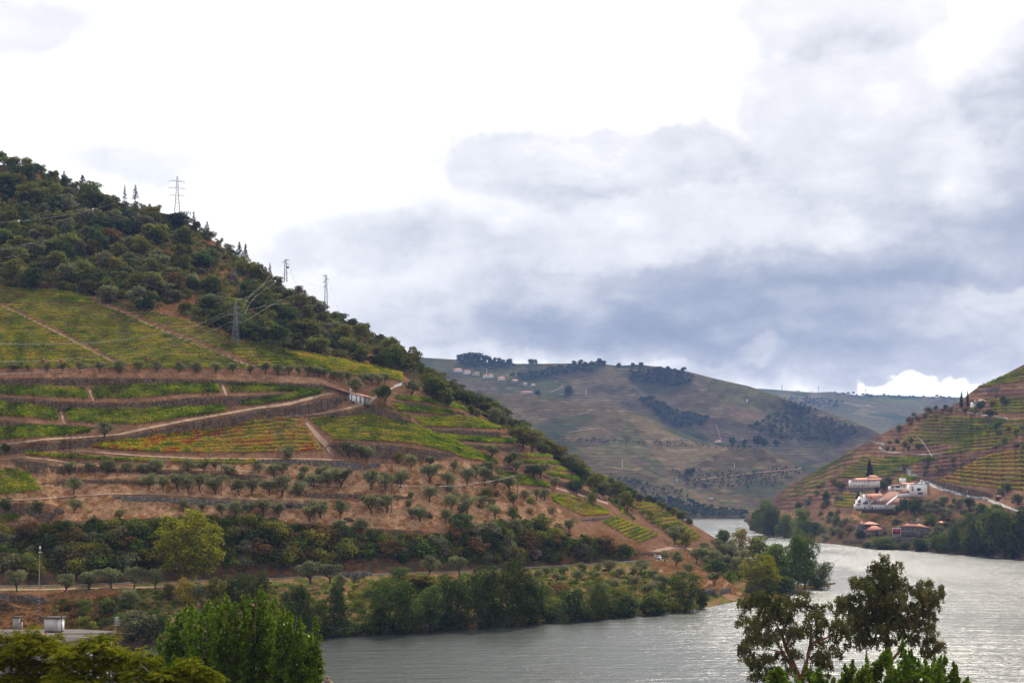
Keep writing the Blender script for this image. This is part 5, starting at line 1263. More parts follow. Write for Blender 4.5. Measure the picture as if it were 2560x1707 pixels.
RS = [([(2280, 1255), (2380, 1245), (2450, 1262), (2440, 1290), (2300, 1282)], 17, (15, 24), 'olive in the small grove below the parked cars', ['olive', 'olive', 'wood_grey']),
      ([(2300, 1290), (2460, 1285), (2480, 1330), (2400, 1340), (2320, 1310)], 22, (16, 28), 'bush on the steep bank below the small grove', ['shrub_grey', 'shrub', 'shrub_dark', 'shrub_rust']),
      ([(2070, 1300), (2130, 1300), (2150, 1340), (2060, 1350), (2040, 1330)], 20, (14, 24), 'bush on the bank between the river bend and the red roofs', ['shrub', 'shrub_grey', 'shrub_rust']),
      ([(2040, 1210), (2110, 1200), (2100, 1300), (2010, 1300), (1990, 1260)], 26, (12, 20), 'bush on the dry slope above the river bend', ['shrub_grey', 'shrub', 'shrub_rust']),
      ([(2205, 1105), (2330, 1105), (2330, 1130), (2215, 1126)], 19, (10, 18), 'olive along the winding upper road', ['olive', 'shrub_dark']),
      ([(2270, 1040), (2340, 1018), (2390, 1010), (2380, 1030), (2290, 1062), (2240, 1085)], 17, (10, 17), 'bush along the shoulder below the hilltop lane', ['shrub_grey', 'shrub_dark', 'shrub_rust']),
      ([(2490, 1060), (2600, 1050), (2600, 1120), (2500, 1130)], 26, (12, 22), 'olive on the crest of the rounded spur', ['shrub_dark', 'olive', 'shrub']),
      ([(2290, 1150), (2400, 1150), (2400, 1180), (2310, 1190)], 24, (10, 18), 'olive beside the slanting dark wall', ['olive', 'shrub_dark']),
      ([(2380, 1345), (2600, 1345), (2600, 1395), (2380, 1384)], 26, (22, 40), 'dark bush at the water under the shore wood', ['shrub_dark', 'shrub', 'shrub_dark'])]
for poly, sp, hr, lab, kinds in RS:
    for k_, (u, v) in enumerate(sorted(map(tuple, scatter(poly, sp, srg)))):
        h = srg.uniform(*hr); kd = kinds[srg.integers(len(kinds))]
        plant(kd, R, u, v + h * 0.2, h, ('%s %s' % (TONE[kd], lab)) if 'olive' not in lab else lab + ', ' + ORD[min(k_, 29)] + ' from the left', 'olive tree' if 'olive' in lab else 'shrub', lab.split(' ', 1)[0] + 's: ' + lab, 'olive_tree' if 'olive' in lab else 'far_bank_bush', wpx=h * srg.uniform(1.0, 1.4), sink=0.5)

# far skyline trees, each on its own; the far woods read as masses
FAR = [(1152, 900, 20), (1163, 899, 22), (1175, 900, 26), (1187, 901, 24), (1200, 903, 27), (1212, 903, 22), (1224, 905, 20), (1236, 906, 18), (1247, 907, 18), (1258, 908, 15), (1273, 909, 18), (1328, 910, 18), (1338, 910, 17), (1434, 908, 12), (1450, 907, 14), (1498, 908, 18), (1510, 910, 14), (1548, 914, 13), (1583, 912, 11), (1603, 913, 13), (1420, 984, 26), (1342, 988, 20), (1645, 922, 12), (1670, 924, 14)]
for i, (u, v, h) in enumerate(FAR):
    plant('far_pine' if i < 13 else 'far', FA, u, v + 3, h, {20: 'large round tree alone on the far vineyard slope', 21: 'dark tree beside the long low house on the far hill'}.get(i, 'pine on the skyline of the far hill' if i < 13 else 'round tree on the crest of the far hill'), 'tree', None if i in (20, 21) else ('pines on the far skyline' if i < 13 else 'trees on the far crest'), 'pine_tree' if i < 13 else 'tree', wpx=h * (1.1 if i >= 13 else 0.85), sink=2)
for u, v, h in [(1830, 1108, 22), (1862, 1108, 15), (1895, 1110, 28), (1912, 1112, 22), (1940, 1112, 18), (1722, 1182, 16), (1732, 1178, 14), (1930, 1070, 14)]:
    plant('far', FB if v > 1100 else FA, u, v + 2, h, 'dark round tree standing out on the far spur', 'tree', 'round trees on the far spur', 'tree', sink=2)


def far_wood(name, label, fld, polys, spacing, h, seed, mat='far_tree', k=46, wide=.45, cat='woodland'):
    rg = np.random.default_rng(seed); Vs, Qs, Ss, off = [], [], [], 0
    for poly in polys:
        pts = scatter(poly, spacing, rg)
        if not len(pts): continue
        B = fld.p(pts[:, 0], pts[:, 1])
        for b in B:
            hh = h * b[1] / F * rg.uniform(.7, 1.25)
            d = unit(rg.normal(size=(k, 3))); d[:, 2] = np.abs(d[:, 2]) * 1.0 - 0.2
            C = b + np.array([0, 0, hh * 0.55]) + d * np.array([hh * wide, hh * wide, hh * .5]) * rg.uniform(.6, 1.05, (k, 1))
            V, Qd = leaf_quads(C, unit(d + rg.normal(size=(k, 3)) * .6 + (0, 0, .3)), hh * 0.17, 0.8, rg)
            Vs.append(V); Qs.append(Qd + off); off += len(V); Ss.append(np.repeat(np.clip(rg.uniform(.1, .7) + rg.normal(0, .12, k), 0, 1), 4))
    o = link(name, mesh_np(name, np.concatenate(Vs), np.concatenate(Qs), {'shade': np.concatenate(Ss)}, (M[mat],)))
    return tag(o, label, cat, None, 'stuff')


LOWB = [[(700, 1500), (860, 1462), (1100, 1446), (1330, 1432), (1480, 1428), (1640, 1440), (1720, 1470), (1700, 1515), (1500, 1535), (1300, 1552), (1000, 1572), (780, 1588), (700, 1590)], [(330, 1480), (560, 1468), (720, 1462), (720, 1600), (400, 1612), (330, 1560)]]
far_wood('scrub', 'olive-green low scrub filling the wood between the trees', A, [z[0] for z in WOODZ], 15, 17, 51, 'oak', 40, .6, 'undergrowth')
far_wood('scrub', 'dark green low scrub over the bank above the road', A, [SHRUBZ[0][0], SHRUBZ[1][0]], 17, 17, 52, 'shrub', 40, .65, 'undergrowth')
far_wood('scrub', 'green low scrub and brambles down to the near shore', A, LOWB, 19, 15, 53, 'shrub', 40, .75, 'undergrowth')
far_wood('scrub', 'yellowing low scrub in the dry grass below the road', A, LOWB + [SHRUBZ[5][0]], 30, 12, 54, 'oak_yellow', 36, .8, 'undergrowth')
far_wood('scrub', 'small yellow-green weeds and seedlings among the olives', A, [OLIVES], 34, 8, 56, 'oak_yellow', 22, .7, 'undergrowth')
far_wood('scrub', 'rust-brown scrub on the slope behind the flat roof', A, [[(-60, 1500), (130, 1495), (330, 1490), (380, 1540), (330, 1600), (-60, 1600)]], 17, 12, 57, 'oak_rust', 30, .8, 'undergrowth')
far_wood('scrub', 'low scrub over the lower slopes of the far bank', R, [[(2000, 1300), (2130, 1290), (2300, 1285), (2480, 1290), (2600, 1300), (2600, 1395), (2400, 1380), (2160, 1345), (2040, 1348)]], 14, 9, 55, 'shrub', 30, .7, 'undergrowth')
far_wood('pine_wood', 'blue-green pine wood on the shoulder of the far hill', FA, [[(1145, 903), (1270, 912), (1300, 915), (1250, 925), (1180, 922), (1150, 915)], [(1265, 945), (1330, 935), (1420, 920), (1488, 915), (1485, 930), (1400, 940), (1320, 952)]], 8, 13, 31)
far_wood('oak_wood', 'dark oak wood under the crest of the far hill', FA, [[(1565, 935), (1640, 925), (1720, 930), (1735, 955), (1700, 968), (1640, 962), (1580, 955)]], 8, 11, 32)
far_wood('pine_wood', 'dark pine wood in the hollow behind the far spur', FA, [[(1602, 1000), (1625, 1000), (1690, 1035), (1770, 1050), (1775, 1062), (1720, 1070), (1690, 1075), (1640, 1040)]], 8, 15, 33)
far_wood('scrub_wood', 'dark scrub on the lower flank of the far hill', FA, [[(1860, 1070), (1960, 1030), (2080, 1050), (2150, 1080), (2100, 1110), (1950, 1100)], [(1940, 1000), (2000, 1012), (2050, 1030), (1990, 1040)]], 9, 10, 34)
far_wood('shore_wood', 'dark band of trees along the far water edge', FC, [[(1560, 1262), (1640, 1252), (1740, 1262), (1800, 1280), (1870, 1284), (1870, 1297), (1600, 1297), (1560, 1290)]], 9, 14, 35)
far_wood('olive_grove', 'rows of small olives dotted over the far lower slopes', FB, [[(1680, 1175), (1860, 1180), (1960, 1165), (2020, 1170), (1960, 1215), (1820, 1225), (1720, 1215)], [(1390, 1095), (1500, 1098), (1600, 1103), (1780, 1112), (1900, 1120), (1900, 1126), (1600, 1112), (1400, 1104)]], 10, 6, 36)
far_wood('olive_grove', 'dotted olives on the foot of the far slope', FC, [[(1440, 1180), (1560, 1190), (1690, 1225), (1740, 1240), (1700, 1255), (1540, 1240), (1440, 1215)]], 11, 7, 37)
far_wood('hill_wood', 'dark woods on the farthest hills', FD, [[(1950, 1000), (2050, 998), (2110, 1005), (2100, 1022), (2000, 1020)], [(2080, 984), (2200, 990), (2300, 993), (2400, 996), (2400, 1002), (2200, 998), (2090, 992)]], 8, 8, 38)

# ------------------------------------------------------------------ trees of the near bank
Z5 = lambda x, y: (1800 + x / 3.672, 1280 + y / 3.672)
Z6 = lambda x, y: (400 + x / 3.672, 1280 + y / 3.672)
Z8 = lambda x, y: (0 + x / 3.672, 1280 + y / 3.672)


def near_tree(name, label, cat, conv, Y, trunks, builder, bark, leafmat, group=None, seed=0, base=None):
    rg = np.random.default_rng(seed)
    m = Y / F / 3.672                                   # metres per traced unit
    pt = lambda x, y, d=0.0: P3(*conv(x, y), Y) + np.array([0, d, 0])
    parts = []
    foot = None
    for pts, r0, r1 in trunks:
        q = np.array([pt(x, y) + (0, rg.normal(0, .6) if i else 0, 0) for i, (x, y) in enumerate(pts)])
        if foot is None:
            foot = q[0].copy(); foot[2] = float(BANK(Y)) - 0.3
            q = np.concatenate([[foot], q]); rr = np.concatenate([[r0 * 1.3], np.linspace(r0, r1, len(pts))])
        else: rr = np.linspace(r0, r1, len(pts))
        s = np.linspace(0, 1, len(q)); s2 = np.linspace(0, 1, len(q) * 3)
        q = np.stack([np.interp(s2, s, q[:, k]) for k in range(3)], 1) + rg.normal(0, 0.015, (len(s2), 3)); rr = np.interp(s2, s, rr)
        parts.append(tube(q, rr, 7))
    C, N, S, sz, asp, extra = builder(rg, pt, m)
    parts += [tube(np.asarray(a), b, 4) for a, b in extra]
    V, Qd = leaf_quads(C, N, sz, asp, rg)
    tv, tq = join(parts)
    root = empty(name, foot); tag(root, label, cat, group)
    link('trunk', mesh_np('trunk', tv, tq, None, (M[bark],), True), root)
    link('crown', mesh_np('crown', V, Qd, {'shade': np.repeat(np.clip(S, 0, 1), 4)}, (M[leafmat],)), root)
    return root


def plumes(tops, bottom, r, n, leaf):
    """upright leafy shoots, as a poplar has"""
    def f(rg, pt, m):
        C, N, S, ex = [], [], [], []
        for (x, y) in tops:
            a = pt(x, y, rg.normal(0, 1.6)); b = pt(x + rg.normal(0, 25), bottom, rg.normal(0, 2.0))
            L = np.linalg.norm(b - a); k = int(n * L / 3.0)
            t = rg.random(k) ** 0.85
            rad = r * m * np.minimum(1, 0.16 + t * L * 0.75) * (0.75 + 0.5 * rg.random(k))
            th = rg.uniform(0, 6.283, k)
            off = np.stack([np.cos(th) * rad, np.sin(th) * rad, rg.normal(0, .1, k)], 1) * np.sqrt(rg.uniform(.1, 1, k))[:, None]
            # shoots: leaves gather along short rising twigs
            tw = np.floor(t * L / 0.34)
            ang = (vnoise(tw * 3.7, tw * 0 + x, 3) * 6.283 * 3)
            dirt = np.stack([np.cos(ang), np.sin(ang), 0 * ang], 1)
            C.append(a + (b - a) * t[:, None] + 0.45 * off + dirt * (rad * rg.uniform(0, 1.05, k))[:, None] + np.array([0, 0, 0.30]) * rg.random(k)[:, None])
            N.append(unit(off * 1.2 + rg.normal(size=(k, 3)) * .8 + (0, -.1, .45)))
            S.append(np.clip(rg.uniform(.28, .52) + rg.normal(0, .18, k) + 0.10 * (t < .12), 0, 0.93) + (rg.random(k) < 0.012) * 0.6)
            ex.append(([b, a + (b - a) * 0.5, a + (b - a) * .04], [.07, .045, .012]))
        C = np.concatenate(C)
        return C, np.concatenate(N), np.concatenate(S), leaf * rg.uniform(.65, 1.3, len(C)), 0.8, ex
    return f


def hanging(lobes, n, leaf):
    _r = np.random.default_rng(len(lobes)); lobes = [(x, y, r * .95) for x, y, r in lobes] + [(x + _r.normal(0, r * .75), y + _r.normal(0, r * .75), r * _r.uniform(.35, .6)) for x, y, r in lobes for _ in range(2)]
    """drooping narrow leaves in loose sprays, as a eucalyptus has"""
    def f(rg, pt, m):
        C, N, S, ex = [], [], [], []
        for (x, y, r) in lobes:
            c = pt(x, y, rg.normal(0, 1.3)); R = r * m
            ns = max(8, int(n * R * R))
            d = unit(rg.normal(size=(ns, 3))); d[:, 2] = np.where(d[:, 2] < -.5, -d[:, 2], d[:, 2])
            tips = c + d * R * rg.uniform(.55, 1.05, (ns, 1)); tone = rg.uniform(.25, .6)
            for q, dd in zip(tips, d):
                k = 15
                dr = rg.uniform(0.25, 0.9)
                f_ = rg.random(k)[:, None]
                C.append(q + np.array([0, 0, -dr]) * f_ + np.array([dd[0], dd[1], 0]) * .22 * np.sqrt(f_) + rg.normal(0, .11, (k, 3)))
                S.append(np.clip(tone + .12 * rg.normal() + rg.normal(0, .10, k), 0, .9) + (rg.random() < .025) * .4)
            for j in range(3):
                e = tips[rg.integers(ns)]; ex.append(([c - (0, 0, R * .5), 0.5 * (c + e), e], [.035, .022, .008]))
        C, S = np.concatenate(C), np.concatenate(S)
        n_ = len(C)
        return C, unit(np.stack([rg.normal(size=n_), rg.normal(size=n_), rg.normal(0, .35, n_)], 1)), S, leaf * rg.uniform(.7, 1.3, n_), 0.32, ex
    return f


def pinnate(lobes, n):
    """arching fronds of paired leaflets"""
    lf = []
    for i in range(9):
        s = 0.12 + 0.88 * i / 8
        for sd in (-1, 1): lf.append((s, sd))
    lf = np.array(lf)
    def f(rg, pt, m):
        C, N, S, ex = [], [], [], []
        for (x, y, r) in lobes:
            c = pt(x, y, rg.normal(0, .8)); R = r * m
            k = max(10, int(n * R * R)); tone = rg.uniform(.3, .62)
            d = unit(rg.normal(size=(k, 3))); d[:, 2] = np.abs(d[:, 2]) * .75 - .12; d = unit(d)
            for dd in d:
                o = c + dd * R * np.array([1, 1, .8]) * rg.uniform(.4, 1.0)
                L = rg.uniform(.38, .62)
                h = unit(np.array([dd[0] + rg.normal(0, .3), dd[1] + rg.normal(0, .3), dd[2] * .4 + .15])); side = unit(np.cross(h, (0, 0, 1.0)))
                s = lf[:, 0:1]; drop = -.45 * L * s ** 2
                p = o + h * L * s + side * lf[:, 1:2] * (.085 * (1.15 - .6 * s)) + np.array([0, 0, 1]) * drop - np.array([0, 0, .02])
                C.append(p + rg.normal(0, .012, p.shape)); N.append(unit(np.array([0, 0, 1.0]) + side * lf[:, 1:2] * .35 + h * .35 + rg.normal(size=(18, 3)) * .22))
                S.append(np.clip(tone + .12 * rg.normal() + rg.normal(0, .06, 18), 0, .86) + (rg.random() < .05) * .25)
            for j in range(2): ex.append(([c - (0, 0, R * .8), c, c + d[j] * R * .6], [.03, .02, .006]))
        C = np.concatenate(C)
        return C, np.concatenate(N), np.concatenate(S), .088 * rg.uniform(.8, 1.2, len(C)), .42, ex
    return f


GP = 'poplars of the near bank'
for i, (tops, tr, lab) in enumerate([
    ([(0, 1150), (60, 1010), (130, 960), (190, 890), (250, 870), (300, 850), (360, 900), (420, 830), (470, 850), (150, 1120), (330, 1050), (60, 1250)], [([(330, 1568), (300, 1350), (260, 1100), (250, 950)], .16, .03), ([(330, 1500), (430, 1250), (440, 950)], .1, .03)], 'bright green poplar nearest the flat roof'),
    ([(530, 790), (580, 760), (640, 770), (700, 830), (760, 775), (820, 770), (880, 745), (920, 695), (970, 770), (1020, 800), (620, 1000), (820, 1000), (950, 1050)], [([(700, 1568), (690, 1350), (640, 1050), (620, 850)], .18, .03), ([(700, 1500), (860, 1200), (900, 800)], .12, .03), ([(590, 1568), (600, 1300), (560, 1000)], .1, .03)], 'tallest bright green poplar in the middle of the clump'),
    ([(1060, 840), (1110, 880), (1150, 950), (1190, 930), (1240, 910), (1290, 980), (1340, 1010), (1390, 1000), (1410, 1120), (1420, 1280), (1390, 1420), (1200, 1100), (1300, 1200), (1100, 1150)], [([(1010, 1568), (1080, 1300), (1150, 1050)], .15, .03), ([(1040, 1500), (1240, 1150), (1260, 950)], .1, .03)], 'poplar of the clump reaching out over the river')]):
    near_tree('poplar_tree', lab, 'poplar', Z6, 150.0 + 3 * (i % 2), tr, plumes(tops + [(x + rx, y + ry) for (x, y), (rx, ry) in zip(tops, [(28, 160), (-30, 260), (35, 330), (-20, 210), (15, 420), (30, 120), (-35, 380)] * 2)], 1620, 52, 760, .115), 'bark_pale', 'poplar', GP, 300 + i)
for i, (tops, tr, lab) in enumerate([
    ([(1180, 1430), (1220, 1370), (1280, 1390), (1340, 1335), (1420, 1305), (1480, 1240), (1540, 1335), (1600, 1320)], [([(1400, 1600), (1400, 1400)], .12, .03)], 'bright young poplar below the tall eucalyptus'),
    ([(1660, 1265), (1720, 1190), (1780, 1280), (1830, 1370), (1700, 1400), (1590, 1400)], [([(1700, 1600), (1710, 1350)], .12, .03)], 'highest bright young poplar below the eucalyptus side stem'),
    ([(1880, 1360), (1935, 1300), (2000, 1350), (2060, 1335), (2120, 1375), (2165, 1430), (2150, 1500)], [([(2000, 1600), (2000, 1400)], .12, .03)], 'outermost bright young poplar against the river'),
    ([(500, 1410), (560, 1470), (620, 1500), (690, 1520), (820, 1440), (870, 1405), (905, 1480), (1010, 1510), (960, 1540), (760, 1530)], [([(700, 1600), (700, 1520)], .1, .03)], 'tips of young poplars below the spreading eucalyptus')]):
    near_tree('poplar_tree', lab, 'poplar', Z5, 128.0 + 3 * i, tr, plumes(tops + [(x + 30, y + 110) for x, y in tops], 1640, 50, 800, .105), 'bark_pale', 'poplar', GP, 320 + i)

E2 = [(1500, 500, 95), (1600, 570, 100), (1440, 640, 120), (1290, 690, 100), (1270, 640, 70), (1620, 720, 110), (1350, 800, 115), (1500, 860, 140), (1150, 850, 75), (1180, 930, 105), (1300, 960, 125), (1630, 900, 100), (1430, 1050, 135), (1570, 1030, 105), (1280, 1080, 105), (1240, 1190, 80), (1370, 1190, 85), (1660, 1120, 65), (1540, 620, 90), (1690, 640, 50),
      (1880, 680, 80), (1850, 780, 100), (1930, 830, 85), (1800, 900, 95), (1910, 950, 105), (1870, 1060, 95), (1790, 1020, 75), (1950, 1190, 65), (1870, 1200, 75), (2010, 1240, 55), (1780, 1180, 60), (1860, 1290, 55), (1960, 760, 50), (1640, 1010, 90), (1700, 880, 70), (1480, 960, 110), (1350, 900, 90), (1450, 760, 90), (1560, 780, 90), (1720, 1050, 70), (1480, 1180, 80)]
E1 = [(350, 800, 105), (270, 830, 65), (560, 830, 105), (440, 900, 125), (760, 880, 95), (900, 910, 75), (850, 980, 105), (640, 990, 105), (380, 1030, 115), (225, 1000, 55), (430, 1150, 110), (330, 1180, 105), (220, 1260, 65), (260, 1330, 75), (700, 1120, 80), (960, 1060, 95), (1080, 1060, 85), (1130, 1100, 55), (900, 1230, 80), (980, 1390, 70), (320, 1400, 75), (420, 1350, 80), (480, 1480, 90), (1020, 1260, 60), (880, 1380, 55), (330, 1500, 60), (500, 960, 90), (600, 1100, 80), (800, 1110, 70), (700, 1300, 60), (560, 1340, 70), (930, 1310, 70), (640, 1440, 60), (820, 1470, 60), (1080, 1180, 70)]
near_tree('eucalyptus_tree', 'spreading eucalyptus with red-brown limbs over the river', 'eucalyptus', Z5, 172.0,
          [([(740, 1560), (680, 1400), (620, 1250), (560, 1100), (470, 930)], .42, .06), ([(745, 1540), (800, 1350), (850, 1200), (840, 1050), (760, 900)], .34, .05), ([(720, 1500), (600, 1320), (510, 1150), (420, 1000)], .24, .05), ([(850, 1200), (990, 1140), (1080, 1080)], .18, .04), ([(620, 1250), (700, 1180), (760, 1100)], .14, .03), ([(560, 1280), (430, 1250), (330, 1200)], .10, .03)],
          hanging(E1, 30.0, .19), 'bark_red', 'euc', 'eucalyptus trees of the near bank', 340)
near_tree('eucalyptus_tree', 'tall eucalyptus with a straight red-brown trunk and leaning side stem', 'eucalyptus', Z5, 182.0,
          [([(1555, 1400), (1545, 1150), (1530, 900), (1525, 720), (1500, 520)], .48, .05), ([(1560, 1380), (1700, 1250), (1780, 1100), (1830, 880), (1890, 660)], .22, .04), ([(1535, 950), (1400, 850), (1300, 720)], .16, .03), ([(1545, 1100), (1380, 1030), (1220, 930)], .16, .03), ([(1530, 850), (1600, 700), (1620, 600)], .12, .03), ([(1360, 1450), (1340, 1200), (1300, 1000)], .12, .03)],
          hanging(E2, 30.0, .19), 'bark_red', 'euc', 'eucalyptus trees of the near bank', 341)

FR = [(90, 1190, 115), (300, 1160, 105), (290, 1060, 42), (200, 1300, 140), (450, 1250, 140), (490, 1160, 75), (60, 1420, 150), (330, 1440, 160), (20, 1290, 110), (160, 1540, 150), (420, 1560, 150),
      (650, 1330, 140), (880, 1190, 115), (1010, 1160, 75), (850, 1380, 150), (1130, 1280, 95), (1050, 1420, 140), (620, 1520, 140), (860, 1560, 140), (740, 1240, 70), (980, 1290, 110),
      (1340, 1260, 50), (1270, 1390, 100), (1250, 1510, 120), (1420, 1460, 75), (1680, 1390, 80), (1600, 1470, 75), (1790, 1430, 75), (1890, 1500, 80), (1700, 1540, 95), (1450, 1560, 95), (1360, 1350, 60), (1960, 1560, 60)]
_o = [(-60, 1120), (90, 1080), (250, 1075), (300, 1020), (340, 1110), (560, 1170), (640, 1230), (760, 1180), (1000, 1110), (1090, 1200), (1180, 1230), (1250, 1330), (1340, 1230), (1400, 1380), (1560, 1440), (1680, 1330), (1800, 1380), (1950, 1500), (2050, 1570)]
for x in range(-40, 2040, 82):
    for y in range(int(pl(_o, x)) + 85, 1680, 80): FR.append((x + int(25 * math.sin(x * 7.1 + y)), y + int(22 * math.cos(x * 3.3 + y * 1.7)), 70 + int(25 * math.sin(x + y * 2.3))))
for i, (lo, hi, tr, lab) in enumerate([(-99, 560, [([(260, 1640), (250, 1450), (280, 1200)], .14, .03), ([(255, 1500), (120, 1300), (90, 1200)], .09, .02)], 'feathery-leaved tree hiding the near end of the flat roof'),
                                       (560, 1200, [([(850, 1640), (860, 1450), (880, 1220)], .14, .03), ([(860, 1500), (1050, 1350), (1120, 1280)], .09, .02)], 'feathery-leaved tree under the roof corner with yellowing fronds'),
                                       (1200, 2100, [([(1500, 1640), (1450, 1520), (1300, 1380)], .12, .03), ([(1500, 1600), (1680, 1480), (1780, 1430)], .09, .02)], 'feathery-leaved tree in front of the poplar clump')]):
    near_tree('feathery_tree', lab, 'tree', Z8, 95.0 - 3 * i, tr, pinnate([q for q in FR if lo <= q[0] < hi], 140), 'bark_pale', 'pinnate', 'feathery-leaved trees of the near bank', 350 + i)

# ------------------------------------------------------------------ built things
def poly_prism(name, mat, parent, pts, depth, Y=None):
    """front outline given by photograph position and distance, extruded away from the eye"""
    f = np.array([P3(p[0], p[1], p[2] if len(p) > 2 else Y) for p in pts]); n = len(f)
    b = f + np.array([0, depth, 0])
    V = np.concatenate([f, b]); i = np.arange(n); j = (i + 1) % n
    me = mesh_np(name, V, [np.array([i]), np.array([i[::-1] + n]), np.stack([j, i, i + n, j + n], 1)], None, (mat,))
    return link(name, me, parent)


def panel(name, mat, parent, pts, thick=0.3):
    """a roof or floor plane with thickness: corners by photograph position and distance"""
    f = np.array([P3(*p) for p in pts]); n = len(f)
    b = f - np.array([0, 0, thick])
    V = np.concatenate([f, b]); i = np.arange(n); j = (i + 1) % n
    me = mesh_np(name, V, [np.array([i]), np.array([i[::-1] + n]), np.stack([j, i, i + n, j + n], 1)], None, (mat,))
    return link(name, me, parent)


def rect(name, mat, parent, u0, v0, u1, v1, Y, depth):
    return poly_prism(name, mat, parent, [(u0, v1), (u1, v1), (u1, v0), (u0, v0)], depth, Y)


def window(parent, u0, v0, u1, v1, Y, frame=True, mat='glass'):
    """opening: proud surround with a recessed-looking dark pane"""
    w = rect('window', M['white_old'], parent, u0 - .35, v0 - .35, u1 + .35, v1 + .35, Y - .10, .12) if frame else rect('window', M[mat], parent, u0, v0, u1, v1, Y - .10, .12)
    if frame:
        p = rect('pane', M[mat], w, u0, v0, u1, v1, Y - .14, .1)
        p.matrix_parent_inverse = Matrix()
    return w


def px(u, v, Y): return Vector(P3(u, v, Y))


def bldg(name, label, u, v, Y, group=None, cat='house'):
    return tag(empty(name, px(u, v, Y)), label, cat, group)


# --- white farm house on the terrace
Yh = float(A.y(np.array([895.]), np.array([1012.]))[0]) + 1.0
b = bldg('farm_house', 'long low white and stone farm house with a pink tiled roof', 890, 1011, Yh)
poly_prism('stone_wing', M['wall'], b, [(818, 1000), (873, 1004), (873, 979.5), (846, 970), (818, 962)], 6, Yh + .6)
poly_prism('wall', M['white'], b, [(873, 1011), (910, 1012), (910, 989), (873, 980)], 6, Yh)
poly_prism('grey_wing', M['grey_render'], b, [(910, 1012), (927, 1012), (927, 993), (910, 989)], 6, Yh + .3)
panel('roof', M['tile_pale'], b, [(816, 962.5, Yh - .2), (873, 980.5, Yh - .5), (928.5, 994, Yh - .2), (930, 992, Yh + 7), (875, 978.5, Yh + 7), (818, 960.5, Yh + 7)], .3)
rect('chimney', M['white_old'], b, 873.5, 971, 878, 979.5, Yh + 3, .8)
for u0, u1, vt, vb in ((889.5, 892.5, 990, 1006.5), (899, 903.5, 993, 1008)):
    d = rect('door', M['door_grey'], b, u0, vt, u1, vb, Yh - .12, .1)
    rect('lintel', M['grey_render'], b, u0 - .5, vt - 1, u1 + .5, vt, Yh - .16, .12)
window(b, 878.5, 987, 879.6, 1000, Yh)
window(b, 921, 998, 923, 1003, Yh + .3, False)
rect('downpipe', M['steel_dark'], b, 910.2, 990, 911.6, 1012, Yh - .2, .2)
tr_ = bldg('stone_trough', 'stone trough standing against the white farm house', 881, 1006, Yh - 2, cat='trough')
rect('basin', M['rock'], tr_, 878, 1002.5, 886, 1008, Yh - 2, 1.2)
rect('backstone', M['wall'], tr_, 876.5, 999.5, 879.5, 1003, Yh - 1.2, .4)

# --- generic pole
def pole(label, fld, u, vt, vb, r=0.12, mat='pole_wood', arm=True, cat='pole', name='utility_pole', group='wooden power poles'):
    Y = float(fld.y(np.array([float(u)]), np.array([float(vb)]))[0]) if fld else r
    q0, q1 = P3(u, vb, Y) - (0, 0, .3), P3(u, vt, Y)
    o = tag(empty(name, Vector(q0)), label, cat, group)
    tv, tq = tube([q0, .5 * (q0 + q1), q1], [r * 1.2, r, r * .8], 7)
    link('post', mesh_np('post', tv, tq, None, (M[mat],), True), o)
    if arm:
        s = 0.9 * Y / 560
        tv, tq = tube([q1 + (-s, 0, -.25), q1 + (0, 0, -.25), q1 + (s, 0, -.25)], [.07, .08, .07], 5)
        link('crossarm', mesh_np('crossarm', tv, tq, None, (M['steel_dark'],)), o)
    return o, q1


POLES = [(189, 1112, 1182, 'wooden pole beside the upper terrace olives'), (553, 1162, 1238, 'wooden pole in the second terrace of olives'), (979, 1210, 1281, 'wooden pole in the middle of the dry grove'), (1294, 1186, 1237, 'wooden pole in front of the bright vine wedge'),
         (1483, 1235, 1276, 'wooden pole in the bright square of vines'), (1581, 1282, 1308, 'wooden pole by the ditch of dark vines'), (1663, 1257, 1292, 'wooden pole on the end of the ridge vines'), (873, 952, 1011, 'thin pole at the corner of the white farm house')]
ptops = []
for u, vt, vb, lab in POLES:
    ptops.append(pole(lab, A, u, vt, vb, .11)[1])


def wire(label, pts, r=0.035, sag=0.0, name='power_line', cat='power line', group=None, balls=()):
    p = np.asarray(pts, float)
    s = np.concatenate([[0], np.cumsum(np.linalg.norm(np.diff(p, axis=0), axis=1))]); x = np.linspace(0, s[-1], 48)
    if len(p) >= 3:                                     # smooth curve through the traced points
        deg = min(len(p) - 1, 3)
        q = np.stack([np.polyval(np.polyfit(s / s[-1], p[:, k], deg), x / s[-1]) for k in range(3)], 1)
    else:
        q = np.stack([np.interp(x, s, p[:, k]) for k in range(3)], 1); q[:, 2] -= sag * 4 * (x / s[-1]) * (1 - x / s[-1])
    tv, tq = tube(q, np.full(len(q), r), 4)
    root = tag(empty(name, Vector(q[0])), label, cat, group)
    link('cable', mesh_np('cable', tv, tq, None, (M['cable'],), True), root)
    for u, R_, mt in balls:
        uu = 1280 + q[:, 0] / q[:, 1] * F
        o_ = np.argsort(uu); c = np.array([np.interp(u, uu[o_], q[o_, k]) for k in range(3)])
        th, ph = np.meshgrid(np.linspace(0, 6.283, 10, endpoint=False), np.linspace(.15, 2.99, 7))
        sp = np.stack([np.cos(th) * np.sin(ph), np.sin(th) * np.sin(ph), np.cos(ph)], -1).reshape(-1, 3) * R_ + c
        ix = np.arange(70).reshape(7, 10); nx = np.roll(ix, -1, 1)
        Qd = np.stack([ix[:-1], ix[1:], nx[1:], nx[:-1]], -1).reshape(-1, 4)
        link('marker_ball', mesh_np('marker_ball', sp, [Qd, ix[:1], ix[-1:, ::-1]], None, (M[mt],), True), root)
    return root


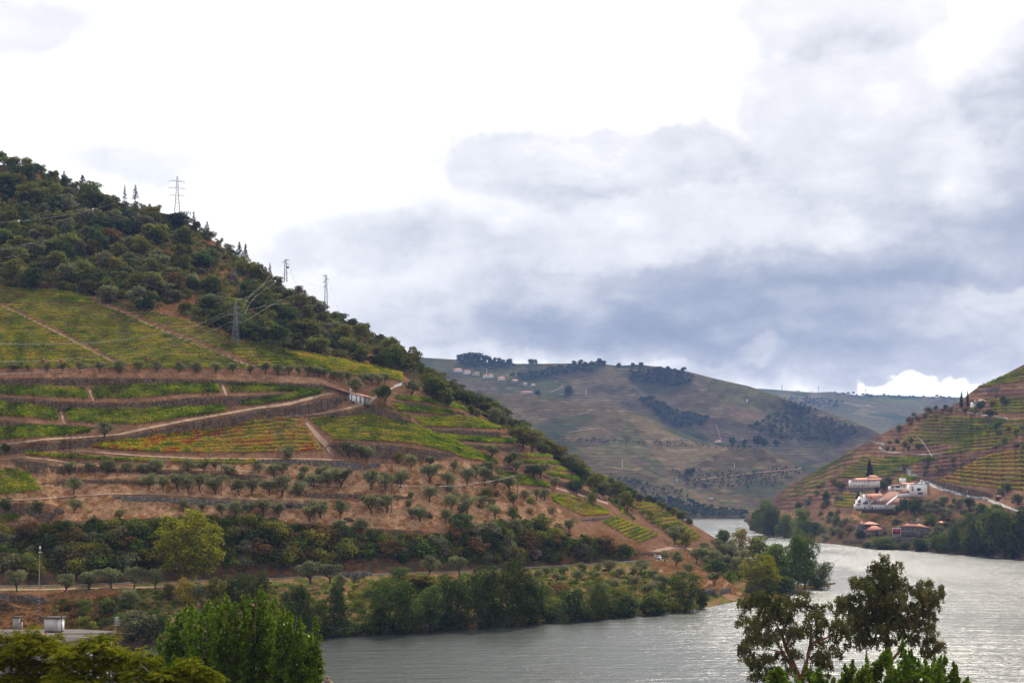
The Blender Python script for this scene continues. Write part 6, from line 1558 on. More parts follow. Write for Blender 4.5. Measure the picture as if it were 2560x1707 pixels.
for k in range(3):
    off = np.array([(k - 1) * .8, 0, -.2])
    wire('low cable between the poles of the dry grove, strand %s' % ORD[k], [ptops[2] + off, ptops[3] + off], .012, 2.2, group='low cables over the grove')
wire('low cable leaving the grove towards the pole of the second terrace', [ptops[1], ptops[2]], .02, 3.0)


# --- lattice towers
def bars(segs, r):
    P = []
    for a, b_ in segs: P.append(tube([a, b_], [r, r], 4))
    return join(P)


def pylon(label, base, H, wb, arms, group='lattice pylons', r=.10, yaw=.35):
    """four tapering legs with cross bracing, three pairs of arms, a peak"""
    root = tag(empty('lattice_pylon', Vector(base)), label, 'pylon', group)
    R_ = np.array([[math.cos(yaw), -math.sin(yaw), 0], [math.sin(yaw), math.cos(yaw), 0], [0, 0, 1]])
    W_ = lambda z: np.interp(z, [0, .55, .88, 1.0], [wb, wb * .42, wb * .26, 0.03])
    X = lambda x, y, z: R_ @ np.array([x, y, z * H]) + np.asarray(base)
    segs = [[], []]
    lev = [0, .1, .2, .3, .39, .47, .55, .62, .69, .76, .82, .88, 1.0]
    for sx, sy in ((-1, -1), (1, -1), (1, 1), (-1, 1)):
        leg = np.array([X(sx * W_(z), sy * W_(z), z) for z in [-.01] + lev[1:]])
        tv, tq = tube(leg, np.full(len(leg), r), 4)
        link('leg', mesh_np('leg', tv, tq, None, (M['steel'],)), root)
    br = []
    for z0, z1 in zip(lev[:-2], lev[1:-1]):
        a, c = W_(z0), W_(z1)
        for (x0, y0), (x1, y1) in (((-1, -1), (1, -1)), ((1, -1), (1, 1)), ((1, 1), (-1, 1)), ((-1, 1), (-1, -1))):
            br.append((X(x0 * a, y0 * a, z0), X(x1 * c, y1 * c, z1))); br.append((X(x1 * a, y1 * a, z0), X(x0 * c, y0 * c, z1)))
    tv, tq = bars(br, r * .45); link('bracing', mesh_np('bracing', tv, tq, None, (M['steel'],)), root)
    tips = []
    for z, L in arms:
        for s in (-1, 1):
            t = X(s * L, 0, z); w = W_(z); t2 = X(s * w, 0, z + .035)
            sg = [(X(s * w, -w, z), t), (X(s * w, w, z), t), (t2, t), (X(s * L * .55, 0, z), X(s * L * .5, 0, z + .018)), (X(s * L * .3, 0, z), X(s * L * .3, 0, z + .026))]
            tv, tq = bars(sg, r * .6); am = link('crossarm', mesh_np('crossarm', tv, tq, None, (M['steel'],)), root)
            tv, tq = tube([t + (s * .1, 0, 0), t + (s * .4, 0, -.35)], [r * 1.5, r * 1.3], 6)
            ins = link('insulator', mesh_np('insulator', tv, tq, None, (M['ceramic'],)), am); ins.matrix_parent_inverse = Matrix()
            tips.append(t + (s * .3, 0, -.3))
    return root, tips, X(0, 0, 1.0)


def gpt(fld, u, v): return fld.p(np.array([float(u)]), np.array([float(v)]))[0]


ba = gpt(A, 443, 541)
mA = ba[1] / F
pyA, tA, topA = pylon('lattice pylon standing alone on the hilltop skyline', ba - (0, 0, .3), 102 * mA, 7.5 * mA, [(.52, 20 * mA), (.70, 21 * mA), (.87, 17 * mA)], r=.10)
bb = gpt(A, 589, 861)
mB = bb[1] / F
pyB, tB, topB = pylon('lattice pylon at the edge of the vineyard before the dark oaks', bb - (0, 0, .3), 114 * mB, 8.5 * mB, [(.50, 17 * mB), (.665, 22 * mB), (.82, 17 * mB)], r=.08, yaw=-.2)

LA = [(('earth wire', topA), [(319, 497), (232, 523), (130, 546), (0, 555), (-300, 560)], 520, [(232, .55, 'ball_white'), (47, .6, 'ball_white')]),
      (('upper outer conductor', tA[4]), [(365, 500), (250, 557), (150, 593), (0, 621), (-300, 650)], 520, []), (('upper inner conductor', tA[5]), [(380, 509), (260, 567), (150, 600), (0, 625), (-300, 655)], 530, []),
      (('middle outer conductor', tA[2]), [(380, 512), (250, 583), (130, 622), (0, 645), (-300, 675)], 520, []), (('middle inner conductor', tA[3]), [(385, 532), (260, 600), (130, 642), (0, 656), (-300, 690)], 530, []),
      (('lower outer conductor', tA[0]), [(382, 533), (230, 620), (110, 655), (0, 672), (-300, 700)], 520, [(25, .55, 'ball_white')]), (('lower inner conductor', tA[1]), [(408, 538), (319, 588), (150, 650), (0, 683), (-300, 715)], 530, [(319, .5, 'ball_white')])]
for (nm, st), pts, yend, balls in LA:
    n = len(pts); P_ = [st]
    y0 = ba[1]
    for i, (u, v) in enumerate(pts):
        f = (443 - u) / 743.0; P_.append(P3(u, v, y0 + (yend - y0) * f))
    wire('%s swinging down from the hilltop pylon across the wood' % nm, P_, .027, group='conductors of the hilltop pylon', balls=balls)
LB = [(('upper outer conductor', tB[4]), [(545, 798), (440, 822), (300, 848), (150, 858), (0, 858), (-300, 850)], []), (('upper inner conductor', tB[5]), [(560, 787), (440, 827), (300, 852), (150, 861), (0, 860), (-300, 852)], []),
      (('middle outer conductor', tB[2]), [(530, 800), (400, 856), (280, 885), (108, 901), (0, 902), (-300, 890)], [(108, .6, 'ball_red')]), (('middle inner conductor', tB[3]), [(540, 818), (420, 865), (300, 890), (152, 900), (0, 902), (-300, 892)], [(152, .5, 'ball_red')]),
      (('lower outer conductor', tB[0]), [(540, 820), (400, 875), (280, 905), (150, 925), (0, 931), (-300, 930)], []), (('lower inner conductor', tB[1]), [(560, 825), (440, 878), (369, 898), (250, 920), (100, 932), (0, 935), (-300, 935)], [(369, .5, 'ball_red')])]
for (nm, st), pts, balls in LB:
    P_ = [st]
    for (u, v) in pts:
        f = (589 - u) / 889.0; P_.append(P3(u, v, bb[1] - 3 + (420 - bb[1]) * f))
    wire('%s sagging from the vineyard pylon over the vines' % nm, P_, .025, group='conductors of the vineyard pylon', balls=balls)
for j, (st, pts) in enumerate([(tB[5], [(630, 735), (665, 708), (690, 684)]), (tB[3], [(630, 752), (665, 722), (698, 688)]), (topB, [(620, 742), (655, 715), (686, 685)]), (tB[1], [(680, 762), (730, 740), (780, 726)]), (tB[2], [(650, 768), (720, 758), (760, 730)])]):
    P_ = [st] + [P3(u, v, bb[1] + 3 + (float(A.y(np.array([float(u)]), np.array([v + 8.]))[0]) - 14 - bb[1]) * (u - 589) / (pts[-1][0] - 589)) for u, v in pts]
    wire('conductor climbing from the vineyard pylon to the ridge, strand %s' % ORD[j], P_, .025, group='conductors climbing to the ridge')
for j, (a0, e) in enumerate([(tA[5], (560, 640)), (tA[3], (545, 640)), (tA[1], (505, 600)), (topA, (555, 625))]):
    wire('wire dropping behind the skyline from the hilltop pylon, strand %s' % ORD[j], [a0, P3(e[0], e[1], 840)], .04, 3.0, group='wires dropping behind the skyline')


def ridge_tower(label, u, vt, vb, arms):
    q = gpt(A, u, vb); m = q[1] / F; H = (vb - vt) * m
    root = tag(empty('power_tower', Vector(q)), label, 'power tower', 'slim power towers on the ridge')
    w = lambda z: np.interp(z, [0, 1], [3.6 * m, 1.6 * m])
    X = lambda x, y, z: q + np.array([x, y, z * H - .3])
    for sx, sy in ((-1, -1), (1, -1), (1, 1), (-1, 1)):
        tv, tq = tube([X(sx * w(0), sy * w(0), 0), X(sx * w(1), sy * w(1), 1)], [.12, .10], 4); link('leg', mesh_np('leg', tv, tq, None, (M['steel'],)), root)
    lv = np.linspace(0, 1, 12); br = []
    for i in range(11):
        a, c = w(lv[i]), w(lv[i + 1]); s = 1 if i % 2 else -1
        br += [(X(-s * a, -a, lv[i]), X(s * c, -c, lv[i + 1])), (X(-s * a, a, lv[i]), X(s * c, c, lv[i + 1])), (X(a, -s * a, lv[i]), X(c, s * c, lv[i + 1]))]
    tv, tq = bars(br, .055); link('bracing', mesh_np('bracing', tv, tq, None, (M['steel'],)), root)
    tips = []
    for z, L in arms:
        t = X(L * m, 0, z - .02); tv, tq = bars([(X(0, 0, z), t), (X(0, 0, z + .035 if z < .95 else z - .04), t)], .09)
        am = link('crossarm', mesh_np('crossarm', tv, tq, None, (M['steel'],)), root)
        tv, tq = tube([t, t - (0, 0, 1.6 * m)], [.16, .14], 6); i_ = link('insulator', mesh_np('insulator', tv, tq, None, (M['ceramic'],)), am); i_.matrix_parent_inverse = Matrix()
        tips.append(t)
    return root, tips, X


t1, tips1, X1 = ridge_tower('slim power tower with a transformer on the ridge skyline', 714, 647, 703, [(1.0, 7), (.90, -7), (.80, 7.5)])
tv, tq = tube([X1(1.2, 0, .60), X1(1.2, 0, .68)], [.55, .55], 8)
link('transformer', mesh_np('transformer', tv, [tq, np.arange(8)[None, ::-1], np.arange(8, 16)[None]], None, (M['steel_dark'],)), t1)
tv, tq = bars([(X1(0, 0, .40), X1(1.3, 0, .40)), (X1(0, 0, .44), X1(1.3, 0, .40))], .06); link('bracket', mesh_np('bracket', tv, tq, None, (M['steel'],)), t1)
t2, tips2, X2 = ridge_tower('slim power tower lower down the ridge skyline', 815, 686, 767, [(1.0, -7.5), (.88, 6.5), (.79, -7.5), (.65, -5)])
wire('thin wire strung between the two ridge towers', [X1(1.3, 0, .40), tips2[3]], .03, 1.2)
for j, (a0, e) in enumerate([(tips1[0], (746, 716)), (tips1[2], (742, 716)), (tips2[1], (850, 782)), (tips2[0], (838, 778))]):
    wire('wire falling behind the ridge from the slim towers, strand %s' % ORD[j], [a0, P3(e[0], e[1], 770)], .03, 1.5, group='wires falling behind the ridge')


# --- rocks
def rock(label, fld, u, v, wpx, hpx, seed, mat='rock', depth=3.0):
    rg = np.random.default_rng(seed)
    q = gpt(fld, u, v); m = q[1] / F
    n, k = 22, 16
    th, ph = np.meshgrid(np.linspace(0, 6.283, n, endpoint=False), np.linspace(0, math.pi, k))
    d = np.stack([np.cos(th) * np.sin(ph), np.sin(th) * np.sin(ph), np.cos(ph)], -1)
    f = 0.65 + 0.7 * fbm(d[..., 0] * 2 + seed, d[..., 2] * 2.6 + d[..., 1] * 2, seed, 4)
    f = np.round(f * 7) / 7 * .6 + f * .4
    V = d * f[..., None] * np.array([wpx * m * .5, depth, hpx * m * .5])
    ix = np.arange(n * k).reshape(k, n); nx = np.roll(ix, -1, 1)
    Qd = np.stack([ix[:-1], ix[1:], nx[1:], nx[:-1]], -1).reshape(-1, 4)
    o = link('rock_outcrop', mesh_np('rock_outcrop', V.reshape(-1, 3), Qd, None, (M[mat],)), loc=Vector(q) + Vector((0, .5, 0)))
    return tag(o, label, 'rock', 'rock outcrops')


rock('dark vertical rock face in the wood below the conifers', A, 582, 712, 30, 70, 1, depth=3)
rock('jagged rock ledge above the dark rock face', A, 548, 640, 40, 34, 2, depth=3)
rock('low rock by the dry grass under the hilltop pylon', A, 520, 618, 22, 18, 3, depth=2)
rock('rock showing through the olive grove at its dry end', A, 1068, 1290, 26, 24, 4, depth=2)
rock('rock in the dry slope between the lower olives', A, 870, 1300, 28, 14, 5, depth=2)
rock('grey rock cut above the road behind the olives', A, 1110, 1385, 44, 40, 6, depth=2)
rock('rock cut above the road near the bend', A, 1330, 1385, 46, 36, 7, depth=2)
rock('rock shelf in the dry grove below the long low wall', A, 720, 1262, 26, 12, 8, depth=2)
rock('rocky edge of the dry grass slope above the road', A, 1190, 1360, 34, 40, 9, depth=2)

# landing stage on the point, stones along the shore
lg = bldg('landing_stage', 'small concrete landing stage under the trees of the point', 1995, 1476, 560, cat='landing stage')
panel('slab', M['concrete'], lg, [(1972, 1474, 574), (2008, 1472, 578), (2014, 1477, 566), (1980, 1481, 560)], 1.2)
rect('kerb', M['parapet'], lg, 1990, 1474.5, 2013, 1476.5, 563, .6)


# --- cars
def car(label, pos, yaw, paint, L=4.2, group='cars on the far road'):
    root = tag(empty('car', Vector(pos), False), label, 'car', group)
    root.rotation_euler = (0, 0, yaw)
    w = .86
    prof = [(-2.1, .35), (-2.12, .75), (-1.95, .92), (-1.1, .98), (1.15, .95), (1.95, .80), (2.1, .55), (2.08, .35)]
    def ext(prof, wy0, wy1, mat, nm, par):
        n = len(prof); a = np.array([(x * L / 4.2, -wy0 if z < .9 else -wy1, z) for x, z in prof]); c = a * (1, -1, 1)
        i = np.arange(n); j = (i + 1) % n
        return link(nm, mesh_np(nm, np.concatenate([a, c]), [np.array([i]), np.array([i[::-1] + n]), np.stack([j, i, i + n, j + n], 1)], None, (mat,)), par)
    ext(prof, w, w * .97, paint, 'body', root)
    ext([(-1.75, .94), (-1.35, 1.38), (-.9, 1.46), (.15, 1.45), (1.05, .96)], w * .93, w * .8, paint, 'cabin', root)
    ext([(-1.62, .98), (-1.30, 1.33), (-.4, 1.38), (-.4, .98)], w * .95, w * .835, M['glass'], 'window', root)
    ext([(-.3, .98), (-.3, 1.38), (.1, 1.37), (.85, .98)], w * .95, w * .835, M['glass'], 'window', root)
    f = np.array([(.22, -.66, 1.40), (.22, .66, 1.40), (1.02, .74, .985), (1.02, -.74, .985)]) * (L / 4.2, 1, 1) + (.05, 0, .03)
    link('windscreen', mesh_np('windscreen', np.concatenate([f, f - (.03, 0, .03)]), [[0, 3, 2, 1], [4, 5, 6, 7], [0, 1, 5, 4], [1, 2, 6, 5], [2, 3, 7, 6], [3, 0, 4, 7]], None, (M['glass'],)), root)
    for x in (-1.3, 1.32):
        for s in (-1, 1):
            tv, tq = tube([(x, s * w * .8, .32), (x, s * (w + .02), .32)], [.32, .32], 12)
            wh = link('wheel', mesh_np('wheel', tv, [tq, np.arange(12)[None, ::-1], np.arange(12, 24)[None]], None, (M['tyre'],)), root)
    for s in (-1, 1):
        f = np.array([(2.07, s * .62 - .16, .62), (2.07, s * .62 + .16, .62), (1.98, s * .62 + .16, .76), (1.98, s * .62 - .16, .76)]) + (.04, 0, .01)
        link('headlight', mesh_np('headlight', np.concatenate([f, f - (.05, 0, 0)]), [[0, 1, 2, 3], [7, 6, 5, 4], [0, 4, 5, 1], [1, 5, 6, 2], [2, 6, 7, 3], [3, 7, 4, 0]], None, (M['sign_white'],)), root)
    return root


cp = gpt(A, 1647, 1397.5) - (0, .0, 0)
c0 = car('white car parked on the river road by the round sign', cp + (0, -1.0, .15), math.radians(-70), M['car_white'], group=None)
for i, (u, v, lab, mt, yw) in enumerate([(2362, 1227.5, 'first white car in the line on the far road', 'car_white', -62), (2374, 1229.5, 'second white car in the line on the far road', 'car_white', -62), (2386, 1231.5, 'white car half hidden behind a pole on the far road', 'car_white', -62), (2409, 1237.5, 'dark silver car driving alone on the far road', 'car_dark', -65),
                                         (2452, 1246, 'silver car behind the white one lower on the far road', 'car_silver', -60), (2463, 1249, 'lowest white car on the far road', 'car_white', -60), (2279, 1186, 'dark car on the hairpin above the winery', 'car_dark', 80), (2314, 1206.5, 'white car parked by the top of the far road', 'car_white', 20), (2321, 1207.5, 'second white car parked by the top of the far road', 'car_white', 20)]):
    q = gpt(R, u, v); car(lab, q + (0, -1.6, .25), math.radians(yw), M[mt])

# round road sign and the person on the road
o, q1 = pole('round traffic sign on a post beside the white car', A, 1637.5, 1386, 1398, .05, 'steel', False, 'road sign', 'road_sign', None)
tv, tq = tube([q1 + (0, -.12, -.1), q1 + (0, -.04, -.1)], [.55, .55], 16)
link('disc', mesh_np('disc', tv, [tq, np.arange(16)[None], np.arange(16, 32)[None, ::-1]], None, (M['sign_white'],)), o)
tv, tq = tube([q1 + (0, -.17, -.1), q1 + (0, -.13, -.1)], [.36, .36], 16)
link('emblem', mesh_np('emblem', tv, [tq, np.arange(16)[None], np.arange(16, 32)[None, ::-1]], None, (M['letter_grey'],)), o)


def person(label, pos, top, legs_m, h=1.75):
    """standing figure grown from a skeleton"""
    k = h / 1.75
    J = {'pel': (0, 0, .95, .15), 'bel': (0, .01, 1.12, .145), 'che': (0, .02, 1.33, .165), 'nek': (0, .02, 1.50, .06), 'hed': (0, 0, 1.60, .088), 'crn': (0, .0, 1.70, .08),
         'hl': (-.10, 0, .88, .095), 'kl': (-.11, -.03, .50, .065), 'al': (-.11, .02, .09, .045), 'tl': (-.12, -.14, .04, .04), 'hr': (.10, 0, .88, .095), 'kr': (.12, -.02, .50, .065), 'ar': (.13, .05, .09, .045), 'tr': (.14, -.11, .04, .04),
         'sl': (-.19, .02, 1.42, .065), 'el': (-.27, .05, 1.14, .048), 'wl': (-.24, -.08, .93, .036), 'fl': (-.22, -.14, .84, .035), 'sr': (.19, .02, 1.42, .065), 'er': (.28, .04, 1.15, .048), 'wr': (.26, -.1, .95, .036), 'fr': (.24, -.16, .87, .035)}
    E = 'pel-bel bel-che che-nek nek-hed hed-crn pel-hl hl-kl kl-al al-tl pel-hr hr-kr kr-ar ar-tr che-sl sl-el el-wl wl-fl che-sr sr-er er-wr wr-fr'.split()
    ks = list(J)
    me = bpy.data.meshes.new('person'); me.from_pydata([tuple(c * k for c in J[x][:3]) for x in ks], [tuple(ks.index(y) for y in e.split('-')) for e in E], [])
    o = link('person', me, loc=pos)
    sk = o.modifiers.new('skin', 'SKIN'); o.modifiers.new('sub', 'SUBSURF').levels = 1; o.modifiers['sub'].render_levels = 1
    for i, x in enumerate(ks):
        d = me.skin_vertices[0].data[i]; d.radius = (J[x][3] * k,) * 2; d.use_root = x == 'pel'
    me.materials.append(top)
    return tag(o, label, 'person')


pe_ = gpt(A, 1718.5, 1391.5)
person('person in dark clothes standing at the road edge among the olives', Vector(pe_) + Vector((0, -1.5, .05)), M['cloth_dark'], None, 1.9)

# --- near building with the flat roof
zr = CH + (HV - 1572) / F * 140
b = bldg('flat_roof_house', 'house with a weathered flat concrete roof on the near bank', 120, 1640, 125)
RP = [(-60, 1572, 140), (199, 1572, 140), (291, 1577, 138.1), (163, 1602.5, 128.6), (-60, 1640, 116.8)]
panel('roof', M['concrete'], b, RP, .28)
ins = [(-58, 1573, 139.6), (197, 1573, 139.6), (286, 1578, 137.7), (161, 1603.5, 128.3), (-56, 1639, 117)]
f = np.array([P3(*p) for p in ins]); f[:, 2] = zr - .30; f[:, 0] -= .25
lo_ = f.copy(); lo_[:, 2] = BANK(f[:, 1]) - .5; n = len(f); i = np.arange(n); j = (i + 1) % n
link('wall', mesh_np('wall', np.concatenate([f, lo_]), [np.stack([i, j, j + n, i + n], 1)], None, (M['blue_grey'],)), b)
tp = lambda u, v, Y: np.array([(u - 1280) / F * Y, Y, zr])
for (a_, c_) in (((126, 1), (126, 1)),):
    for Y_, x0, x1 in ((131.5, -44, -37.6), (135.2, -44, -36.2)):
        tv, tq = tube([(x0, Y_, zr + .02), (x1, Y_, zr + .02)], [.05, .05], 6); link('roof_joint', mesh_np('roof_joint', tv, tq, None, (M['cable'] if Y_ < 132 else M['concrete'],)), b)
tk = tag(empty('water_tank', Vector(tp(130, 0, 132))), 'weathered white box-shaped water tank on the flat roof', 'water tank', None)
rect('tank_body', M['white_old'], tk, 110.5, 1546, 141, 1577, 132, 1.3); rect('side_panel', M['white'], tk, 141.3, 1546, 151.3, 1577, 132.12, 1.1)
rect('lid', M['concrete'], tk, 109, 1543, 152.5, 1546.2, 131.9, 1.5); rect('plinth', M['steel_dark'], tk, 111, 1576.8, 150, 1581, 132.2, 1.0)
tv, tq = tube([P3(153, 1538, 132.3), P3(153, 1582, 132.3)], [.045, .045], 6); pp = tag(empty('vent_pipe', Vector(P3(153, 1582, 132.3))), 'thin dark rusty pipe beside the water tank', 'pipe'); link('pipe', mesh_np('pipe', tv, tq, None, (M['wood'],)), pp)
ch = tag(empty('chimney', Vector(tp(38, 0, 137))), 'grey rendered chimney with a flat cap on the flat roof', 'chimney'); rect('stack', M['grey_render'], ch, 31.5, 1543, 45, 1573, 137, .6); rect('cap', M['concrete'], ch, 30, 1541, 49, 1543.2, 136.9, .8)
c2 = tag(empty('chimney', Vector(tp(50, 0, 137.4))), 'short square vent stack behind the chimney', 'chimney'); rect('stack', M['grey_render'], c2, 46.5, 1551, 53, 1573, 137.7, .4); rect('cap', M['wood'], c2, 45.5, 1548.5, 54.5, 1551, 137.6, .6)
ms = tag(empty('antenna_mast', Vector(P3(95, 1574, 138.8))), 'tall thin antenna mast with a ringed foot on the flat roof', 'mast')
a0, a1 = P3(95, 1574, 138.8), P3(100, 1371, 138.8)
tv, tq = tube([a0, .5 * (a0 + a1), a1], [.06, .045, .035], 7); link('pole', mesh_np('pole', tv, tq, None, (M['cable'],), True), ms)
for k in range(9):
    c = a0 + (a1 - a0) * (.04 + .042 * k); tv, tq = tube([c, c + (a1 - a0) * .018], [.085, .085], 7); link('ring', mesh_np('ring', tv, tq, None, (M['wood'],)), ms)
tv, tq = join([tube([a1 + (-.16, 0, -.35), a1 + (.2, 0, -.35)], [.04, .04], 5), tube([a1, a1 + (0, 0, .28)], [.10, .05], 6)]); link('head', mesh_np('head', tv, tq, None, (M['ball_white'],)), ms)
an = tag(empty('panel_antenna', Vector(P3(288.5, 1577, 138))), 'small grid panel antenna on a short pole at the roof corner', 'antenna')
tv, tq = tube([P3(288, 1590, 138), P3(290, 1541, 138)], [.03, .025], 6); link('pole', mesh_np('pole', tv, tq, None, (M['cable'],)), an)
for k in range(6): rect('grid_bar', M['letter_grey'], an, 284.4, 1541 + k * 4.1, 299, 1542.8 + k * 4.1, 137.9, .03)
rect('feeder', M['sign_white'], an, 291.5, 1541, 293, 1554, 137.8, .05)
fin = tag(empty('chimney', Vector(P3(818, 1712, 120))), 'stone chimney top with a pyramid cap at the frame edge', 'chimney')
def frustum(name, par, u, v0, v1, w0, w1, Y, mat):
    m = Y / F; c = P3(u, 0, Y); z0, z1 = CH + (HV - v0) * m, CH + (HV - v1) * m
    V = [(c[0] + sx * w * m / 2, Y + sy * w * m / 2, z) for w, z in ((w0, z0), (w1, z1)) for sx, sy in ((-1, -1), (1, -1), (1, 1), (-1, 1))]
    o = link(name, mesh_np(name, V, [[0, 1, 5, 4], [1, 2, 6, 5], [2, 3, 7, 6], [3, 0, 4, 7], [4, 5, 6, 7], [3, 2, 1, 0]], None, (mat,)), par); return o
frustum('shaft', fin, 818.5, 1760, 1706, 22, 22, 120, M['bark_pale']); frustum('cornice', fin, 818.5, 1706, 1703.5, 26, 24, 120, M['bark_pale']); frustum('pyramid', fin, 818.5, 1703.5, 1695.5, 17, 5, 120, M['bark_pale']); frustum('finial', fin, 818.3, 1695.5, 1690.5, 4.5, 8.5, 120, M['path'])
nb_ = P3(818.5, 1760, 120); nb_[2] = float(BANK(120)) - .5
w_ = 60 * 120 / F
link('house_base', mesh_np('house_base', [(nb_[0] + sx * w_, 120 + sy * w_, z) for z in (nb_[2], CH + (HV - 1758) / F * 120) for sx, sy in ((-1, -1), (1, -1), (1, 1), (-1, 1))], [[0, 1, 5, 4], [1, 2, 6, 5], [2, 3, 7, 6], [3, 0, 4, 7], [4, 5, 6, 7]], None, (M['tile'],)), fin)

# --- winery and houses of the far bank
W1 = lambda x, y: (2120 + x / 11.76, 1180 + y / 11.76)
def wp(pts, Y): return [(*W1(x, y), Y) for x, y in pts]
def wr(name, mat, par, x0, y0, x1, y1, Y, d):
    a, c = W1(x0, y0), W1(x1, y1); return rect(name, M[mat], par, a[0], a[1], c[0], c[1], Y, d)
def ww(par, x0, y0, x1, y1, Y, frame=False):
    a, c = W1(x0, y0), W1(x1, y1); return window(par, a[0], a[1], c[0], c[1], Y, frame)

Y = 1208.0
b = bldg('country_house', 'long white country house with a pale terracotta hipped roof', *W1(350, 415), Y)
wr('wall', 'white', b, 112, 228, 575, 440, Y, 11); wr('wall', 'white', b, 575, 222, 945, 440, Y + .8, 11)
panel('roof', M['tile_pale'], b, [(*W1(98, 236), Y - .5), (*W1(578, 236), Y - .5), (*W1(558, 162), Y + 6), (*W1(238, 166), Y + 6)], .4)
panel('roof', M['tile_pale'], b, [(*W1(575, 232), Y - .2), (*W1(1002, 216), Y + .5), (*W1(950, 166), Y + 6), (*W1(560, 164), Y + 6)], .4)
wr('upper_wall', 'white', b, 578, 150, 935, 175, Y + 6, 6)
panel('upper_roof', M['tile'], b, [(*W1(560, 153), Y + 5.6), (*W1(948, 157), Y + 5.6), (*W1(800, 84), Y + 10), (*W1(652, 84), Y + 10)], .4)
wr('chimney', 'white', b, 208, 172, 234, 200, Y + 3, .8)
for x in (175, 245, 345, 412, 488, 636, 710, 776): ww(b, x - 10, 260, x + 10, 295, Y if x < 575 else Y + .8)
for x in (190, 300, 410, 470): ww(b, x - 14, 380, x + 14, 412, Y)
Y2 = 1100.0
b = bldg('winery', 'large white winery with stepped dark red roofs above a terrace wall', *W1(700, 1080), Y2, None, 'winery')
poly_prism('gable_house', M['white'], b, wp([(250, 1085), (670, 1085), (670, 915), (830, 787), (575, 778), (500, 652), (430, 775), (395, 714), (355, 802), (300, 822), (300, 936), (250, 942)], Y2), 9)
panel('roof', M['tile_pale'], b, [(*W1(575, 782), Y2 - .5), (*W1(832, 788), Y2 - .5), (*W1(1002, 702), Y2 + 5), (*W1(1036, 682), Y2 + 6), (*W1(975, 620), Y2 + 9), (*W1(498, 640), Y2 + .2)], .35)
panel('gable_roof', M['tile_pale'], b, [(*W1(363, 700), Y2 + 3), (*W1(430, 640), Y2 + 6), (*W1(496, 646), Y2 + 6), (*W1(440, 740), Y2 + 1)], .3)
panel('bay_roof', M['tile'], b, [(*W1(296, 824), Y2 - 1), (*W1(385, 826), Y2 - 1), (*W1(370, 805), Y2 + .5), (*W1(320, 805), Y2 + .5)], .2)
panel('annex_roof', M['tile'], b, [(*W1(246, 942), Y2 - 1), (*W1(378, 942), Y2 - 1), (*W1(370, 918), Y2 + .4), (*W1(252, 918), Y2 + .4)], .2)
dm = wr('dormer', 'tile', b, 614, 712, 716, 780, Y2 - .2, 3); d_ = ww(b, 640, 722, 690, 770, Y2 - .3)
for x0, y0, x1, y1 in ((310, 838, 365, 905), (495, 822, 515, 880), (528, 822, 548, 880), (560, 822, 580, 880), (618, 825, 660, 875), (690, 812, 712, 836), (525, 725, 540, 755), (485, 1000, 512, 1080), (703, 985, 722, 1075)): ww(b, x0, y0, x1, y1, Y2)
wr('balcony', 'steel_dark', b, 450, 880, 600, 918, Y2 - 1.2, 1.1); wr('chimney', 'white', b, 366, 590, 388, 690, Y2 + 4, .7); wr('chimney', 'white', b, 916, 570, 945, 625, Y2 + 9, .7)
poly_prism('press_hall', M['white'], b, wp([(672, 1080), (1120, 1080), (1120, 925), (672, 918)], Y2 + .4), 8)
for x in (815, 968): wr('downpipe', 'letter_grey', b, x - 3, 930, x + 3, 1078, Y2 + .3, .1)
wr('rail', 'letter_grey', b, 815, 980, 1320, 990, Y2 - 1.5, .1)
for x in (1105, 1150, 1190, 1240, 1290, 1320): wr('rail_post', 'letter_grey', b, x - 2, 985, x + 2, 1080, Y2 - 1.5, .1)
panel('hall_roof', M['tile_dark'], b, [(*W1(660, 924), Y2), (*W1(1118, 930), Y2), (*W1(1545, 572), Y2 + 30), (*W1(1228, 556), Y2 + 30)], .4)
poly_prism('skylight', M['white'], b, wp([(885, 890), (940, 890), (1095, 768), (900, 795), (885, 800)], Y2 + 3), 2.0); ww(b, 903, 820, 926, 880, Y2 + 2.9)
poly_prism('parapet_wall', M['white'], b, [(*W1(1116, 980), Y2), (*W1(1200, 980), Y2), (*W1(1200, 925), Y2), (*W1(1482, 728), Y2 + 20), (*W1(1482, 655), Y2 + 20), (*W1(1116, 925), Y2)], 1.0)
poly_prism('cellar_wall', M['white'], b, wp([(1120, 1080), (1450, 1080), (1600, 922), (1120, 922)], Y2 + .8), 8)
panel('cellar_roof', M['tile_dark'], b, [(*W1(1198, 928), Y2 - .4), (*W1(1600, 922), Y2 - .4), (*W1(1872, 792), Y2 + 10), (*W1(1872, 714), Y2 + 17), (*W1(1482, 728), Y2 + 17)], .35)
poly_prism('name_wall', M['white'], b, wp([(1482, 727), (1900, 722), (1925, 690), (1858, 612), (1482, 640)], Y2 + 17.6), 6)
for k, x in enumerate((1600, 1618, 1650, 1672, 1700, 1722, 1755, 1776)): wr('letter', 'letter_grey', b, x - 3, 655, x + 4, 688, Y2 + 17.5, .06)
panel('upper_hall_roof', M['tile_dark'], b, [(*W1(1480, 638), Y2 + 18.5), (*W1(1856, 616), Y2 + 17.4), (*W1(1852, 372), Y2 + 34), (*W1(1812, 372), Y2 + 34)], .4)
poly_prism('cube', M['white'], b, wp([(1850, 352), (2332, 357), (2332, 720), (1850, 720)], Y2 + 15), 11)
panel('cube_roof', M['asphalt_light'], b, [(*W1(1935, 352), Y2 + 15), (*W1(2334, 358), Y2 + 15), (*W1(2262, 300), Y2 + 24), (*W1(2130, 290), Y2 + 26)], .2)
for x0, y0, x1, y1 in ((2030, 462, 2140, 545), (2058, 592, 2200, 645)): ww(b, x0, y0, x1, y1, Y2 + 15)
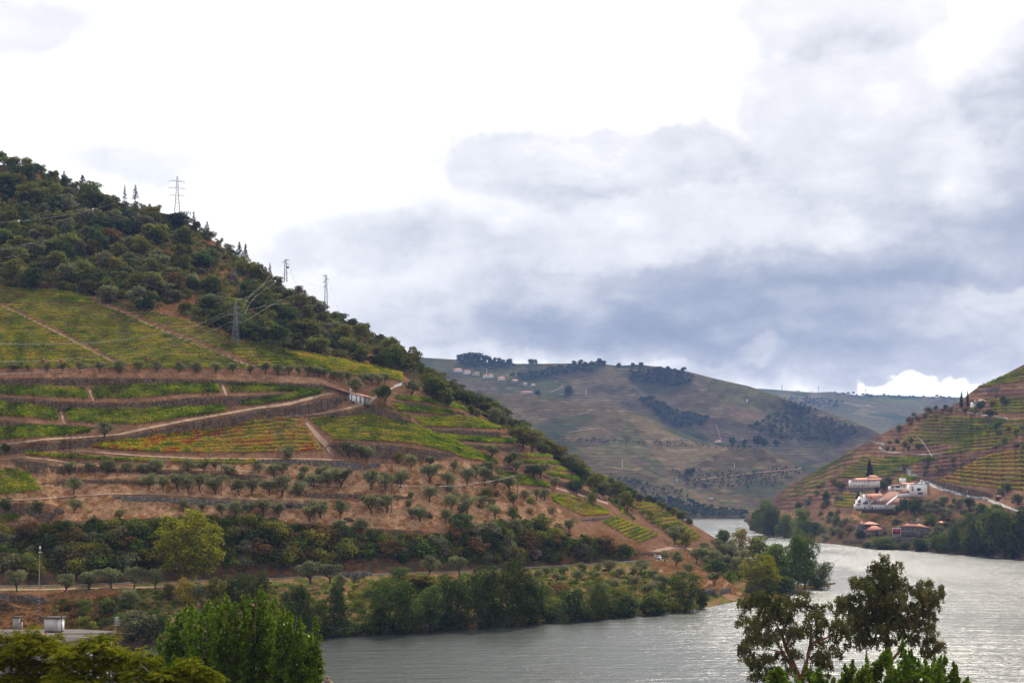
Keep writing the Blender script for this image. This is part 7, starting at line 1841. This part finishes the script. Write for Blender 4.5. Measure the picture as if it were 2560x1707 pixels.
wr('recess', 'letter_grey', b, 1868, 402, 1915, 545, Y2 + 14.9, .1); wr('recess', 'letter_grey', b, 1928, 460, 1938, 548, Y2 + 14.9, .1); wr('doorway', 'glass', b, 1880, 690, 1915, 785, Y2 + 14.6, .2)
wr('flue', 'letter_grey', b, 2155, 262, 2178, 352, Y2 + 18, .5)
poly_prism('office', M['white'], b, wp([(1268, 552), (1840, 545), (1840, 362), (1530, 365), (1400, 400), (1268, 420)], Y2 + 38), 9)
panel('office_roof', M['tile_brown'], b, [(*W1(1262, 420), Y2 + 37), (*W1(1520, 382), Y2 + 37), (*W1(1600, 355), Y2 + 41), (*W1(1300, 372), Y2 + 41)], .3); panel('office_roof', M['tile_pale'], b, [(*W1(1510, 362), Y2 + 37.4), (*W1(1900, 355), Y2 + 37.4), (*W1(1985, 302), Y2 + 44), (*W1(1600, 312), Y2 + 44)], .3)
for x in (1565, 1628, 1668, 1747): ww(b, x - 10, 376, x + 10, 452, Y2 + 38)
for x in (1422, 1462, 1502, 1550): ww(b, x - 9, 518, x + 9, 553, Y2 + 38)
ww(b, 1420, 405, 1528, 455, Y2 + 38); wr('veranda', 'grey_render', b, 1275, 430, 1335, 548, Y2 + 37.9, .1)
wr('tower_block', 'white', b, 1583, 170, 1708, 325, Y2 + 50, 7)
wr('terrace_wall', 'concrete', b, 250, 1085, 1362, 1128, Y2 - 3, 4)
for k in range(9): wr('buttress', 'concrete', b, 420 + k * 105, 1128, 500 + k * 105, 1190, Y2 - 2.6, 1.5)
wr('footing', 'wall_grey', b, 420, 1126, 1345, 1205, Y2 - 2.0, 2.0)

W2 = lambda x, y: (2110 + x / 9.8, 1290 + y / 9.8)
def q2(pts, Y): return [(*W2(x, y), Y) for x, y in pts]
def r2(name, mat, par, x0, y0, x1, y1, Y, d): a, c = W2(x0, y0), W2(x1, y1); return rect(name, M[mat], par, a[0], a[1], c[0], c[1], Y, d)
def w2(par, x0, y0, x1, y1, Y, frame=False): a, c = W2(x0, y0), W2(x1, y1); return window(par, a[0], a[1], c[0], c[1], Y, frame)
Ys = 1052.0
b = bldg('stone_house', 'brown stone house with a hipped red roof below the winery', *W2(650, 400), Ys)
r2('wall', 'wall_grey', b, 365, 200, 510, 420, Ys - 1.5, 8); r2('wall', 'tile_brown', b, 510, 200, 900, 420, Ys, 8)
panel('roof', M['tile_pale'], b, [(*W2(400, 196), Ys - 2), (*W2(895, 200), Ys - 1), (*W2(745, 150), Ys + 5), (*W2(612, 126), Ys + 6)], .35); panel('roof', M['tile'], b, [(*W2(355, 185), Ys - 1.6), (*W2(480, 165), Ys + 2), (*W2(440, 122), Ys + 4), (*W2(432, 122), Ys + 4)], .3)
w2(b, 425, 230, 445, 290, Ys - 1.5); w2(b, 465, 230, 485, 290, Ys - 1.5)
b = bldg('stone_house', 'low riverside house with a bright red hipped roof', *W2(700, 520), Ys - 8)
r2('wall', 'bark_pale', b, 525, 338, 705, 540, Ys - 9, 7); r2('wall', 'bark_pale', b, 712, 325, 1000, 540, Ys - 8, 7)
panel('roof', M['tile'], b, [(*W2(512, 340), Ys - 9.6), (*W2(708, 348), Ys - 9.6), (*W2(955, 314), Ys - 8), (*W2(785, 230), Ys - 3), (*W2(690, 232), Ys - 3)], .35)
for x0, y0, x1, y1 in ((585, 420, 610, 490), (640, 430, 655, 480), (770, 390, 790, 470), (795, 360, 840, 470)): w2(b, x0, y0, x1, y1, Ys - 9 if x0 < 705 else Ys - 8)
Yq = 992.0
b = bldg('stone_house', 'two-storey dark stone house with rows of windows on the quay', *W2(1700, 520), Yq)
poly_prism('wall', M['wall_grey'], b, q2([(1392, 525), (2075, 525), (2075, 272), (1720, 240), (1392, 242)], Yq), 9)
panel('roof', M['tile'], b, [(*W2(1382, 240), Yq - .6), (*W2(1722, 244), Yq - .6), (*W2(2088, 276), Yq - .3), (*W2(1850, 180), Yq + 6), (*W2(1580, 164), Yq + 6)], .35)
r2('lantern', 'tile_brown', b, 1580, 150, 1800, 182, Yq + 5, 3)
for x in (1410, 1465, 1520, 1575, 1630, 1685): w2(b, x - 14, 262, x + 14, 340, Yq, True)
for x0, y0, x1, y1 in ((1772, 282, 1808, 348), (1912, 282, 1950, 342), (1825, 420, 1845, 500)): w2(b, x0, y0, x1, y1, Yq, True)
r2('door', 'wood', b, 1542, 422, 1576, 512, Yq - .1, .1); r2('band', 'parapet', b, 1425, 345, 1705, 378, Yq - .12, .1)
b = bldg('ruined_gable', 'ruined pointed gable wall behind the stone house', *W2(1850, 160), Yq + 14, None, 'ruin')
poly_prism('gable_wall', M['grey_render'], b, q2([(1785, 180), (1930, 170), (1930, 158), (1825, 50), (1785, 62)], Yq + 14), .8)
b = bldg('cottage', 'small cottage with a low red hipped roof in the trees', 2357, 1316, 1024.0)
Yc = b.location[1]
rect('wall', M['tile_brown'], b, 2338, 1307.5, 2376, 1318, Yc, 6); panel('roof', M['tile_pale'], b, [(2335, 1308, Yc - .6), (2378.5, 1308, Yc - .6), (2364, 1301.5, Yc + 4), (2349, 1301.5, Yc + 4)], .3); window(b, 2364, 1309.5, 2368.5, 1315.5, Yc, True, 'sign_white'); rect('chimney', M['tile_brown'], b, 2358.5, 1301, 2361, 1307, Yc - .3, .6)
b = bldg('billboard', 'white framed red billboard beside the stone house', *W2(1290, 490), Yq - 3, None, 'billboard')
r2('frame', 'sign_white', b, 1183, 290, 1396, 492, Yq - 3, .25); r2('poster', 'red_poster', b, 1193, 303, 1386, 440, Yq - 3.1, .06); r2('caption_bar', 'sign_dark', b, 1193, 455, 1386, 468, Yq - 3.1, .06)
for x in (1210, 1370): r2('post', 'steel_dark', b, x - 4, 480, x + 4, 530, Yq - 2.6, .2)
b = bldg('stone_shed', 'ruined stone shed walls beside the cottage', 2400, 1325, float(R.y(np.array([2400.]), np.array([1325.]))[0]), None, 'ruin'); rect('wall', M['wall'], b, 2392, 1296, 2412, 1318, b.location[1], 3); rect('wall', M['wall'], b, 2414, 1293, 2428, 1314, b.location[1] + 2, 3)
Yt = float(R.y(np.array([2450.]), np.array([1014.]))[0]) - 3.0; Z9 = lambda x, y: (2400 + x / 19.6, 960 + y / 19.6)
b = bldg('hilltop_house', 'white house with a brown hipped roof beside two cypresses on the hill', *Z9(1000, 1000), Yt)
def z9(name, mat, x0, y0, x1, y1, Y, d): a, c = Z9(x0, y0), Z9(x1, y1); return rect(name, M[mat], b, a[0], a[1], c[0], c[1], Y, d)
z9('wall', 'white', 800, 855, 1400, 1060, Yt, 9); z9('wing', 'white', 650, 885, 840, 1120, Yt - 1.5, 7); z9('porch', 'white', 570, 1050, 700, 1170, Yt - 2.5, 3)
panel('roof', M['tile_brown'], b, [(*Z9(770, 865), Yt - .6), (*Z9(1405, 858), Yt - .6), (*Z9(1130, 725), Yt + 6), (*Z9(940, 728), Yt + 6)], .35); panel('wing_roof', M['tile_brown'], b, [(*Z9(640, 895), Yt - 2.2), (*Z9(800, 890), Yt - 2.2), (*Z9(830, 840), Yt + 2), (*Z9(700, 842), Yt + 2)], .3)
z9('chimney', 'white', 722, 780, 752, 850, Yt + 1, .7); z9('chimney', 'tile_brown', 1160, 735, 1195, 800, Yt + 1, .7)
for x0, y0, x1, y1, dY in ((700, 925, 745, 990, -1.5), (1235, 890, 1285, 955, 0)):
    a, c = Z9(x0, y0), Z9(x1, y1); window(b, a[0], a[1], c[0], c[1], Yt + dY, False)
b = bldg('roadside_shed', 'small dark shed with a rusty roof at the end of the road wall', 2497, 1247, float(R.y(np.array([2497.]), np.array([1250.]))[0]) - 1, None, 'shed'); rect('wall', M['wood'], b, 2492, 1240, 2503, 1249, b.location[1], 4); panel('roof', M['tile'], b, [(2490, 1240.5, b.location[1] - .5), (2504, 1240, b.location[1] - .5), (2503, 1238, b.location[1] + 4), (2491, 1238, b.location[1] + 4)], .25)
b = bldg('gazebo', 'low round-roofed pavilion under the hilltop lane', 2362, 1024, float(R.y(np.array([2362.]), np.array([1024.]))[0]) - 2, None, 'pavilion'); rect('wall', M['tile_brown'], b, 2355, 1020, 2371, 1025, b.location[1], 4); panel('roof', M['tile_brown'], b, [(2352, 1020.5, b.location[1] - .6), (2374, 1020.5, b.location[1] - .6), (2365, 1016.5, b.location[1] + 3), (2361, 1016.5, b.location[1] + 3)], .25)
o, q1 = pole('small white notice board against the retaining wall', R, 2418, 1226, 1236, .06, 'steel', False, 'sign', 'notice_board', None)
link('board', mesh_np('board', [q1 + (sx * .55, -.15 + sy * .03, z) for z in (-1.5, 0) for sx, sy in ((-1, -1), (1, -1), (1, 1), (-1, 1))], [[0, 1, 5, 4], [1, 2, 6, 5], [2, 3, 7, 6], [3, 0, 4, 7], [4, 5, 6, 7], [3, 2, 1, 0]], None, (M['sign_white'],)), o)
for u, vt, vb, lab in [(2382, 1202, 1232, 'pale lamp post by the line of white cars'), (2437, 1209, 1238, 'pale lamp post in the middle of the far road'), (2500, 1222, 1250, 'pale lamp post by the roadside shed'), (2512, 1232, 1252, 'pale lamp post past the roadside shed'), (2385, 1088, 1120, 'steel pole among the middle vine terraces'), (2394, 1107, 1140, 'short pole beside the steel pole in the vines'), (2338, 1107, 1152, 'lattice pole by the winding upper road'), (2453, 1070, 1119, 'dark pole on the rounded spur'), (2267, 1053, 1070, 'white pole on the shoulder of the far slope'), (2210, 1092, 1117, 'white pole at the bend of the upper road')]:
    pole(lab, R, u, vt, vb, .16, 'steel' if 'dark' not in lab else 'pole_wood', False, 'pole', 'lamp_post' if 'lamp' in lab else 'utility_pole', 'poles of the far bank')
slp = gpt(R, 2322, 1150)
wire('pale pipe running straight down the far slope', [gpt(R, 2282, 1085) + (0, -1, .4), gpt(R, 2300, 1100) + (0, -1, .4), gpt(R, 2330, 1145) + (0, -1, .4)], .14, name='slope_pipe', cat='pipe')

# --- village and lone houses on the far hill
def far_house(label, fld, u, v, w, h, rise, roof='tile_pale', wall='white', depth=9, nwin=3, cat='house'):
    Y = float(fld.y(np.array([float(u)]), np.array([float(v)]))[0]) - 3
    b = bldg('village_house' if 'village' in label else 'far_house', label, u, v, Y, 'houses on the far hill')
    rect('wall', M[wall], b, u - w / 2, v - h, u + w / 2, v + 2, Y, depth)
    panel('roof', M[roof], b, [(u - w / 2 - .5, v - h + .2, Y - .8), (u + w / 2 + .5, v - h + .2, Y - .8), (u + w * .3, v - h - rise, Y + depth * .5), (u - w * .3, v - h - rise, Y + depth * .5)], .4)
    for k in range(nwin):
        x = u - w / 2 + w * (k + .5) / nwin; window(b, x - w * .05, v - h * .72, x + w * .05, v - h * .3, Y, False)
    return b


for i, (u, v, w, h, r_, lab, rf, wl_) in enumerate([
    (1145, 928, 22, 5, 2.5, 'village house nearest the wood with a broad pink roof', 'tile_pale', 'white'), (1168, 934, 18, 7, 2.2, 'white village house behind the garden hedge', 'tile_pale', 'white'), (1190, 938, 18, 6, 2.5, 'cream village house with an ochre roof', 'path', 'white_old'), (1213, 944, 12, 6, 2, 'small white village house by the palms', 'tile', 'white'), (1226, 943, 15, 6, 2, 'village house with a red roof and brown wing', 'tile', 'white'),
    (1253, 949, 18, 5, 2, 'long white village house below the pines', 'tile_pale', 'white'), (1287, 955, 17, 4, 2.5, 'house with a wide hipped terracotta roof on the far slope', 'tile_pale', 'grey_render'), (1313, 963, 10, 5, 1.8, 'pale grey gabled house on the far slope', 'grey_render', 'white_old'), (1333, 965, 11, 3.5, 2, 'low grey roofed house with a red chimney on the far slope', 'grey_render', 'white_old'), (1317, 983, 34, 3.5, 1.6, 'very long low house with a pale roof on the far slope', 'tile_pale', 'white_old')]):
    far_house(lab, FA, u, v, w, h, r_, rf, wl_, nwin=7 if w > 30 else 3)
far_house('white house at the foot of the pale lane on the far slope', FB, 1797, 1101 + 4, 14, 3, 1.5, 'tile_pale', 'white')
far_house('tiny white shed alone on the far vineyard', FA, 1868, 1003, 4, 4, .8, 'white_old', 'white', nwin=1)
far_house('white building on the farthest ridge', FD, 1995, 979, 12, 2.5, 1, 'white_old', 'white'); far_house('row house on the farthest ridge', FD, 2028, 982, 12, 2.5, 1, 'white_old', 'white')
far_house('small reddish barn on the farthest fields', FD, 2170, 1014, 11, 2, 1, 'tile', 'tile_brown')
far_house('white shed near the far shore', FC, 1778, 1247, 11, 2, 1, 'asphalt_light', 'white')

# hillside sign
Ysg = float(FB.y(np.array([1711.]), np.array([1101.]))[0]) - 8
b = bldg('hillside_sign', 'long dark hillside sign board with white capital letters', 1711, 1101, Ysg, None, 'sign')
rect('board', M['sign_dark'], b, 1702, 1096.5, 1721, 1101, Ysg, .5)
cu = bpy.data.curves.new('lettering', 'FONT'); cu.body = 'SANDEMAN'; cu.align_x = 'CENTER'; cu.align_y = 'CENTER'; cu.extrude = .05; cu.size = 1.0
to = bpy.data.objects.new('lettering', cu); COL.objects.link(to); to.data.materials.append(M['sign_white']); to.parent = b; to.matrix_parent_inverse = Matrix.Translation(-Vector(b.location))
k_ = Ysg / F
to.location = px(1711.5, 1098.8, Ysg - .2); to.rotation_euler = (math.radians(90), 0, 0); bpy.context.view_layer.update()
dx_ = max(to.dimensions.x, .1)
lm = bpy.data.meshes.new_from_object(to.evaluated_get(bpy.context.evaluated_depsgraph_get())); loc_ = to.location.copy()
bpy.data.objects.remove(to); bpy.data.curves.remove(cu)
to = link('lettering', lm, b); lm.transform(Matrix.Translation(loc_) @ Matrix.Rotation(math.radians(90), 4, 'X') @ Matrix.Diagonal((17 * k_ / dx_, 4.6 * k_ / .72, 1, 1)))

for u, vt, vb in [(1955, 962, 975), (2046, 966, 982), (2164, 973, 988)]:
    q = gpt(FD, u, vb); H = (vb - vt) * q[1] / F; w = H * .09
    root = tag(empty('distant_pylon', Vector(q)), 'tiny lattice pylon on the farthest ridge, %s from the left' % {1955: 'first', 2046: 'second', 2164: 'third'}[u], 'pylon', 'pylons on the farthest ridge')
    for s in (-1, 1):
        tv, tq = tube([q + (s * w, 0, -1), q + (s * w * .3, 0, H * .7), q + (s * w * .3, 0, H)], [.5, .45, .4], 4); link('leg', mesh_np('leg', tv, tq, None, (M['steel_dark'],)), root)
    tv, tq = tube([q + (-w * 2, 0, H * .93), q + (w * 2, 0, H * .93)], [.5, .5], 4); link('crossarm', mesh_np('crossarm', tv, tq, None, (M['steel_dark'],)), root)
for u, vt, vb, lab in [(1556, 1148, 1168, 'white pole on the pale track of the foot spur'), (1692, 1192, 1205, 'white pole above the far green trees'), (1836, 1156, 1170, 'white pole over the far contour rows'), (1465, 972, 988, 'white mast above the far round tree'), (1217, 920, 945, 'thin radio mast in the far village')]:
    f_ = FC if vb > 1160 and u < 1600 else (FC if u == 1692 else (FB if vb > 1100 else FA))
    pole(lab, f_, u, vt, vb, .45, 'sign_white', False, 'pole', 'far_pole', 'pale poles in the valley')

# ------------------------------------------------------------------ haze: the air of the valley
hm = bpy.data.materials.new('valley_haze'); hm.use_nodes = True; hm.node_tree.nodes.clear()
ho = hm.node_tree.nodes.new('ShaderNodeOutputMaterial'); hv = hm.node_tree.nodes.new('ShaderNodeVolumePrincipled')
hv.inputs['Color'].default_value = (0.30, 0.48, 1.0, 1); hv.inputs['Density'].default_value = 0.000055; hv.inputs['Anisotropy'].default_value = 0.2
hm.node_tree.links.new(hv.outputs[0], ho.inputs['Volume'])
x0, x1, y0, y1, z0, z1 = -17000, 17000, -5000, 21000, -9, 520
hb = mesh_np('haze', [(x0, y0, z0), (x1, y0, z0), (x1, y1, z0), (x0, y1, z0), (x0, y0, z1), (x1, y0, z1), (x1, y1, z1), (x0, y1, z1)],
             [[0, 3, 2, 1], [4, 5, 6, 7], [0, 1, 5, 4], [1, 2, 6, 5], [2, 3, 7, 6], [3, 0, 4, 7]], None, (hm,))
tag(link('haze', hb), 'pale bluish haze filling the valley', 'haze', None, 'stuff')
print('wood trees', n_wood, 'objects', len(bpy.data.objects), 'tris', sum(len(m.loops) - 2 * len(m.polygons) for m in bpy.data.meshes))
